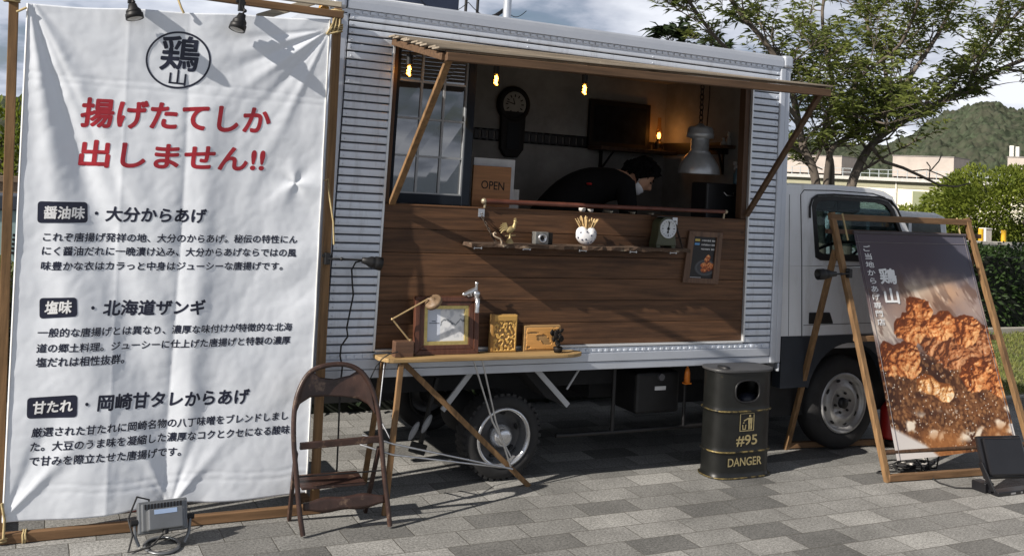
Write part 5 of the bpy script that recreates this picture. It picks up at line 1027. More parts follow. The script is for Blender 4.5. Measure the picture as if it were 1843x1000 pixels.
# ------------------------------------------------------------------ folding chair seen from behind
fl, fr_ = at(545, 970, 2, 0), at(702, 948, 2, 0); bl, br = at(520, 936, 2, 0), at(657, 921, 2, 0)
tpc = at(612, 657, 1, -.30); chair = thing('folding_chair', 'worn brown folding chair with a hooped back beside the banner', 'chair', ((fl.x+fr_.x)/2, (fl.y+bl.y)/2, 0))
def CH(u, v, z0=.80):                            # point on the slanted hoop plane
    d = _fw + _ri*((u-921.5)/FPX) - _up*((v-CYP)/FPX); yf_, yt_ = (fl.y+fr_.y)/2, -.31; sl2 = (yt_-yf_)/.80
    t = (yf_-CAM_LOC.y+sl2*CAM_LOC.z)/(d.y-sl2*d.z); return CAM_LOC+d*t
CW = pm('worn_brown', (.042, .022, .017), .42, var=.4, vs=12, bump=.25, bs=40, col2=(.19, .125, .085), c2amt=(.57, .70), c2s=14)
hoop = [CH(u, v) for u, v in ((545, 968), (539, 920), (534, 860), (529, 800), (529, 750), (534, 715), (545, 687), (560, 668), (580, 659), (605, 655), (628, 657), (648, 667), (662, 684), (674, 712), (682, 750), (686, 790), (691, 850), (697, 900), (702, 946))]
hoop[0].z = hoop[-1].z = .011
sm = []
for i in range(len(hoop)-1):
    p0, p1, p2, p3 = hoop[max(0, i-1)], hoop[i], hoop[i+1], hoop[min(len(hoop)-1, i+2)]
    for k in range(4): t = k/4; sm.append(.5*((2*p1)+(p2-p0)*t+(2*p0-5*p1+4*p2-p3)*t*t+(3*p1-p0-3*p2+p3)*t**3))
sm.append(hoop[-1]); mb = MB(); mb.tube(sm, .0125, 10); mb.build('back_hoop', CW, chair)
lo = [(531, 745), (540, 728), (560, 717), (590, 715), (620, 716), (648, 719), (664, 728), (676, 745)]; hi_ = [(537, 706), (548, 685), (562, 668), (578, 681), (605, 684), (632, 677), (648, 666), (668, 700)]
def back(s, t):
    f = s*7; i = min(6, int(f)); g = f-i; a = Vector((lo[i][0], lo[i][1]))*(1-g)+Vector((lo[i+1][0], lo[i+1][1]))*g; b = Vector((hi_[i][0], hi_[i][1]))*(1-g)+Vector((hi_[i+1][0], hi_[i+1][1]))*g; q = a*(1-t)+b*t
    p = CH(q.x, q.y); return p+Vector((0, .035*math.sin(math.pi*s), 0))
mb = MB(); mb.grid(back, 42, 10); mb.build('backrest', CW, chair, solid=.008)
a, b = CH(546, 803), CH(683, 790); mb = MB(); mb.bar(a+Vector((-.015, .01, 0)), b+Vector((.01, .01, 0)), .02, .034, (0, 0, 1)); mb.build('seat_rail', CW, chair, bevel=.004)
mb = MB()
def strt(s, t):
    u = 547+147*s; vm = 913-15*s; h = 9+5*math.sin(math.pi*s)**2-4*math.cos(4*math.pi*s)*.6; p = CH(u, vm+h*(1-2*t)); return p+Vector((0, .012, 0))
mb.grid(strt, 30, 4); mb.build('stretcher', CW, chair, solid=.014)
piv_l, piv_r = CH(531, 815)+Vector((.01, .02, 0)), CH(688, 806)+Vector((-.01, .02, 0))
for p, f in ((piv_l, bl), (piv_r, br)): mb = MB(); mb.bar(f+Vector((0, 0, .001)), p, .018, .026, (0, 1, 0)); mb.build('rear_leg', CW, chair, bevel=.003)
mb = MB(); q = [CH(548, 888)+Vector((0, .05, 0)), CH(664, 878)+Vector((0, .05, 0)), CH(660, 800)+Vector((0, .10, 0)), CH(560, 806)+Vector((0, .10, 0))]
mb.hexa([q[0], q[1], q[1]+Vector((0, .16, .015)), q[0]+Vector((0, .16, .015))], [p+Vector((0, 0, .014)) for p in (q[0], q[1], q[1]+Vector((0, .16, .015)), q[0]+Vector((0, .16, .015)))]); mb.build('folded_seat', CW, chair, bevel=.003)
mb = MB(); mb.cyl(CH(535, 860)+Vector((0, .02, 0)), CH(690, 848)+Vector((0, .02, 0)), .004, n=8); mb.build('cross_rod', DARKM, chair)
# ------------------------------------------------------------------ silver flood light (back towards the viewer)
p = at(292, 986, 2, 0); SILV = pm('cast_silver', (.20, .21, .22), .38, .6, var=.1, vs=12)
fl_ = thing('floodlight', 'silver floodlight on a ring foot in front of the white banner', 'floodlight', p)
hc = p+Vector((.0, .06, .132)); HMt = Matrix.Translation(hc) @ Matrix.Rotation(R(6), 4, 'Z') @ Matrix.Rotation(R(-28), 4, 'X')
mb = MB(); mb.box((-.112, .0, -.074), (.112, .03, .066), HMt); mb.box((-.098, -.012, -.068), (.098, .0, .056), HMt); mb.build('lamp_body', SILV, fl_, bevel=.006)
mb = MB(); mb.box((-.078, -.055, -.070), (.078, -.012, .022), HMt); fb = mb.build('driver_box', SILV, fl_, bevel=.006)
mb = MB(); mb.box((-.052, -.0565, -.004), (.05, -.0545, .016), HMt); mb.build('sticker', flat('sticker_blue', (.30, .40, .58)), fb)
mb = MB()
for k in range(12): mb.box((-.085+k*.0145, -.016, .028), (-.085+k*.0145+.008, -.0115, .050), HMt)
mb.build('vent_slot', DARKM, fl_)
mb = MB(); mb.lathe([(.10, .002), (.112, .006), (.112, .010), (.098, .014), (.088, .010), (.10, .002)], p+Vector((0, .02, 0)), n=32, sx=.75)
for s in (-1, 1): a = HMt @ Vector((s*.126, .012, -.02)); mb.tube([p+Vector((s*.10, .02, .010)), p+Vector((s*.118, .035, .05)), a], .008, 8)
mb.build('ring_foot', SILV, fl_)
mb = MB()
for s in (-1, 1): mb = MB(); mb.cyl(HMt @ Vector((s*.113, .012, -.02)), HMt @ Vector((s*.142, .012, -.02)), .014, n=12); mb.build('knob', DARKM, fl_)
mb = MB(); mb.cyl(HMt @ Vector((0, -.035, -.068)), HMt @ Vector((0, -.035, -.09)), .014, n=12); mb.build('knob', DARKM, fl_)
mb = MB(); s0_ = HMt @ Vector((-.01, -.036, -.088)); mb.tube([s0_, s0_+Vector((-.05, -.03, -.04)), p+Vector((-.11, -.05, .02)), p+Vector((-.15, -.03, .01)), p+Vector((-.13, .03, .06)), p+Vector((-.15, .08, .12)), p+Vector((-.11, .16, .19)), p+Vector((-.05, .2, .16)), p+Vector((-.04, .22, .01))], .0045, 6); mb.build('cord', RUB, fl_)
# ------------------------------------------------------------------ litter bin
bc = Vector((at(1322, 850, 1, -.14).x, -.130, 0)); BWd, BDp, BHt = .228, .118, .668
bin_ = thing('litter_bin', 'black oval litter bin with gold bands marked #95 and DANGER', 'bin', bc)
BINM = pm('bin_black', (.008, .0085, .008), .36, .0, var=.3, vs=14, col2=(.10, .08, .035), c2amt=(.68, .82), c2s=9, spec=.45); GOLD = pm('worn_gold', (.26, .20, .08), .40, .5, var=.4, vs=24, col2=(.02, .02, .018), c2amt=(.42, .56), c2s=16)
def ov(a, z, e=0.0):                              # stadium outline
    w, d = BWd+e, BDp+e; fl2 = w-d; c, s = math.cos(a), math.sin(a); n = 4.2; x = (abs(c)**(2/n))*w*(1 if c > 0 else -1); y = (abs(s)**(2/2.4))*d*(1 if s > 0 else -1); return bc+Vector((x, y, z))
nA = 72; prof = [(0, .0), (.012, .004), (.008, .03), (.002, .10), (0, .128), (0, .20), (0, .40), (0, .47), (0, .60), (0, .64)]
zz = [.0, .03, .1, .2, .3, .4, .47, .53, .6, .655]
HOLE = (-.5*math.pi+.36, .535)                   # azimuth and height of the opening
mb = MB(); vs = []; aN = [2*math.pi*k/nA for k in range(nA)]
NZ = 60; vv = [[ov(a, .655*j/NZ, .010*math.exp(-(.655*j/NZ/.02)**2)+.004*math.exp(-((.655*j/NZ-.165)/.010)**2)+.004*math.exp(-((.655*j/NZ-.415)/.010)**2)) for a in aN] for j in range(NZ+1)]
hx, hz = -.012, .538
def inhole(p): x, z = (p.x-bc.x-hx)/.094, (p.z-hz)/.066; return p.y < bc.y and (abs(x)**2.6+abs(z)**2.6) < 1
fs = [(j*nA+k, j*nA+(k+1) % nA, (j+1)*nA+(k+1) % nA, (j+1)*nA+k) for j in range(NZ) for k in range(nA)]
al = [p for r in vv for p in r]; fs = [f for f in fs if not inhole((al[f[0]]+al[f[1]]+al[f[2]]+al[f[3]])/4)]
mb.add(al, fs, True); mb.build('drum', BINM, bin_)
mb = MB(); yfr = bc.y-BDp
loopH = [(bc.x+hx+.097*math.copysign(abs(math.cos(a))**(2/2.6), math.cos(a)), hz+.069*math.copysign(abs(math.sin(a))**(2/2.6), math.sin(a))) for a in [2*math.pi*k/40 for k in range(40)]]
mb.tube([(x, yfr-.001, z) for x, z in loopH], .007, 6, closed=True); mb.build('opening_rim', DARKM, bin_)
mb = MB(); mb.box((bc.x-.2, bc.y-.03, .02), (bc.x+.2, bc.y+.08, .42)); mb.ell((bc.x+.08, bc.y-.02, .46), (.08, .06, .05)); mb.build('liner', pm('bag_dark', (.02, .022, .035), .4, bump=.5, bs=20), bin_)
mb = MB(); lidl = [ov(a, .655, .014) for a in aN]; mb.prism(lidl, (0, 0, .016)); mb.build('lid', pm('lid_grey', (.05, .05, .052), .45, var=.2), bin_, bevel=.004)
mb = MB(); mb.lathe([(.05, 0), (.05, .010), (.03, .012), (0, .012)], bc+Vector((-.14, -.03, .671)), n=20, sx=.6); mb.build('ash_cap', DARKM, bin_)
for z in (.165, .415):
    mb = MB(); mb.tube([ov(a, z, .006) for a in aN], .006, 6, closed=True); mb.build('band', GOLD, bin_)
mb = MB(); mb.tube([ov(a, .008, .011) for a in aN], .005, 6, closed=True); mb.build('band', GOLD, bin_)
GT = pm('gold_paint', (.34, .28, .14), .5, var=.25, vs=40); yt = yfr-.0035
B2 = lambda u, v: at(u, v, 1, yt)
mb = MB(); letter(mb, '#95', B2(1325, 803), B2(1362, 800), .066, bold=.02); mb.build('number', GT, bin_)
mb = MB(); letter(mb, 'DANGER', B2(1310, 840), B2(1370, 834), .050, bold=.018); mb.build('lettering', GT, bin_)
mb = MB(); a, b = B2(1331, 776), B2(1358, 742); W_, H_ = b.x-a.x, b.z-a.z
pt = lambda s, t: Vector((a.x+W_*s, yt, a.z+H_*t))
for s0_, t0_, s1_, t1_ in ((0, 0, 1, .04), (0, .96, 1, 1), (0, .04, .05, .96), (.95, .04, 1, .96)): mb.add([pt(s0_, t0_), pt(s1_, t0_), pt(s1_, t1_), pt(s0_, t1_)], [(0, 1, 2, 3)])
def poly(P): mb.add([pt(*p) for p in P], [tuple(range(len(P)))])
poly([(.70+.08*math.cos(2*math.pi*k/14), .84+.07*math.sin(2*math.pi*k/14)) for k in range(14)]); poly([(.58, .42), (.86, .42), (.88, .74), (.58, .74)]); poly([(.60, .08), (.71, .08), (.71, .42), (.60, .42)]); poly([(.75, .08), (.86, .08), (.86, .42), (.75, .42)]); poly([(.30, .55), (.58, .66), (.58, .74), (.26, .61)])
poly([(.20, .08), (.42, .08), (.46, .36), (.38, .36), (.36, .14), (.26, .14), (.24, .36), (.16, .36)]); poly([(.22, .44), (.32, .44), (.32, .50), (.22, .50)]); mb.build('litter_symbol', GT, bin_)
# ------------------------------------------------------------------ A-frame easel and its hanging print
e0, e1 = at(1598, 867, 2, 0), at(1866, 848, 2, 0); T0, T1 = at(1497, 387, 1, -.20), at(1740, 397, 1, -.29)
EW = BROWNZ
es = thing('easel_frame', 'brown timber A-frame stand beside the truck cab', 'easel', tuple((e0+e1)/2))
for a, b in ((e0, T0), (e1, T1)): mb = MB(); mb.bar(a, b+(b-a)*.01, .040, .034, (0, 1, 0)); mb.build('front_leg', EW, es, bevel=.003)
mb = MB(); mb.bar(T0+Vector((-.02, -.002, -.012)), T1+Vector((.03, -.002, -.012)), .038, .042, (0, 0, 1)); mb.build('top_rail', BROWN, es, bevel=.003)
mb = MB(); mb.bar(e0+Vector((0, .0, .026)), e1+Vector((0, 0, .026)), .034, .042, (0, 0, 1)); mb.build('bottom_rail', BROWN, es, bevel=.003)
r0 = at(1415, 808, 2, 0); r1 = r0+(e1-e0)*1.0+Vector((.1, -.06, 0)); r1.z = 0
k0, k1 = e0.lerp(T0, .86), e1.lerp(T1, .86)
for a, b in ((r0, k0+Vector((0, .035, 0))), (r1, k1+Vector((0, .035, 0)))): mb = MB(); mb.bar(a, b, .036, .030, (0, 1, 0)); mb.build('rear_leg', BROWNZ, es, bevel=.003)
mb = MB(); mb.bar(r0+Vector((0, 0, .03)), r1+Vector((0, 0, .03)), .036, .040, (0, 0, 1)); mb.build('rear_rail', BROWN, es, bevel=.003); mb = MB(); a, b = e0.lerp(T0, .52), e1.lerp(T1, .52); mb.bar(a+Vector((.0, .03, 0)), b+Vector((0, .03, 0)), .03, .036, (0, 0, 1)); mb.build('middle_rail', BROWN, es, bevel=.003)
ebl = at(1628, 842, 1, e0.y+.03); k2 = e0.lerp(T0, .935); k3 = e1.lerp(T1, .935)
mb = MB(); mb.bar(k2+Vector((-.06, .02, 0)), k3+Vector((.12, .02, 0)), .028, .03, (0, 0, 1)); mb.build('hanging_bar', DARKW, es, bevel=.003)
k4, k5 = e0.lerp(T0, .105), e1.lerp(T1, .105); mb = MB(); mb.cyl(k4+Vector((.0, .0, 0)), k5, .016, n=12); mb.build('tension_bar', DARKW, es)
mb = MB()
for u, v0, v1 in ((1516, 384, 432), (1722, 392, 440)): mb.tube([at(u, v0, 1, -.275), at(u+5, (v0+v1)/2, 1, -.29), at(u+10, v1, 1, -.295)], .006, 6)
mb.build('cord', ROPE_M, es)
fac = lambda u, v: (lambda d: CAM_LOC+d*((e0-CAM_LOC).dot(NE)/d.dot(NE)))(_fw+_ri*((u-921.5)/FPX)-_up*((v-CYP)/FPX))
NE = (e1-e0).cross(T0-e0).normalized(); NE = NE if NE.y < 0 else -NE
pc4 = [fac(1612, 828), fac(1829, 800), fac(1735, 424), fac(1534, 418)]
pc4 = [p+NE*.012 for p in pc4]
def pcl(s, t):
    p = bil(pc4, s, t)+Vector((0, 0, -.008*math.sin(math.pi*s)*(1-t))); return p+NE*(-.020*math.sin(math.pi*s)*math.sin(math.pi*t)+.006*math.sin(9*s+3*t)*(1-abs(2*t-1))+.003*mnoise.noise(Vector((s*5, t*9, 1))))
ep = thing('hanging_print', 'dark cloth print of sizzling fried chicken hung on the A-frame stand', 'banner', tuple((pc4[0]+pc4[1])/2))
def worley(x, y, seed):
    """distance to the nearest jittered cell point, and that cell's random number"""
    rs = np.random.RandomState(seed); JX, JY, JR = rs.rand(128, 128), rs.rand(128, 128), rs.rand(128, 128); xi, yi = np.floor(x).astype(int), np.floor(y).astype(int); best = np.full(x.shape, 9.); rid = np.zeros(x.shape)
    for dx in (-1, 0, 1):
        for dy in (-1, 0, 1):
            a, b = (xi+dx) % 128, (yi+dy) % 128; d = np.hypot(xi+dx+JX[a, b]-x, yi+dy+JY[a, b]-y); m = d < best; best = np.where(m, d, best); rid = np.where(m, JR[a, b], rid)
    return best, rid
def food(U, V):
    V = 1-V; asp = 1.75; A_ = V*asp; Z3 = lambda c: c+np.zeros(U.shape+(3,)); n1 = fbm(U*3, A_*3, 21, 5); n2 = fbm(U*14, A_*14, 25, 4)
    rgb = Z3(C_(82, 74, 82)); rgb = mixc(rgb, Z3(C_(128, 110, 110)), sstep(.10, .40, V)*.75); rgb = mixc(rgb, Z3(C_(92, 94, 108)), sstep(.5, .95, U)*sstep(.55, .2, V)*.7)
    wu, wv = U+.10*(n1-.5), V+.06*(n2-.5)
    for cu, cv, ru, rv_, c, k in ((.72, .29, .22, .06, C_(206, 162, 126), .95), (.45, .275, .16, .05, C_(214, 196, 172), .75), (.60, .235, .14, .045, C_(190, 172, 156), .6), (.10, .44, .14, .07, C_(206, 194, 178), .75), (.88, .36, .16, .09, C_(176, 158, 150), .7), (.26, .37, .10, .07, C_(170, 150, 138), .6), (.55, .35, .3, .06, C_(160, 128, 108), .7)):
        rgb = mixc(rgb, Z3(c), np.exp(-((wu-cu)/ru)**2-((wv-cv)/rv_)**2)*k)
    st = fbm(U*26-A_*12, A_*7+U*5, 33, 4); band = sstep(.20, .30, V+.25*(n1-.5))*(1-sstep(.48, .56, V)); rgb = mixc(rgb, Z3(C_(238, 226, 210)), sstep(.54, .72, st)*band*.5); rgb = mixc(rgb, Z3(C_(96, 72, 62)), sstep(.56, .70, fbm(U*20-A_*8, A_*6, 37, 4))*band*.6)
    # oil full of small bubbles
    d1, r1 = worley(U*34+n1*3, A_*26, 51); d2, r2 = worley(U*58, A_*46+n2*2, 53); oil = sstep(.47, .58, V+.1*(n1-.5))
    base = mixc(Z3(C_(58, 36, 28)), Z3(C_(122, 80, 50)), sstep(.3, .7, n2*.5+n1*.5)); base = mixc(base, Z3(C_(186, 138, 92)), sstep(.55, .25, d1)*(r1 > .35)*.45); base = mixc(base, Z3(C_(54, 30, 22)), sstep(.5, .75, d2)*.6); base = mixc(base, Z3(C_(255, 246, 228)), sstep(.30, .12, d2)*(r2 > .90)*.8); rgb = mixc(rgb, base, oil)
    # chicken: domes on domes, shaded from their slope
    def lumps(rgb, lst, seed, pal, sc_=1.0):
        wx, wy = fbm(U*6, A_*6, seed, 3)-.5, fbm(U*6+31, A_*6, seed+3, 3)-.5; H = np.zeros(U.shape); M_ = np.zeros(U.shape)
        e1, _ = worley(U*10*sc_+wx*1.6, A_*10*sc_+wy*1.6, seed+5); e2, _ = worley(U*24*sc_+wx*2, A_*20*sc_+wy*2, seed+6); fn = fbm(U*46, A_*46, seed+7, 3)
        for cu, cv, ru, rv_ in lst:
            dd = np.hypot((U-cu+wx*.09)/ru, (V-cv+wy*.055)/rv_)+(e2-.4)*.16; H = np.maximum(H, np.sqrt(np.clip(1-dd*dd, 0, 1))*ru*.9); M_ = np.maximum(M_, 1-sstep(.93, 1.0, dd))
        H = H+.042/sc_*np.sqrt(np.clip(1-e1*e1*1.3, 0, 1))+.016/sc_*np.sqrt(np.clip(1-e2*e2*1.4, 0, 1))+.020*fn; gy, gx = np.gradient(H, 1/420*asp, 1/240); gy = -gy
        nl = 1/np.sqrt(1+gx*gx+gy*gy); sh = np.clip((.55*1-.42*gx-.58*gy)*nl, 0, 1); cav = sstep(.40, .75, e1)*.55+sstep(.45, .75, e2)*.25
        c = mixc(Z3(pal[0]), Z3(pal[1]), sstep(.02, .50, sh*(1-.6*cav))); c = mixc(c, Z3(pal[2]), sstep(.42, 1.0, sh*(1-.5*cav))); c = c*(.80+.38*fn[..., None]); return mixc(rgb, c, M_)
    P1 = (C_(98, 50, 28), C_(186, 110, 60), C_(238, 186, 130)); P2 = (C_(86, 48, 32), C_(160, 98, 60), C_(212, 160, 118))
    rgb = lumps(rgb, [(.68, .55, .20, .09), (.88, .50, .17, .10), (.95, .60, .12, .10), (.52, .50, .14, .07)], 71, P2); rgb = lumps(rgb, [(.60, .43, .15, .07), (.80, .455, .15, .075)], 72, P1); rgb = lumps(rgb, [(.82, .665, .16, .085), (.95, .70, .11, .07)], 73, P1)
    rgb = lumps(rgb, [(.44, .36, .12, .055), (.50, .43, .12, .055), (.34, .445, .14, .075)], 76, P1); rgb = lumps(rgb, [(.19, .575, .18, .085), (.12, .535, .10, .05), (.28, .63, .09, .04)], 79, P1)
    rgb = lumps(rgb, [(.41, .695, .11, .042), (.51, .72, .09, .045)], 83, (C_(130, 76, 40), C_(216, 158, 100), C_(255, 240, 208)))
    fo, _ = worley(U*7+n2, A_*6, 61); rgb = mixc(rgb, Z3(C_(250, 240, 222)), sstep(.34, .12, fo+.5*(n2-.5))*sstep(.79, .84, V)*(1-sstep(.93, .97, V))*.85); rgb = mixc(rgb, Z3(C_(176, 116, 68)), sstep(.5, .7, n1)*sstep(.86, .93, V)*.6)
    spk, rk = worley(U*44, A_*40, 91); rgb = mixc(rgb, Z3(C_(255, 248, 236)), sstep(.16, .08, spk)*(rk > .94)*sstep(.5, .6, V))
    white = sstep(.0, .025, (V-.845)-.36*U-.25*np.maximum(0, U-.25))*(U < .42); rgb = mixc(rgb, Z3(C_(206, 200, 196)), white); w2 = sstep(0, .02, U-.965+.3*(.93-V))*(V > .9); return mixc(rgb, Z3(C_(210, 204, 200)), w2)
PRT2 = vcol('cloth_print', .65, .25)
painted('cloth', pcl, 240, 420, food, PRT2, ep)
mb = MB(); mb.tube([pcl(k/40, 1) for k in range(41)], .010, 8); mb.build('top_hem', pm('hem_dark', (.07, .062, .07), .7), ep)
mb = MB(); mb.tube([pcl(.022, k/60)+NE*.003 for k in range(61)], .0018, 4); mb.tube([pcl(.978, k/60)+NE*.003 for k in range(61)], .0018, 4); mb.tube([pcl(k/40, .955)+NE*.003 for k in range(41)], .0018, 4); mb.build('seam', pm('seam_grey', (.22, .20, .21), .7), ep)
def vtext(mb, chars, s, t0, t1, w, bold):
    n = len(chars)
    for i, ch in enumerate(chars):
        ta = t0+(t1-t0)*i/n; h = (t0-t1)/n; vs, fs, sz = glyphs(ch); m = max(sz[0], sz[1], .55); kx, ky = sz[0]/1.0, sz[1]/1.0
        kx, ky = min(1, kx), min(1, ky); 
        for k, (dx, dy) in enumerate(((0, 0), (1, 0), (-1, 0), (0, 1), (0, -1))): mb.add([pcl(s+w*((a-.5)*kx+dx*bold), ta-h*(.5-(b-.5)*ky*.82)+h*dy*bold)+NE*(.004+.00006*k) for a, b in vs], fs)
mb = MB(); vtext(mb, '鶏山', .225, .845, .665, .155, .028); mb.build('shop_lettering', WHT, ep)
mb = MB(); vtext(mb, 'ご当地からあげ専門店', .085, .945, .575, .075, .012); mb.build('small_lettering', WHT, ep)
# clip lamp on the easel, black floodlight, cables, red can
c = e0.lerp(T0, .775)+Vector((.01, -.03, 0)); clip_lamp('black clip lamp on the A-frame stand pointing at the cab door', c, c+Vector((-.09, -.03, -.004)), c+Vector((-.13, -.02, -.004)), c+Vector((-.27, .0, -.012)), .036)
p = at(1808, 886, 2, 0); fb2 = thing('floodlight', 'black floodlight tilted back on the paving before the chicken print', 'floodlight', p)
HM2 = Matrix.Translation(p+Vector((.06, .06, .20))) @ Matrix.Rotation(R(-10), 4, 'Z') @ Matrix.Rotation(R(-20), 4, 'X')
BP = pm('gloss_black', (.010, .010, .012), .28, var=.2)
mb = MB(); mb.box((-.17, -.01, -.13), (.17, .03, .13), HM2); mb.box((-.15, -.035, -.115), (.15, -.01, .115), HM2); mb.build('lamp_body', BP, fb2, bevel=.012)
mb = MB(); mb.box((-.15, .031, -.11), (.15, .036, .11), HM2); mb.build('front_glass', pm('smoked_glass', (.05, .05, .055), .1), fb2)
mb = MB(); y0 = p.y
for s in (-1, 1): a = HM2 @ Vector((s*.185, .0, -.03)); mb.bar((a.x, p.y-.02, .012), a, .012, .035, (0, 1, 0))
al_, ar_ = HM2 @ Vector((-.185, 0, -.03)), HM2 @ Vector((.185, 0, -.03)); mb.box((al_.x-.006, p.y-.055, .001), (ar_.x+.006, p.y+.02, .025)); mb.box((al_.x-.03, p.y+.02, .001), (al_.x+.05, p.y+.12, .06)); mb.build('stand', BP, fb2, bevel=.004)
mb = MB()
for u0, u1 in ((.30, .42), (.56, .60), (.74, .88)): mb.box((al_.x+(ar_.x-al_.x)*u0, p.y-.057, .008), (al_.x+(ar_.x-al_.x)*u1, p.y-.054, .018))
mb.build('slot', STEEL, fb2)
cc_ = at(1665, 848, 2, 0); cab2 = thing('cable_pile', 'loose pile of black and white cables on the paving under the chicken print', 'cable', cc_)
mb = MB(); rr = random.Random(12)
for k in range(5):
    c = cc_+Vector((rr.uniform(-.13, .13), rr.uniform(.03, .15), .006+.006*k)); r = rr.uniform(.07, .15); mb.tube([c+Vector((r*1.3*math.cos(t), r*.6*math.sin(t), .006*math.sin(3*t+k)+.004)) for t in [2*math.pi*i/22 for i in range(22)]], .0055, 6, closed=True)
mb.tube([at(1590, 852, 2, .006), at(1578, 850, 2, .006), at(1582, 847, 2, .006), at(1605, 848, 2, .006), at(1640, 845, 2, .012)], .005, 6)
mb.tube([cc_+Vector((0, .1, .02)), at(1690, 868, 2, .006), at(1720, 877, 2, .006), at(1760, 878, 2, .006), at(1788, 870, 2, .02)], .005, 6)
for u, v in ((1650, 832), (1672, 829), (1695, 826)): q = fac(u, v); mb.tube([q+Vector((0, .02, .03)), q.lerp(cc_, .5)+Vector((.03, 0, -.02)), cc_+Vector((rr.uniform(-.08, .08), .06, .01))], .0055, 6)
mb.build('black_cable', RUB, cab2)
mb = MB(); mb.tube([cc_+Vector((-.2, .12, .012)), cc_+Vector((-.05, .16, .02)), cc_+Vector((.06, .05, .03)), cc_+Vector((.16, .12, .012)), cc_+Vector((.3, .3, .008))], .006, 6); mb.box((cc_.x-.02, cc_.y+.07, .002), (cc_.x+.06, cc_.y+.11, .028)); mb.build('white_cable', pm('white_cable', (.55, .53, .50), .5), cab2)
p = at(1603, 800, 2, 0); rc = thing('red_canister', 'red canister with a black base standing behind the A-frame stand', 'canister', p)
mb = MB(); mb.lathe([(0, .05), (.075, .05), (.08, .07), (.08, .26), (.05, .31), (.025, .32)], p, n=24); mb.build('body', pm('red_enamel', (.38, .02, .018), .35), rc)
mb = MB(); mb.lathe([(0, .001), (.085, .001), (.085, .05), (0, .052)], p, n=24); mb.build('base', BLK, rc); mb = MB(); mb.cyl(p+Vector((0, 0, .31)), p+Vector((0, 0, .37)), .022); mb.bar(p+Vector((-.05, 0, .36)), p+Vector((.04, 0, .38)), .02, .015); mb.build('cap', BLK, rc)

# dark crate added in place of shade below the banner, and a reddish box
mb = MB(); mb.box((-1.40, .30, .001), (-.35, .62, .34)); mb.box((-1.42, .28, .34), (-.33, .64, .37)); tag(mb.build('crate', pm('dark_crate', (.02, .021, .024), .6, var=.3), loc=(-.9, .46, 0), bevel=.01), 'long dark crate added behind the white banner to darken the gap below it', 'crate')
mb = MB(); mb.box((-1.06, .14, .001), (-.80, .26, .16)); mb.box((-1.065, .135, .16), (-.795, .265, .175)); tag(mb.build('crate', pm('red_crate', (.13, .035, .03), .6), loc=(-.93, .2, 0), bevel=.006), 'small reddish brown box on the paving behind the white banner', 'box')
# ------------------------------------------------------------------ far background
def hills():
    us = np.concatenate([np.linspace(-400, 1300, 90), np.linspace(1306, 1900, 300), np.linspace(1910, 2600, 50)]); prof = [(-400, .055), (0, .048), (20, .046), (45, .040), (300, .02), (1000, .02), (1380, .052), (1424, .056), (1500, .055), (1591, .0545), (1640, .066), (1670, .081), (1700, .088), (1732, .0925), (1763, .099), (1785, .098), (1810, .093), (1843, .090), (1950, .08), (2600, .05)]
    tp = np.interp(us, [p[0] for p in prof], [p[1] for p in prof]); rs = np.concatenate([np.linspace(230, 640, 130), np.linspace(660, 900, 10)]); mb = MB(); vs = []
    for r in rs:
        for u, t in zip(us, tp):
            d = _fw+_ri*((u-921.5)/FPX)-_up*((330-CYP)/FPX); d.z = 0; d.normalize(); s = min(1, max(0, (r-230)/400)); s = s*s*(3-2*s)*(1 if r < 640 else max(0, 1-(r-640)/300))
            x, y = CAM_LOC.x+d.x*r, CAM_LOC.y+d.y*r; z = (t*600+1.8)*s
            b = mnoise.noise(Vector((x*.012, y*.012, 0)))*9*s*(1-s)*2+mnoise.noise(Vector((x*.035, y*.035, 3)))*4*s*(1-.7*s)+(abs(mnoise.noise(Vector((x*.17, y*.17, 1))))*4.6+abs(mnoise.noise(Vector((x*.42, y*.42, 8))))*2.6-1.8)*min(1, s*4)
            vs.append((x, y, z+b-.1))
    n = len(us); mb.add(vs, [(j*n+i, j*n+i+1, (j+1)*n+i+1, (j+1)*n+i) for j in range(len(rs)-1) for i in range(n-1)], True)
    m = pm('hill_woods', (.052, .066, .040), .95, var=.75, vs=.22, bump=0, col2=(.080, .082, .058), c2amt=(.45, .62), c2s=.09, spec=.1)
    return tag(mb.build('hill', m), kind='structure', label='wooded green hill rising behind the long cream building')
hills()
mb = MB(); mb.add([(-700, -800, -.015), (700, -800, -.015), (700, -40, -.015), (-700, -40, -.015)], [(3, 2, 1, 0)][:0] or [(0, 1, 2, 3)]); tag(mb.build('water', pm('sea', (.02, .05, .07), .25, var=.2, vs=.3)), kind='structure', label='dark blue water added unseen behind the viewer for the window reflections')  # unseen plane, added for the sash panes to reflect
# long cream building with plant rooms on its roof
BP0 = at(1415, 312, 1, 60.9); BP1 = at(1843, 330, 1, 43.3); BE = Vector((BP1.x-BP0.x, BP1.y-BP0.y, 0)).normalized(); BNr = Vector((BE.y, -BE.x, 0)); BPO = Vector((BP0.x, BP0.y, 0))
if BNr.dot(CAM_LOC-BPO) < 0: BNr = -BNr
BM = Matrix(((BE.x, -BNr.x, 0, BPO.x), (BE.y, -BNr.y, 0, BPO.y), (0, 0, 1, 0), (0, 0, 0, 1)))   # local x along the front, y into the building
def bpt(u, v, dep=0.0):
    """photo point on the building front (or dep metres behind it), in building coordinates"""
    d = _fw+_ri*((u-921.5)/FPX)-_up*((v-CYP)/FPX); o = BPO-BNr*dep; t = (o-CAM_LOC).dot(BNr)/d.dot(BNr); return BM.inverted() @ (CAM_LOC+d*t)
RZ = BP0.z; bx0, bx1 = -14, 34
bd = thing('factory_building', 'long low cream building with boxy plant rooms and a railing on its flat roof', 'building', tuple(BPO))
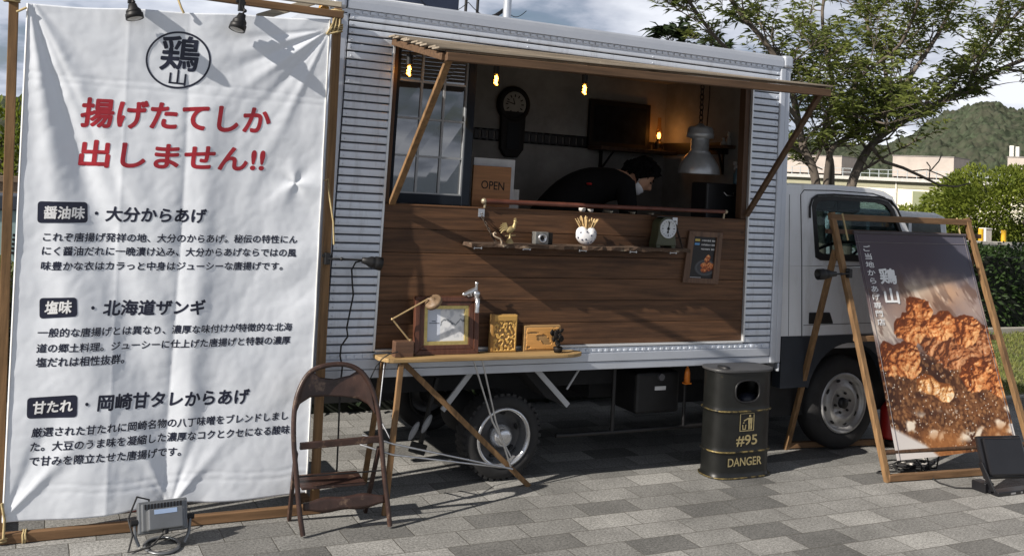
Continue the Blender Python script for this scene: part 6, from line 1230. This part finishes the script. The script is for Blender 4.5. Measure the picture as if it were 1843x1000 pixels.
CREAM = pm('cream_wall', (.70, .66, .54), .85, var=.05, vs=.6); STONE = pm('plant_cladding', (.43, .38, .34), .85, var=.14, vs=1.2, col2=(.34, .30, .28), c2s=.6)
z0 = RZ-.82; mb = MB(); mb.box((bx0, 0, -.02), (bx1, 10, z0), BM); mb.build('wall', CREAM, bd)
mb = MB(); mb.box((bx0-.1, -.05, z0+.001), (bx1+.1, 10, RZ-.28), BM); mb.build('frieze', pm('khaki_band', (.30, .29, .20), .8, var=.1), bd)
mb = MB(); mb.box((bx0-.4, -.5, RZ-.279), (bx1+.4, 10.3, RZ), BM); mb.build('roof', pm('roof_edge', (.46, .45, .42), .7), bd)
for u0, u1, vt, dp in ((1380, 1514, 279, 1.2), (1606, 1716, 281, 1.2), (1813, 1960, 284, 1.2)):
    a, b = bpt(u0, 314, dp), bpt(u1, 318, dp); zt = bpt((u0+u1)/2, vt+1, dp).z; mb = MB(); mb.box((a.x, dp, RZ+.18), (b.x, dp+4, zt), BM); pr3 = mb.build('plant_room', STONE, bd); mb = MB()
    for k in range(7): mb.box((a.x+(b.x-a.x)*k/6-.05, dp+.2, RZ), (a.x+(b.x-a.x)*k/6+.05, dp+3.8, RZ+.18), BM)
    mb.box((a.x-.04, dp-.05, zt), (b.x+.04, dp+4.05, zt+.07), BM); mb.build('coping', pm('coping', (.22, .2, .19), .8), pr3)
mb = MB(); a, b = bpt(1817, 262, 2.5), bpt(1824, 285, 2.5); c, d = bpt(1828, 264, 2.5), bpt(1834, 285, 2.5); mb.box((a.x, 2.5, b.z-.3), (b.x, 2.8, a.z), BM); mb.box((c.x, 2.5, b.z-.3), (d.x, 2.8, c.z), BM); mb.build('roof_vent', pm('vent_white', (.62, .62, .58), .7), bd)
mb = MB()
for z in (RZ+.30, RZ+.62): mb.box((bx0, .1, z), (bx1, .14, z+.04), BM)
for k in range(64): x = bx0+(bx1-bx0)*k/63; mb.box((x-.025, .1, RZ), (x+.025, .15, RZ+.66), BM)
mb.build('railing', pm('galvanised', (.36, .40, .42), .5, .3), bd)
for u in (1613, 1817, 1490):
    p = bpt(u, 330, -.1); mb = MB(); mb.box((p.x-.06, -.14, 0), (p.x+.06, -.06, RZ-.3), BM); mb.build('downpipe', pm('pipe_cream', (.60, .57, .50), .7), bd)
a, b = bpt(1643, 344), bpt(1705, 386); mb = MB(); mb.box((a.x, -.05, .0), (b.x, -.004, a.z), BM); sh2 = mb.build('shutter', pm('sage_shutter', (.20, .22, .13), .7, var=.1), bd)
mb = MB(); mb.box((a.x+.3, -.07, .5), (a.x+1.6, -.052, 1.1), BM); mb.build('notice', pm('notice_grey', (.5, .47, .42), .8, var=.4, vs=2), sh2)
a, b = bpt(1421, 318), bpt(1462, 330); mb = MB(); mb.box((a.x, -.05, b.z-.7), (b.x, -.004, b.z-.1), BM); mb.build('window', pm('dim_window', (.06, .065, .06), .2), bd)
# ------------------------------------------------------------------ foliage
def leaves(name, cs, ds, ln, wd, mat, parent, rg, bend=.25, seg=1):
    """cs points, ds directions: thin pointed blades"""
    vs, fs = [], []
    for c, d in zip(cs, ds):
        d = d.normalized(); u = Vector((rg.uniform(-1, 1), rg.uniform(-1, 1), rg.uniform(-1, 1))); s = d.cross(u)
        if s.length < 1e-3: continue
        s.normalize(); l = ln*rg.uniform(.65, 1.25); w_ = wd*rg.uniform(.7, 1.2); m = c+d*l*.5; e = c+d*l+Vector((0, 0, -bend*l)); b = len(vs)
        vs += [c, m+s*w_*.5, e, m-s*w_*.5]; fs.append((b, b+1, b+2, b+3))
    mb = MB(); mb.add(vs, fs); return mb.build(name, mat, parent)
BARK = pm('bark', (.10, .082, .066), .9, var=.4, vs=6, bump=.6, bs=14, stretch=(3, 3, .7), col2=(.16, .14, .12), c2s=3)
def acacia(name, label, limbs, Yp, seed, nsec, sec_len, frond, fw_, leaf, twig_n=5, nfr=7, base=None):
    rg = random.Random(seed); t = thing(name, label, 'tree', base); wood_ = MB(); lc, ld = [], []
    def path(p0, d, l, r, lev):
        n = 5; pts = [p0]; dd = d.normalized()
        for k in range(n):
            dd = (dd+Vector((rg.uniform(-.28, .28), rg.uniform(-.28, .28), rg.uniform(-.12, .22)))).normalized(); pts.append(pts[-1]+dd*l/n)
        wood_.tube(pts, [r*(1-.16*k) for k in range(n+1)], 5 if lev > 1 else 6, False)
        if lev >= 2:
            for q in pts[2:]+[pts[-1]]:
                for _ in range(nfr//2+1):
                    a = rg.uniform(0, 6.283); dv_ = (dd*.6+Vector((math.cos(a), math.sin(a), rg.uniform(-.45, .35)))).normalized(); lc.append(q); ld.append(dv_)
        else:
            for _ in range(twig_n): k = rg.randint(1, n); a = rg.uniform(0, 6.283); path(pts[k], (dd*.8+Vector((math.cos(a), math.sin(a), rg.uniform(-.1, .7)))), l*rg.uniform(.35, .6), r*.5, lev+1)
    for pts, r0, r1, ns_, dep in limbs:
        P = []
        for i, (u, v) in enumerate(pts): k = i/(len(pts)-1); P.append(at(u, v, 1, Yp+dep*k*k))
        S = []
        for i in range(len(P)-1):
            p0, p1, p2, p3 = P[max(0, i-1)], P[i], P[i+1], P[min(len(P)-1, i+2)]
            for k in range(4): q = k/4; S.append(.5*((2*p1)+(p2-p0)*q+(2*p0-5*p1+4*p2-p3)*q*q+(3*p1-p0-3*p2+p3)*q**3))
        S.append(P[-1]); n = len(S); r0 *= .66; wood_.tube(S, [r0+(r1-r0)*(i/(n-1))**.8 for i in range(n)], 8, False)
        for _ in range(ns_):
            i = rg.randint(int(n*.30), n-1); a = rg.uniform(0, 6.283); dv_ = (S[min(n-1, i+1)]-S[i-1]).normalized()*.7+Vector((math.cos(a), math.sin(a), rg.uniform(-.25, .75))); path(S[i], dv_, sec_len*rg.uniform(.55, 1.2), max(.008, (r0+(r1-r0)*i/n)*.4), 1)
    wood_.build('trunk', BARK, t); leaves('crown', lc, ld, frond, fw_, leaf, t, rg); print(name, len(lc), 'blades'); return t
LEAF1 = leafmat('acacia_leaf', (.044, .070, .016), (.25, .285, .07), 1.3, .45)
limbs = [([(1478, 500), (1475, 390), (1470, 340), (1462, 300), (1445, 262), (1436, 215), (1420, 150), (1380, 80), (1330, 20), (1280, -60)], .115, .03, 22, .6),
         ([(1486, 345), (1490, 300), (1500, 265), (1545, 235), (1600, 190), (1650, 120), (1700, 40), (1740, -60)], .07, .025, 22, -.7),
         ([(1520, 500), (1526, 400), (1530, 345), (1545, 300), (1568, 262), (1600, 235), (1660, 200), (1740, 160), (1800, 125), (1890, 90)], .125, .03, 26, .2),
         ([(1500, 500), (1497, 345), (1496, 290), (1482, 240), (1500, 170), (1490, 100), (1480, 20), (1500, -80)], .07, .02, 20, .9),
         ([(1436, 215), (1400, 170), (1350, 120), (1295, 75), (1245, 10), (1220, -40)], .05, .02, 11, -.5),
         ([(1600, 190), (1590, 110), (1560, 40), (1580, -60)], .05, .02, 16, .6),
         ([(1740, 160), (1775, 90), (1835, 20), (1880, -40)], .045, .02, 16, -.4),
         ([(1660, 200), (1690, 150), (1760, 100), (1800, 20), (1810, -50)], .045, .02, 14, .8),
         ([(1545, 235), (1540, 150), (1620, 80), (1660, -20)], .045, .02, 14, -.9),
         ([(1445, 262), (1470, 230), (1520, 210), (1560, 215), (1600, 225)], .03, .014, 9, -.6),
         ([(1800, 125), (1850, 130), (1930, 150)], .035, .02, 8, .2)]
tr1 = acacia('acacia_tree', 'wide-crowned feathery acacia with several dark trunks behind the truck cab', limbs, 5.0, 11, 0, .85, .15, .031, LEAF1, 7, 7, base=at(1500, 345, 1, 5).to_2d().to_3d())
mb = MB(); rg = random.Random(4)
for pts in ([(1566, 262), (1590, 291), (1625, 302), (1660, 318), (1690, 333), (1720, 336), (1745, 330)], [(1640, 308), (1668, 305), (1700, 318), (1712, 326)], [(1672, 326), (1674, 300), (1668, 292)], [(1674, 308), (1690, 290), (1694, 280)], [(1480, 305), (1452, 292), (1430, 288), (1412, 282)]):
    P = [at(u, v, 1, 4.9) for u, v in pts]; mb.tube(P, [.03-.02*i/(len(P)-1) for i in range(len(P))] if len(pts) > 4 else .009, 6)
mb.build('bare_branch', BARK, tr1)
LEAF2 = leafmat('dark_leaf', (.010, .022, .008), (.035, .055, .018), 2.0, .2)
limbs2 = [([(1205, 420), (1200, 250), (1190, 130), (1170, 95)], .06, .02, 7, .1), ([(1200, 250), (1225, 140), (1262, 100), (1290, 92)], .05, .02, 9, .2), ([(1200, 200), (1215, 120), (1210, 75)], .04, .015, 7, -.2), ([(1195, 220), (1150, 140), (1130, 110)], .03, .012, 4, .2)]
b2 = at(1205, 420, 1, 7.5); b2.z = 0; limbs2[0][0].insert(0, (1206, 540))
acacia('dark_tree', 'dark drooping tree whose top shows above the truck roof', limbs2, 7.5, 5, 0, .34, .24, .06, LEAF2, 3, 5, base=b2)
def shrub(name, label, c, rad, n, ln, wd, mat, seed, cat='bush', stem_mat=None, box=False, group=None, core=None):
    rg = random.Random(seed); c = V3(c); t = thing(name, label, cat, (c.x, c.y, 0), group); cs, ds = [], []; k = 0
    while len(cs) < n and k < n*30:
        k += 1; p = Vector((rg.uniform(-1, 1), rg.uniform(-1, 1), rg.uniform(-1, 1)))
        if box:
            m = max(abs(p.x), abs(p.y), abs(p.z)); 
            if m < .72: continue
            w_ = Vector((p.x*rad[0], p.y*rad[1], p.z*rad[2])); q = c+w_; bump_ = mnoise.noise(q*2.2)*.10; q += Vector((0, -bump_ if p.y < 0 else bump_, bump_ if p.z > 0 else 0)); nrm = Vector((0, p.y, p.z*.8))
        else:
            l = p.length
            if l > 1 or l < .35: continue
            w_ = Vector((p.x*rad[0], p.y*rad[1], p.z*rad[2])); q = c+w_; f = mnoise.noise(q*1.5); 
            if f < -.08+.25*(1-l): continue
            q += p*(.22*f); nrm = p
        if q.z < .03: continue
        cs.append(q); ds.append((nrm.normalized()+Vector((rg.uniform(-.8, .8), rg.uniform(-.8, .8), rg.uniform(-.3, .9)))))
    leaves('foliage', cs, ds, ln, wd, mat, t, rg, .15); mb = MB()
    if box: mb.box((c.x-rad[0]*.96, c.y-rad[1]*.80, 0), (c.x+rad[0]*.96, c.y+rad[1]*.80, c.z+rad[2]*.82))  # solid dark core added inside hedges to block light between the leaves
    else:
        for a in range(7):
            e = c+Vector((rad[0]*.6*math.cos(a*.9), rad[1]*.6*math.sin(a*.9), rad[2]*rg.uniform(-.1, .5))); b = Vector((c.x+.1*math.cos(a), c.y+.1*math.sin(a), 0)); mb.tube([b, b.lerp(e, .45)+Vector((0, 0, .1)), e], [.06, .045, .015], 6)
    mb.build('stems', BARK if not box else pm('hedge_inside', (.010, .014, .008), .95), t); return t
LEAF3 = leafmat('bush_leaf', (.060, .095, .012), (.26, .30, .045), 2.5, .4)
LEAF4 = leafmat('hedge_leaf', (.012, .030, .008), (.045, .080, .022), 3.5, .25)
cb_ = at(1790, 350, 1, 9.6); shrub('round_bush', 'bright yellow-green round bush behind the hedge near the yellow barrier', (cb_.x+.35, 9.6, 1.75), (2.0, 1.3, .98), 20000, .12, .05, LEAF3, 3)
cb2 = at(1640, 372, 1, 12); shrub('low_shrub', 'low yellow-green shrub in front of the cream building wall and its shutter', (cb2.x, 12, .75), (1.3, .6, .95), 3000, .15, .06, LEAF3, 8)
shrub('hedge', 'clipped dark green hedge on the grass behind the chicken print', (12.6, 4.95, .58), (3.2, .5, .60), 15000, .085, .042, LEAF4, 5, 'hedge', box=True)
shrub('hedge', 'dark hedge added behind the food truck to block light from under it', (2.6, 2.15, .52), (3.9, .30, .55), 9000, .085, .045, leafmat('shade_leaf', (.006, .014, .005), (.016, .028, .009), 3, .15), 6, 'hedge', box=True)  # added hedge, leaf colour darkened as shade; keeps light from under the truck
shrub('hedge', 'sunlit bushy hedge showing past the outer post of the white banner', (-1.9, 3.1, .42), (.75, .4, .46), 4200, .09, .045, leafmat('left_leaf', (.03, .05, .01), (.14, .15, .03), 3.0, .3), 7, 'hedge', box=True)
lb = at(34, 275, 1, 12); shrub('round_bush', 'tall yellow-green tree-like bush seen between the outer post and the banner', (lb.x-.1, 12.5, 1.5), (1.3, 1.0, 1.15), 5000, .16, .07, LEAF3, 9)
# grass strip and its kerb
mb = MB(); mb.box((6.2, 1.05, -.02), (30, 4.4, .012)); lw = mb.build('lawn', pm('grass_soil', (.085, .095, .028), .95, var=.35, vs=6, col2=(.20, .17, .09), c2amt=(.5, .7), c2s=2)); tag(lw, kind='structure', label='dry grass strip in front of the clipped hedge')
rg = random.Random(14); cs, ds = [], []
for _ in range(16000):
    cs.append(Vector((rg.uniform(6.6, 13), rg.uniform(1.15, 4.35), .012))); ds.append(Vector((rg.uniform(-.6, .6), rg.uniform(-.6, .6), 1)))
gr = leaves('grass', cs, ds, .06, .012, leafmat('grass_blade', (.07, .11, .02), (.26, .26, .08), 2, .3), None, rg, .1); tag(gr, 'short patchy grass growing in front of the clipped hedge', 'grass', kind='stuff')
mb = MB(); mb.box((6.1, .95, -.02), (30, 1.05, .05)); tag(mb.build('kerb', pm('kerb_stone', (.34, .32, .28), .9, bump=.3, bs=50), bevel=.01), kind='structure', label='pale kerb stone along the grass strip')
mb = MB(); mb.box((9.0, 4.32, -.02), (30, 4.42, .09)); tag(mb.build('kerb', pm('kerb_stone', (.34, .32, .28)), bevel=.01), kind='structure', label='pale edging stone at the foot of the hedge')
mb = MB(); mb.box((-12, 4.6, -.022), (60, 12.5, -.004)); tag(mb.build('road', pm('road_grey', (.13, .128, .12), .9, var=.12, vs=4)), kind='structure', label='grey service road behind the hedge')
# white van parked behind the cab
vx = at(1712, 400, 1, 6).x; v0, VY0, VY1, VZ = vx-3.4, 6.0, 7.45, 1.66
van = thing('parked_van', 'small white van parked behind the truck cab', 'van', (vx-1.7, 6.7, 0))
prof = [(v0, .30), (v0, 1.0), (v0+.45, 1.05), (v0+.85, VZ-.06), (v0+1.1, VZ), (vx-.35, VZ), (vx-.12, VZ-.06), (vx-.02, 1.0), (vx, .9), (vx, .30)]
mb = MB(); mb.prism([(x, VY0, z) for x, z in prof], (0, VY1-VY0, 0)); mb.build('body', WHITEP, van, bevel=.04)
for y in (VY0-.006, VY1-.002):
    for x0, x1, c0, c1 in ((v0+.62, v0+1.5, .25, 0), (v0+1.58, v0+2.42, 0, 0), (v0+2.5, vx-.20, 0, .06)):
        mb = MB(); mb.prism([(x0, y, 1.10), (x1, y, 1.10), (x1-c1, y, 1.50), (x0+c0, y, 1.50)], (0, .008, 0)); wn_ = mb.build('window', pm('dark_glass', (.03, .04, .042), .06, spec=.9), van)
    for cx in (v0+.62, vx-.6):
        mb = MB(); mb.lathe([(0, -.004), (.15, -.004), (.16, -.01), (.27, -.004), (.275, .03), (.275, .14)], (cx, y if y < 7 else y+.008, .275), (0, 1, 0) if y < 7 else (0, -1, 0), 28); w3 = mb.build('wheel', RUB, van)
mb = MB(); mb.prism([(v0+.50, VY0+.1, 1.10), (v0+.83, VY0+.12, 1.56), (v0+.83, VY1-.12, 1.56), (v0+.50, VY1-.1, 1.10)], (-.03, 0, .01)); mb.build('windscreen', MATS['dark_glass'], van)
# yellow barrier, white post, low wall
p0, p1 = at(1765, 438, 1, 8.0), at(1806, 440, 1, 8.0); zt1, zt2 = at(1765, 411, 1, 8.0).z, at(1804, 414, 1, 8.0).z; zb3 = (p0.z+p1.z)/2
YEL = pm('barrier_yellow', (.62, .36, .015), .5, var=.1)
yb3 = thing('yellow_barrier', 'yellow pipe barrier with two upright ends over the clipped hedge', 'barrier', ((p0.x+p1.x)/2, 8, 0))
mb = MB()
for x, z in ((p0.x, zt1), (p1.x, zt2)): mb.cyl((x, 8, -.004), (x, 8, z), .05, n=12)
mb.build('post', YEL, yb3); mb = MB(); mb.box((p0.x+.05, 7.95, zb3-.07), (p1.x-.05, 8.05, zb3+.05)); mb.build('rail', YEL, yb3, bevel=.01)
p = at(1776, 413, 1, 8.25); mb = MB(); mb.box((p.x-.09, 8.2, -.004), (p.x+.09, 8.35, p.z)); mb.box((p.x-.10, 8.19, p.z), (p.x+.10, 8.36, p.z+.03)); tag(mb.build('marker_post', pm('white_post', (.66, .65, .62), .6), loc=(p.x, 8.27, 0), bevel=.01), 'short white square post behind the yellow barrier', 'post')
a, b = at(1752, 434, 1, 7.4), at(1752, 462, 1, 7.4); mb = MB(); mb.box((a.x-1.2, 7.4, -.004), (a.x+9, 7.6, a.z-.05)); mb.box((a.x-1.22, 7.38, a.z-.05), (a.x+9.02, 7.62, a.z)); tag(mb.build('low_wall', pm('pale_concrete', (.58, .55, .48), .8, var=.08), loc=(a.x+3, 7.5, 0)), 'low pale concrete wall between the hedge and the yellow barrier', 'wall')
p = Vector((6.93, .66, 0)); wt = thing('water_weight', 'white rounded plastic water weight with a grey base on the paving beyond the chicken print', 'weight', p)
mb = MB(); mb.lathe([(.17, .10), (.175, .14), (.172, .30), (.155, .355), (.10, .39), (.04, .40), (0, .40)], p, n=32); mb.cyl(p+Vector((0, 0, .39)), p+Vector((0, 0, .43)), .03); mb.build('tank', pm('milky_plastic', (.62, .64, .64), .35, var=.06), wt)
mb = MB(); mb.lathe([(0, .001), (.18, .001), (.185, .03), (.175, .10), (0, .11)], p, n=32); mb.build('base', pm('grey_plastic', (.22, .22, .20), .6), wt)
# left of the banner
xx = at(25, 430, 1, 6).x; cab_ = thing('utility_cabinet', 'pale teal utility cabinet with vents seen past the outer post of the banner', 'cabinet', (xx, 6.3, 0)); TEAL = pm('teal_paint', (.30, .42, .42), .55, var=.06)
mb = MB(); mb.box((xx-.75, 6.0, .0), (xx+.5, 6.6, at(25, 378, 1, 6).z)); mb.build('cabinet_body', TEAL, cab_, bevel=.01)
mb = MB(); zl = at(25, 378, 1, 6).z; mb.box((xx-.8, 5.95, zl), (xx+.55, 6.65, at(25, 352, 1, 6).z)); mb.build('lid', pm('slate_blue', (.04, .05, .07), .6), cab_, bevel=.01)
mb = MB(); p = at(25, 440, 1, 6)
for k in range(5): z = at(25, 422+k*8, 1, 6).z; mb.box((p.x-.02, 5.992, z-.016), (p.x+.05, 5.999, z+.008))
mb.build('vent', DARKM, cab_)
p = at(35, 318, 1, 10.5); q = at(35, 352, 1, 10.5); mb = MB(); mb.box((p.x-4, 10.5, -.004), (p.x+1.6, 10.7, p.z-.08)); mb.box((p.x-4.05, 10.45, p.z-.08), (p.x+1.65, 10.75, p.z)); tag(mb.build('brown_wall', pm('brown_block', (.22, .16, .11), .85, var=.15, vs=3), loc=(p.x-1, 10.6, 0)), 'brown block wall with a coping far behind the outer banner post', 'wall')
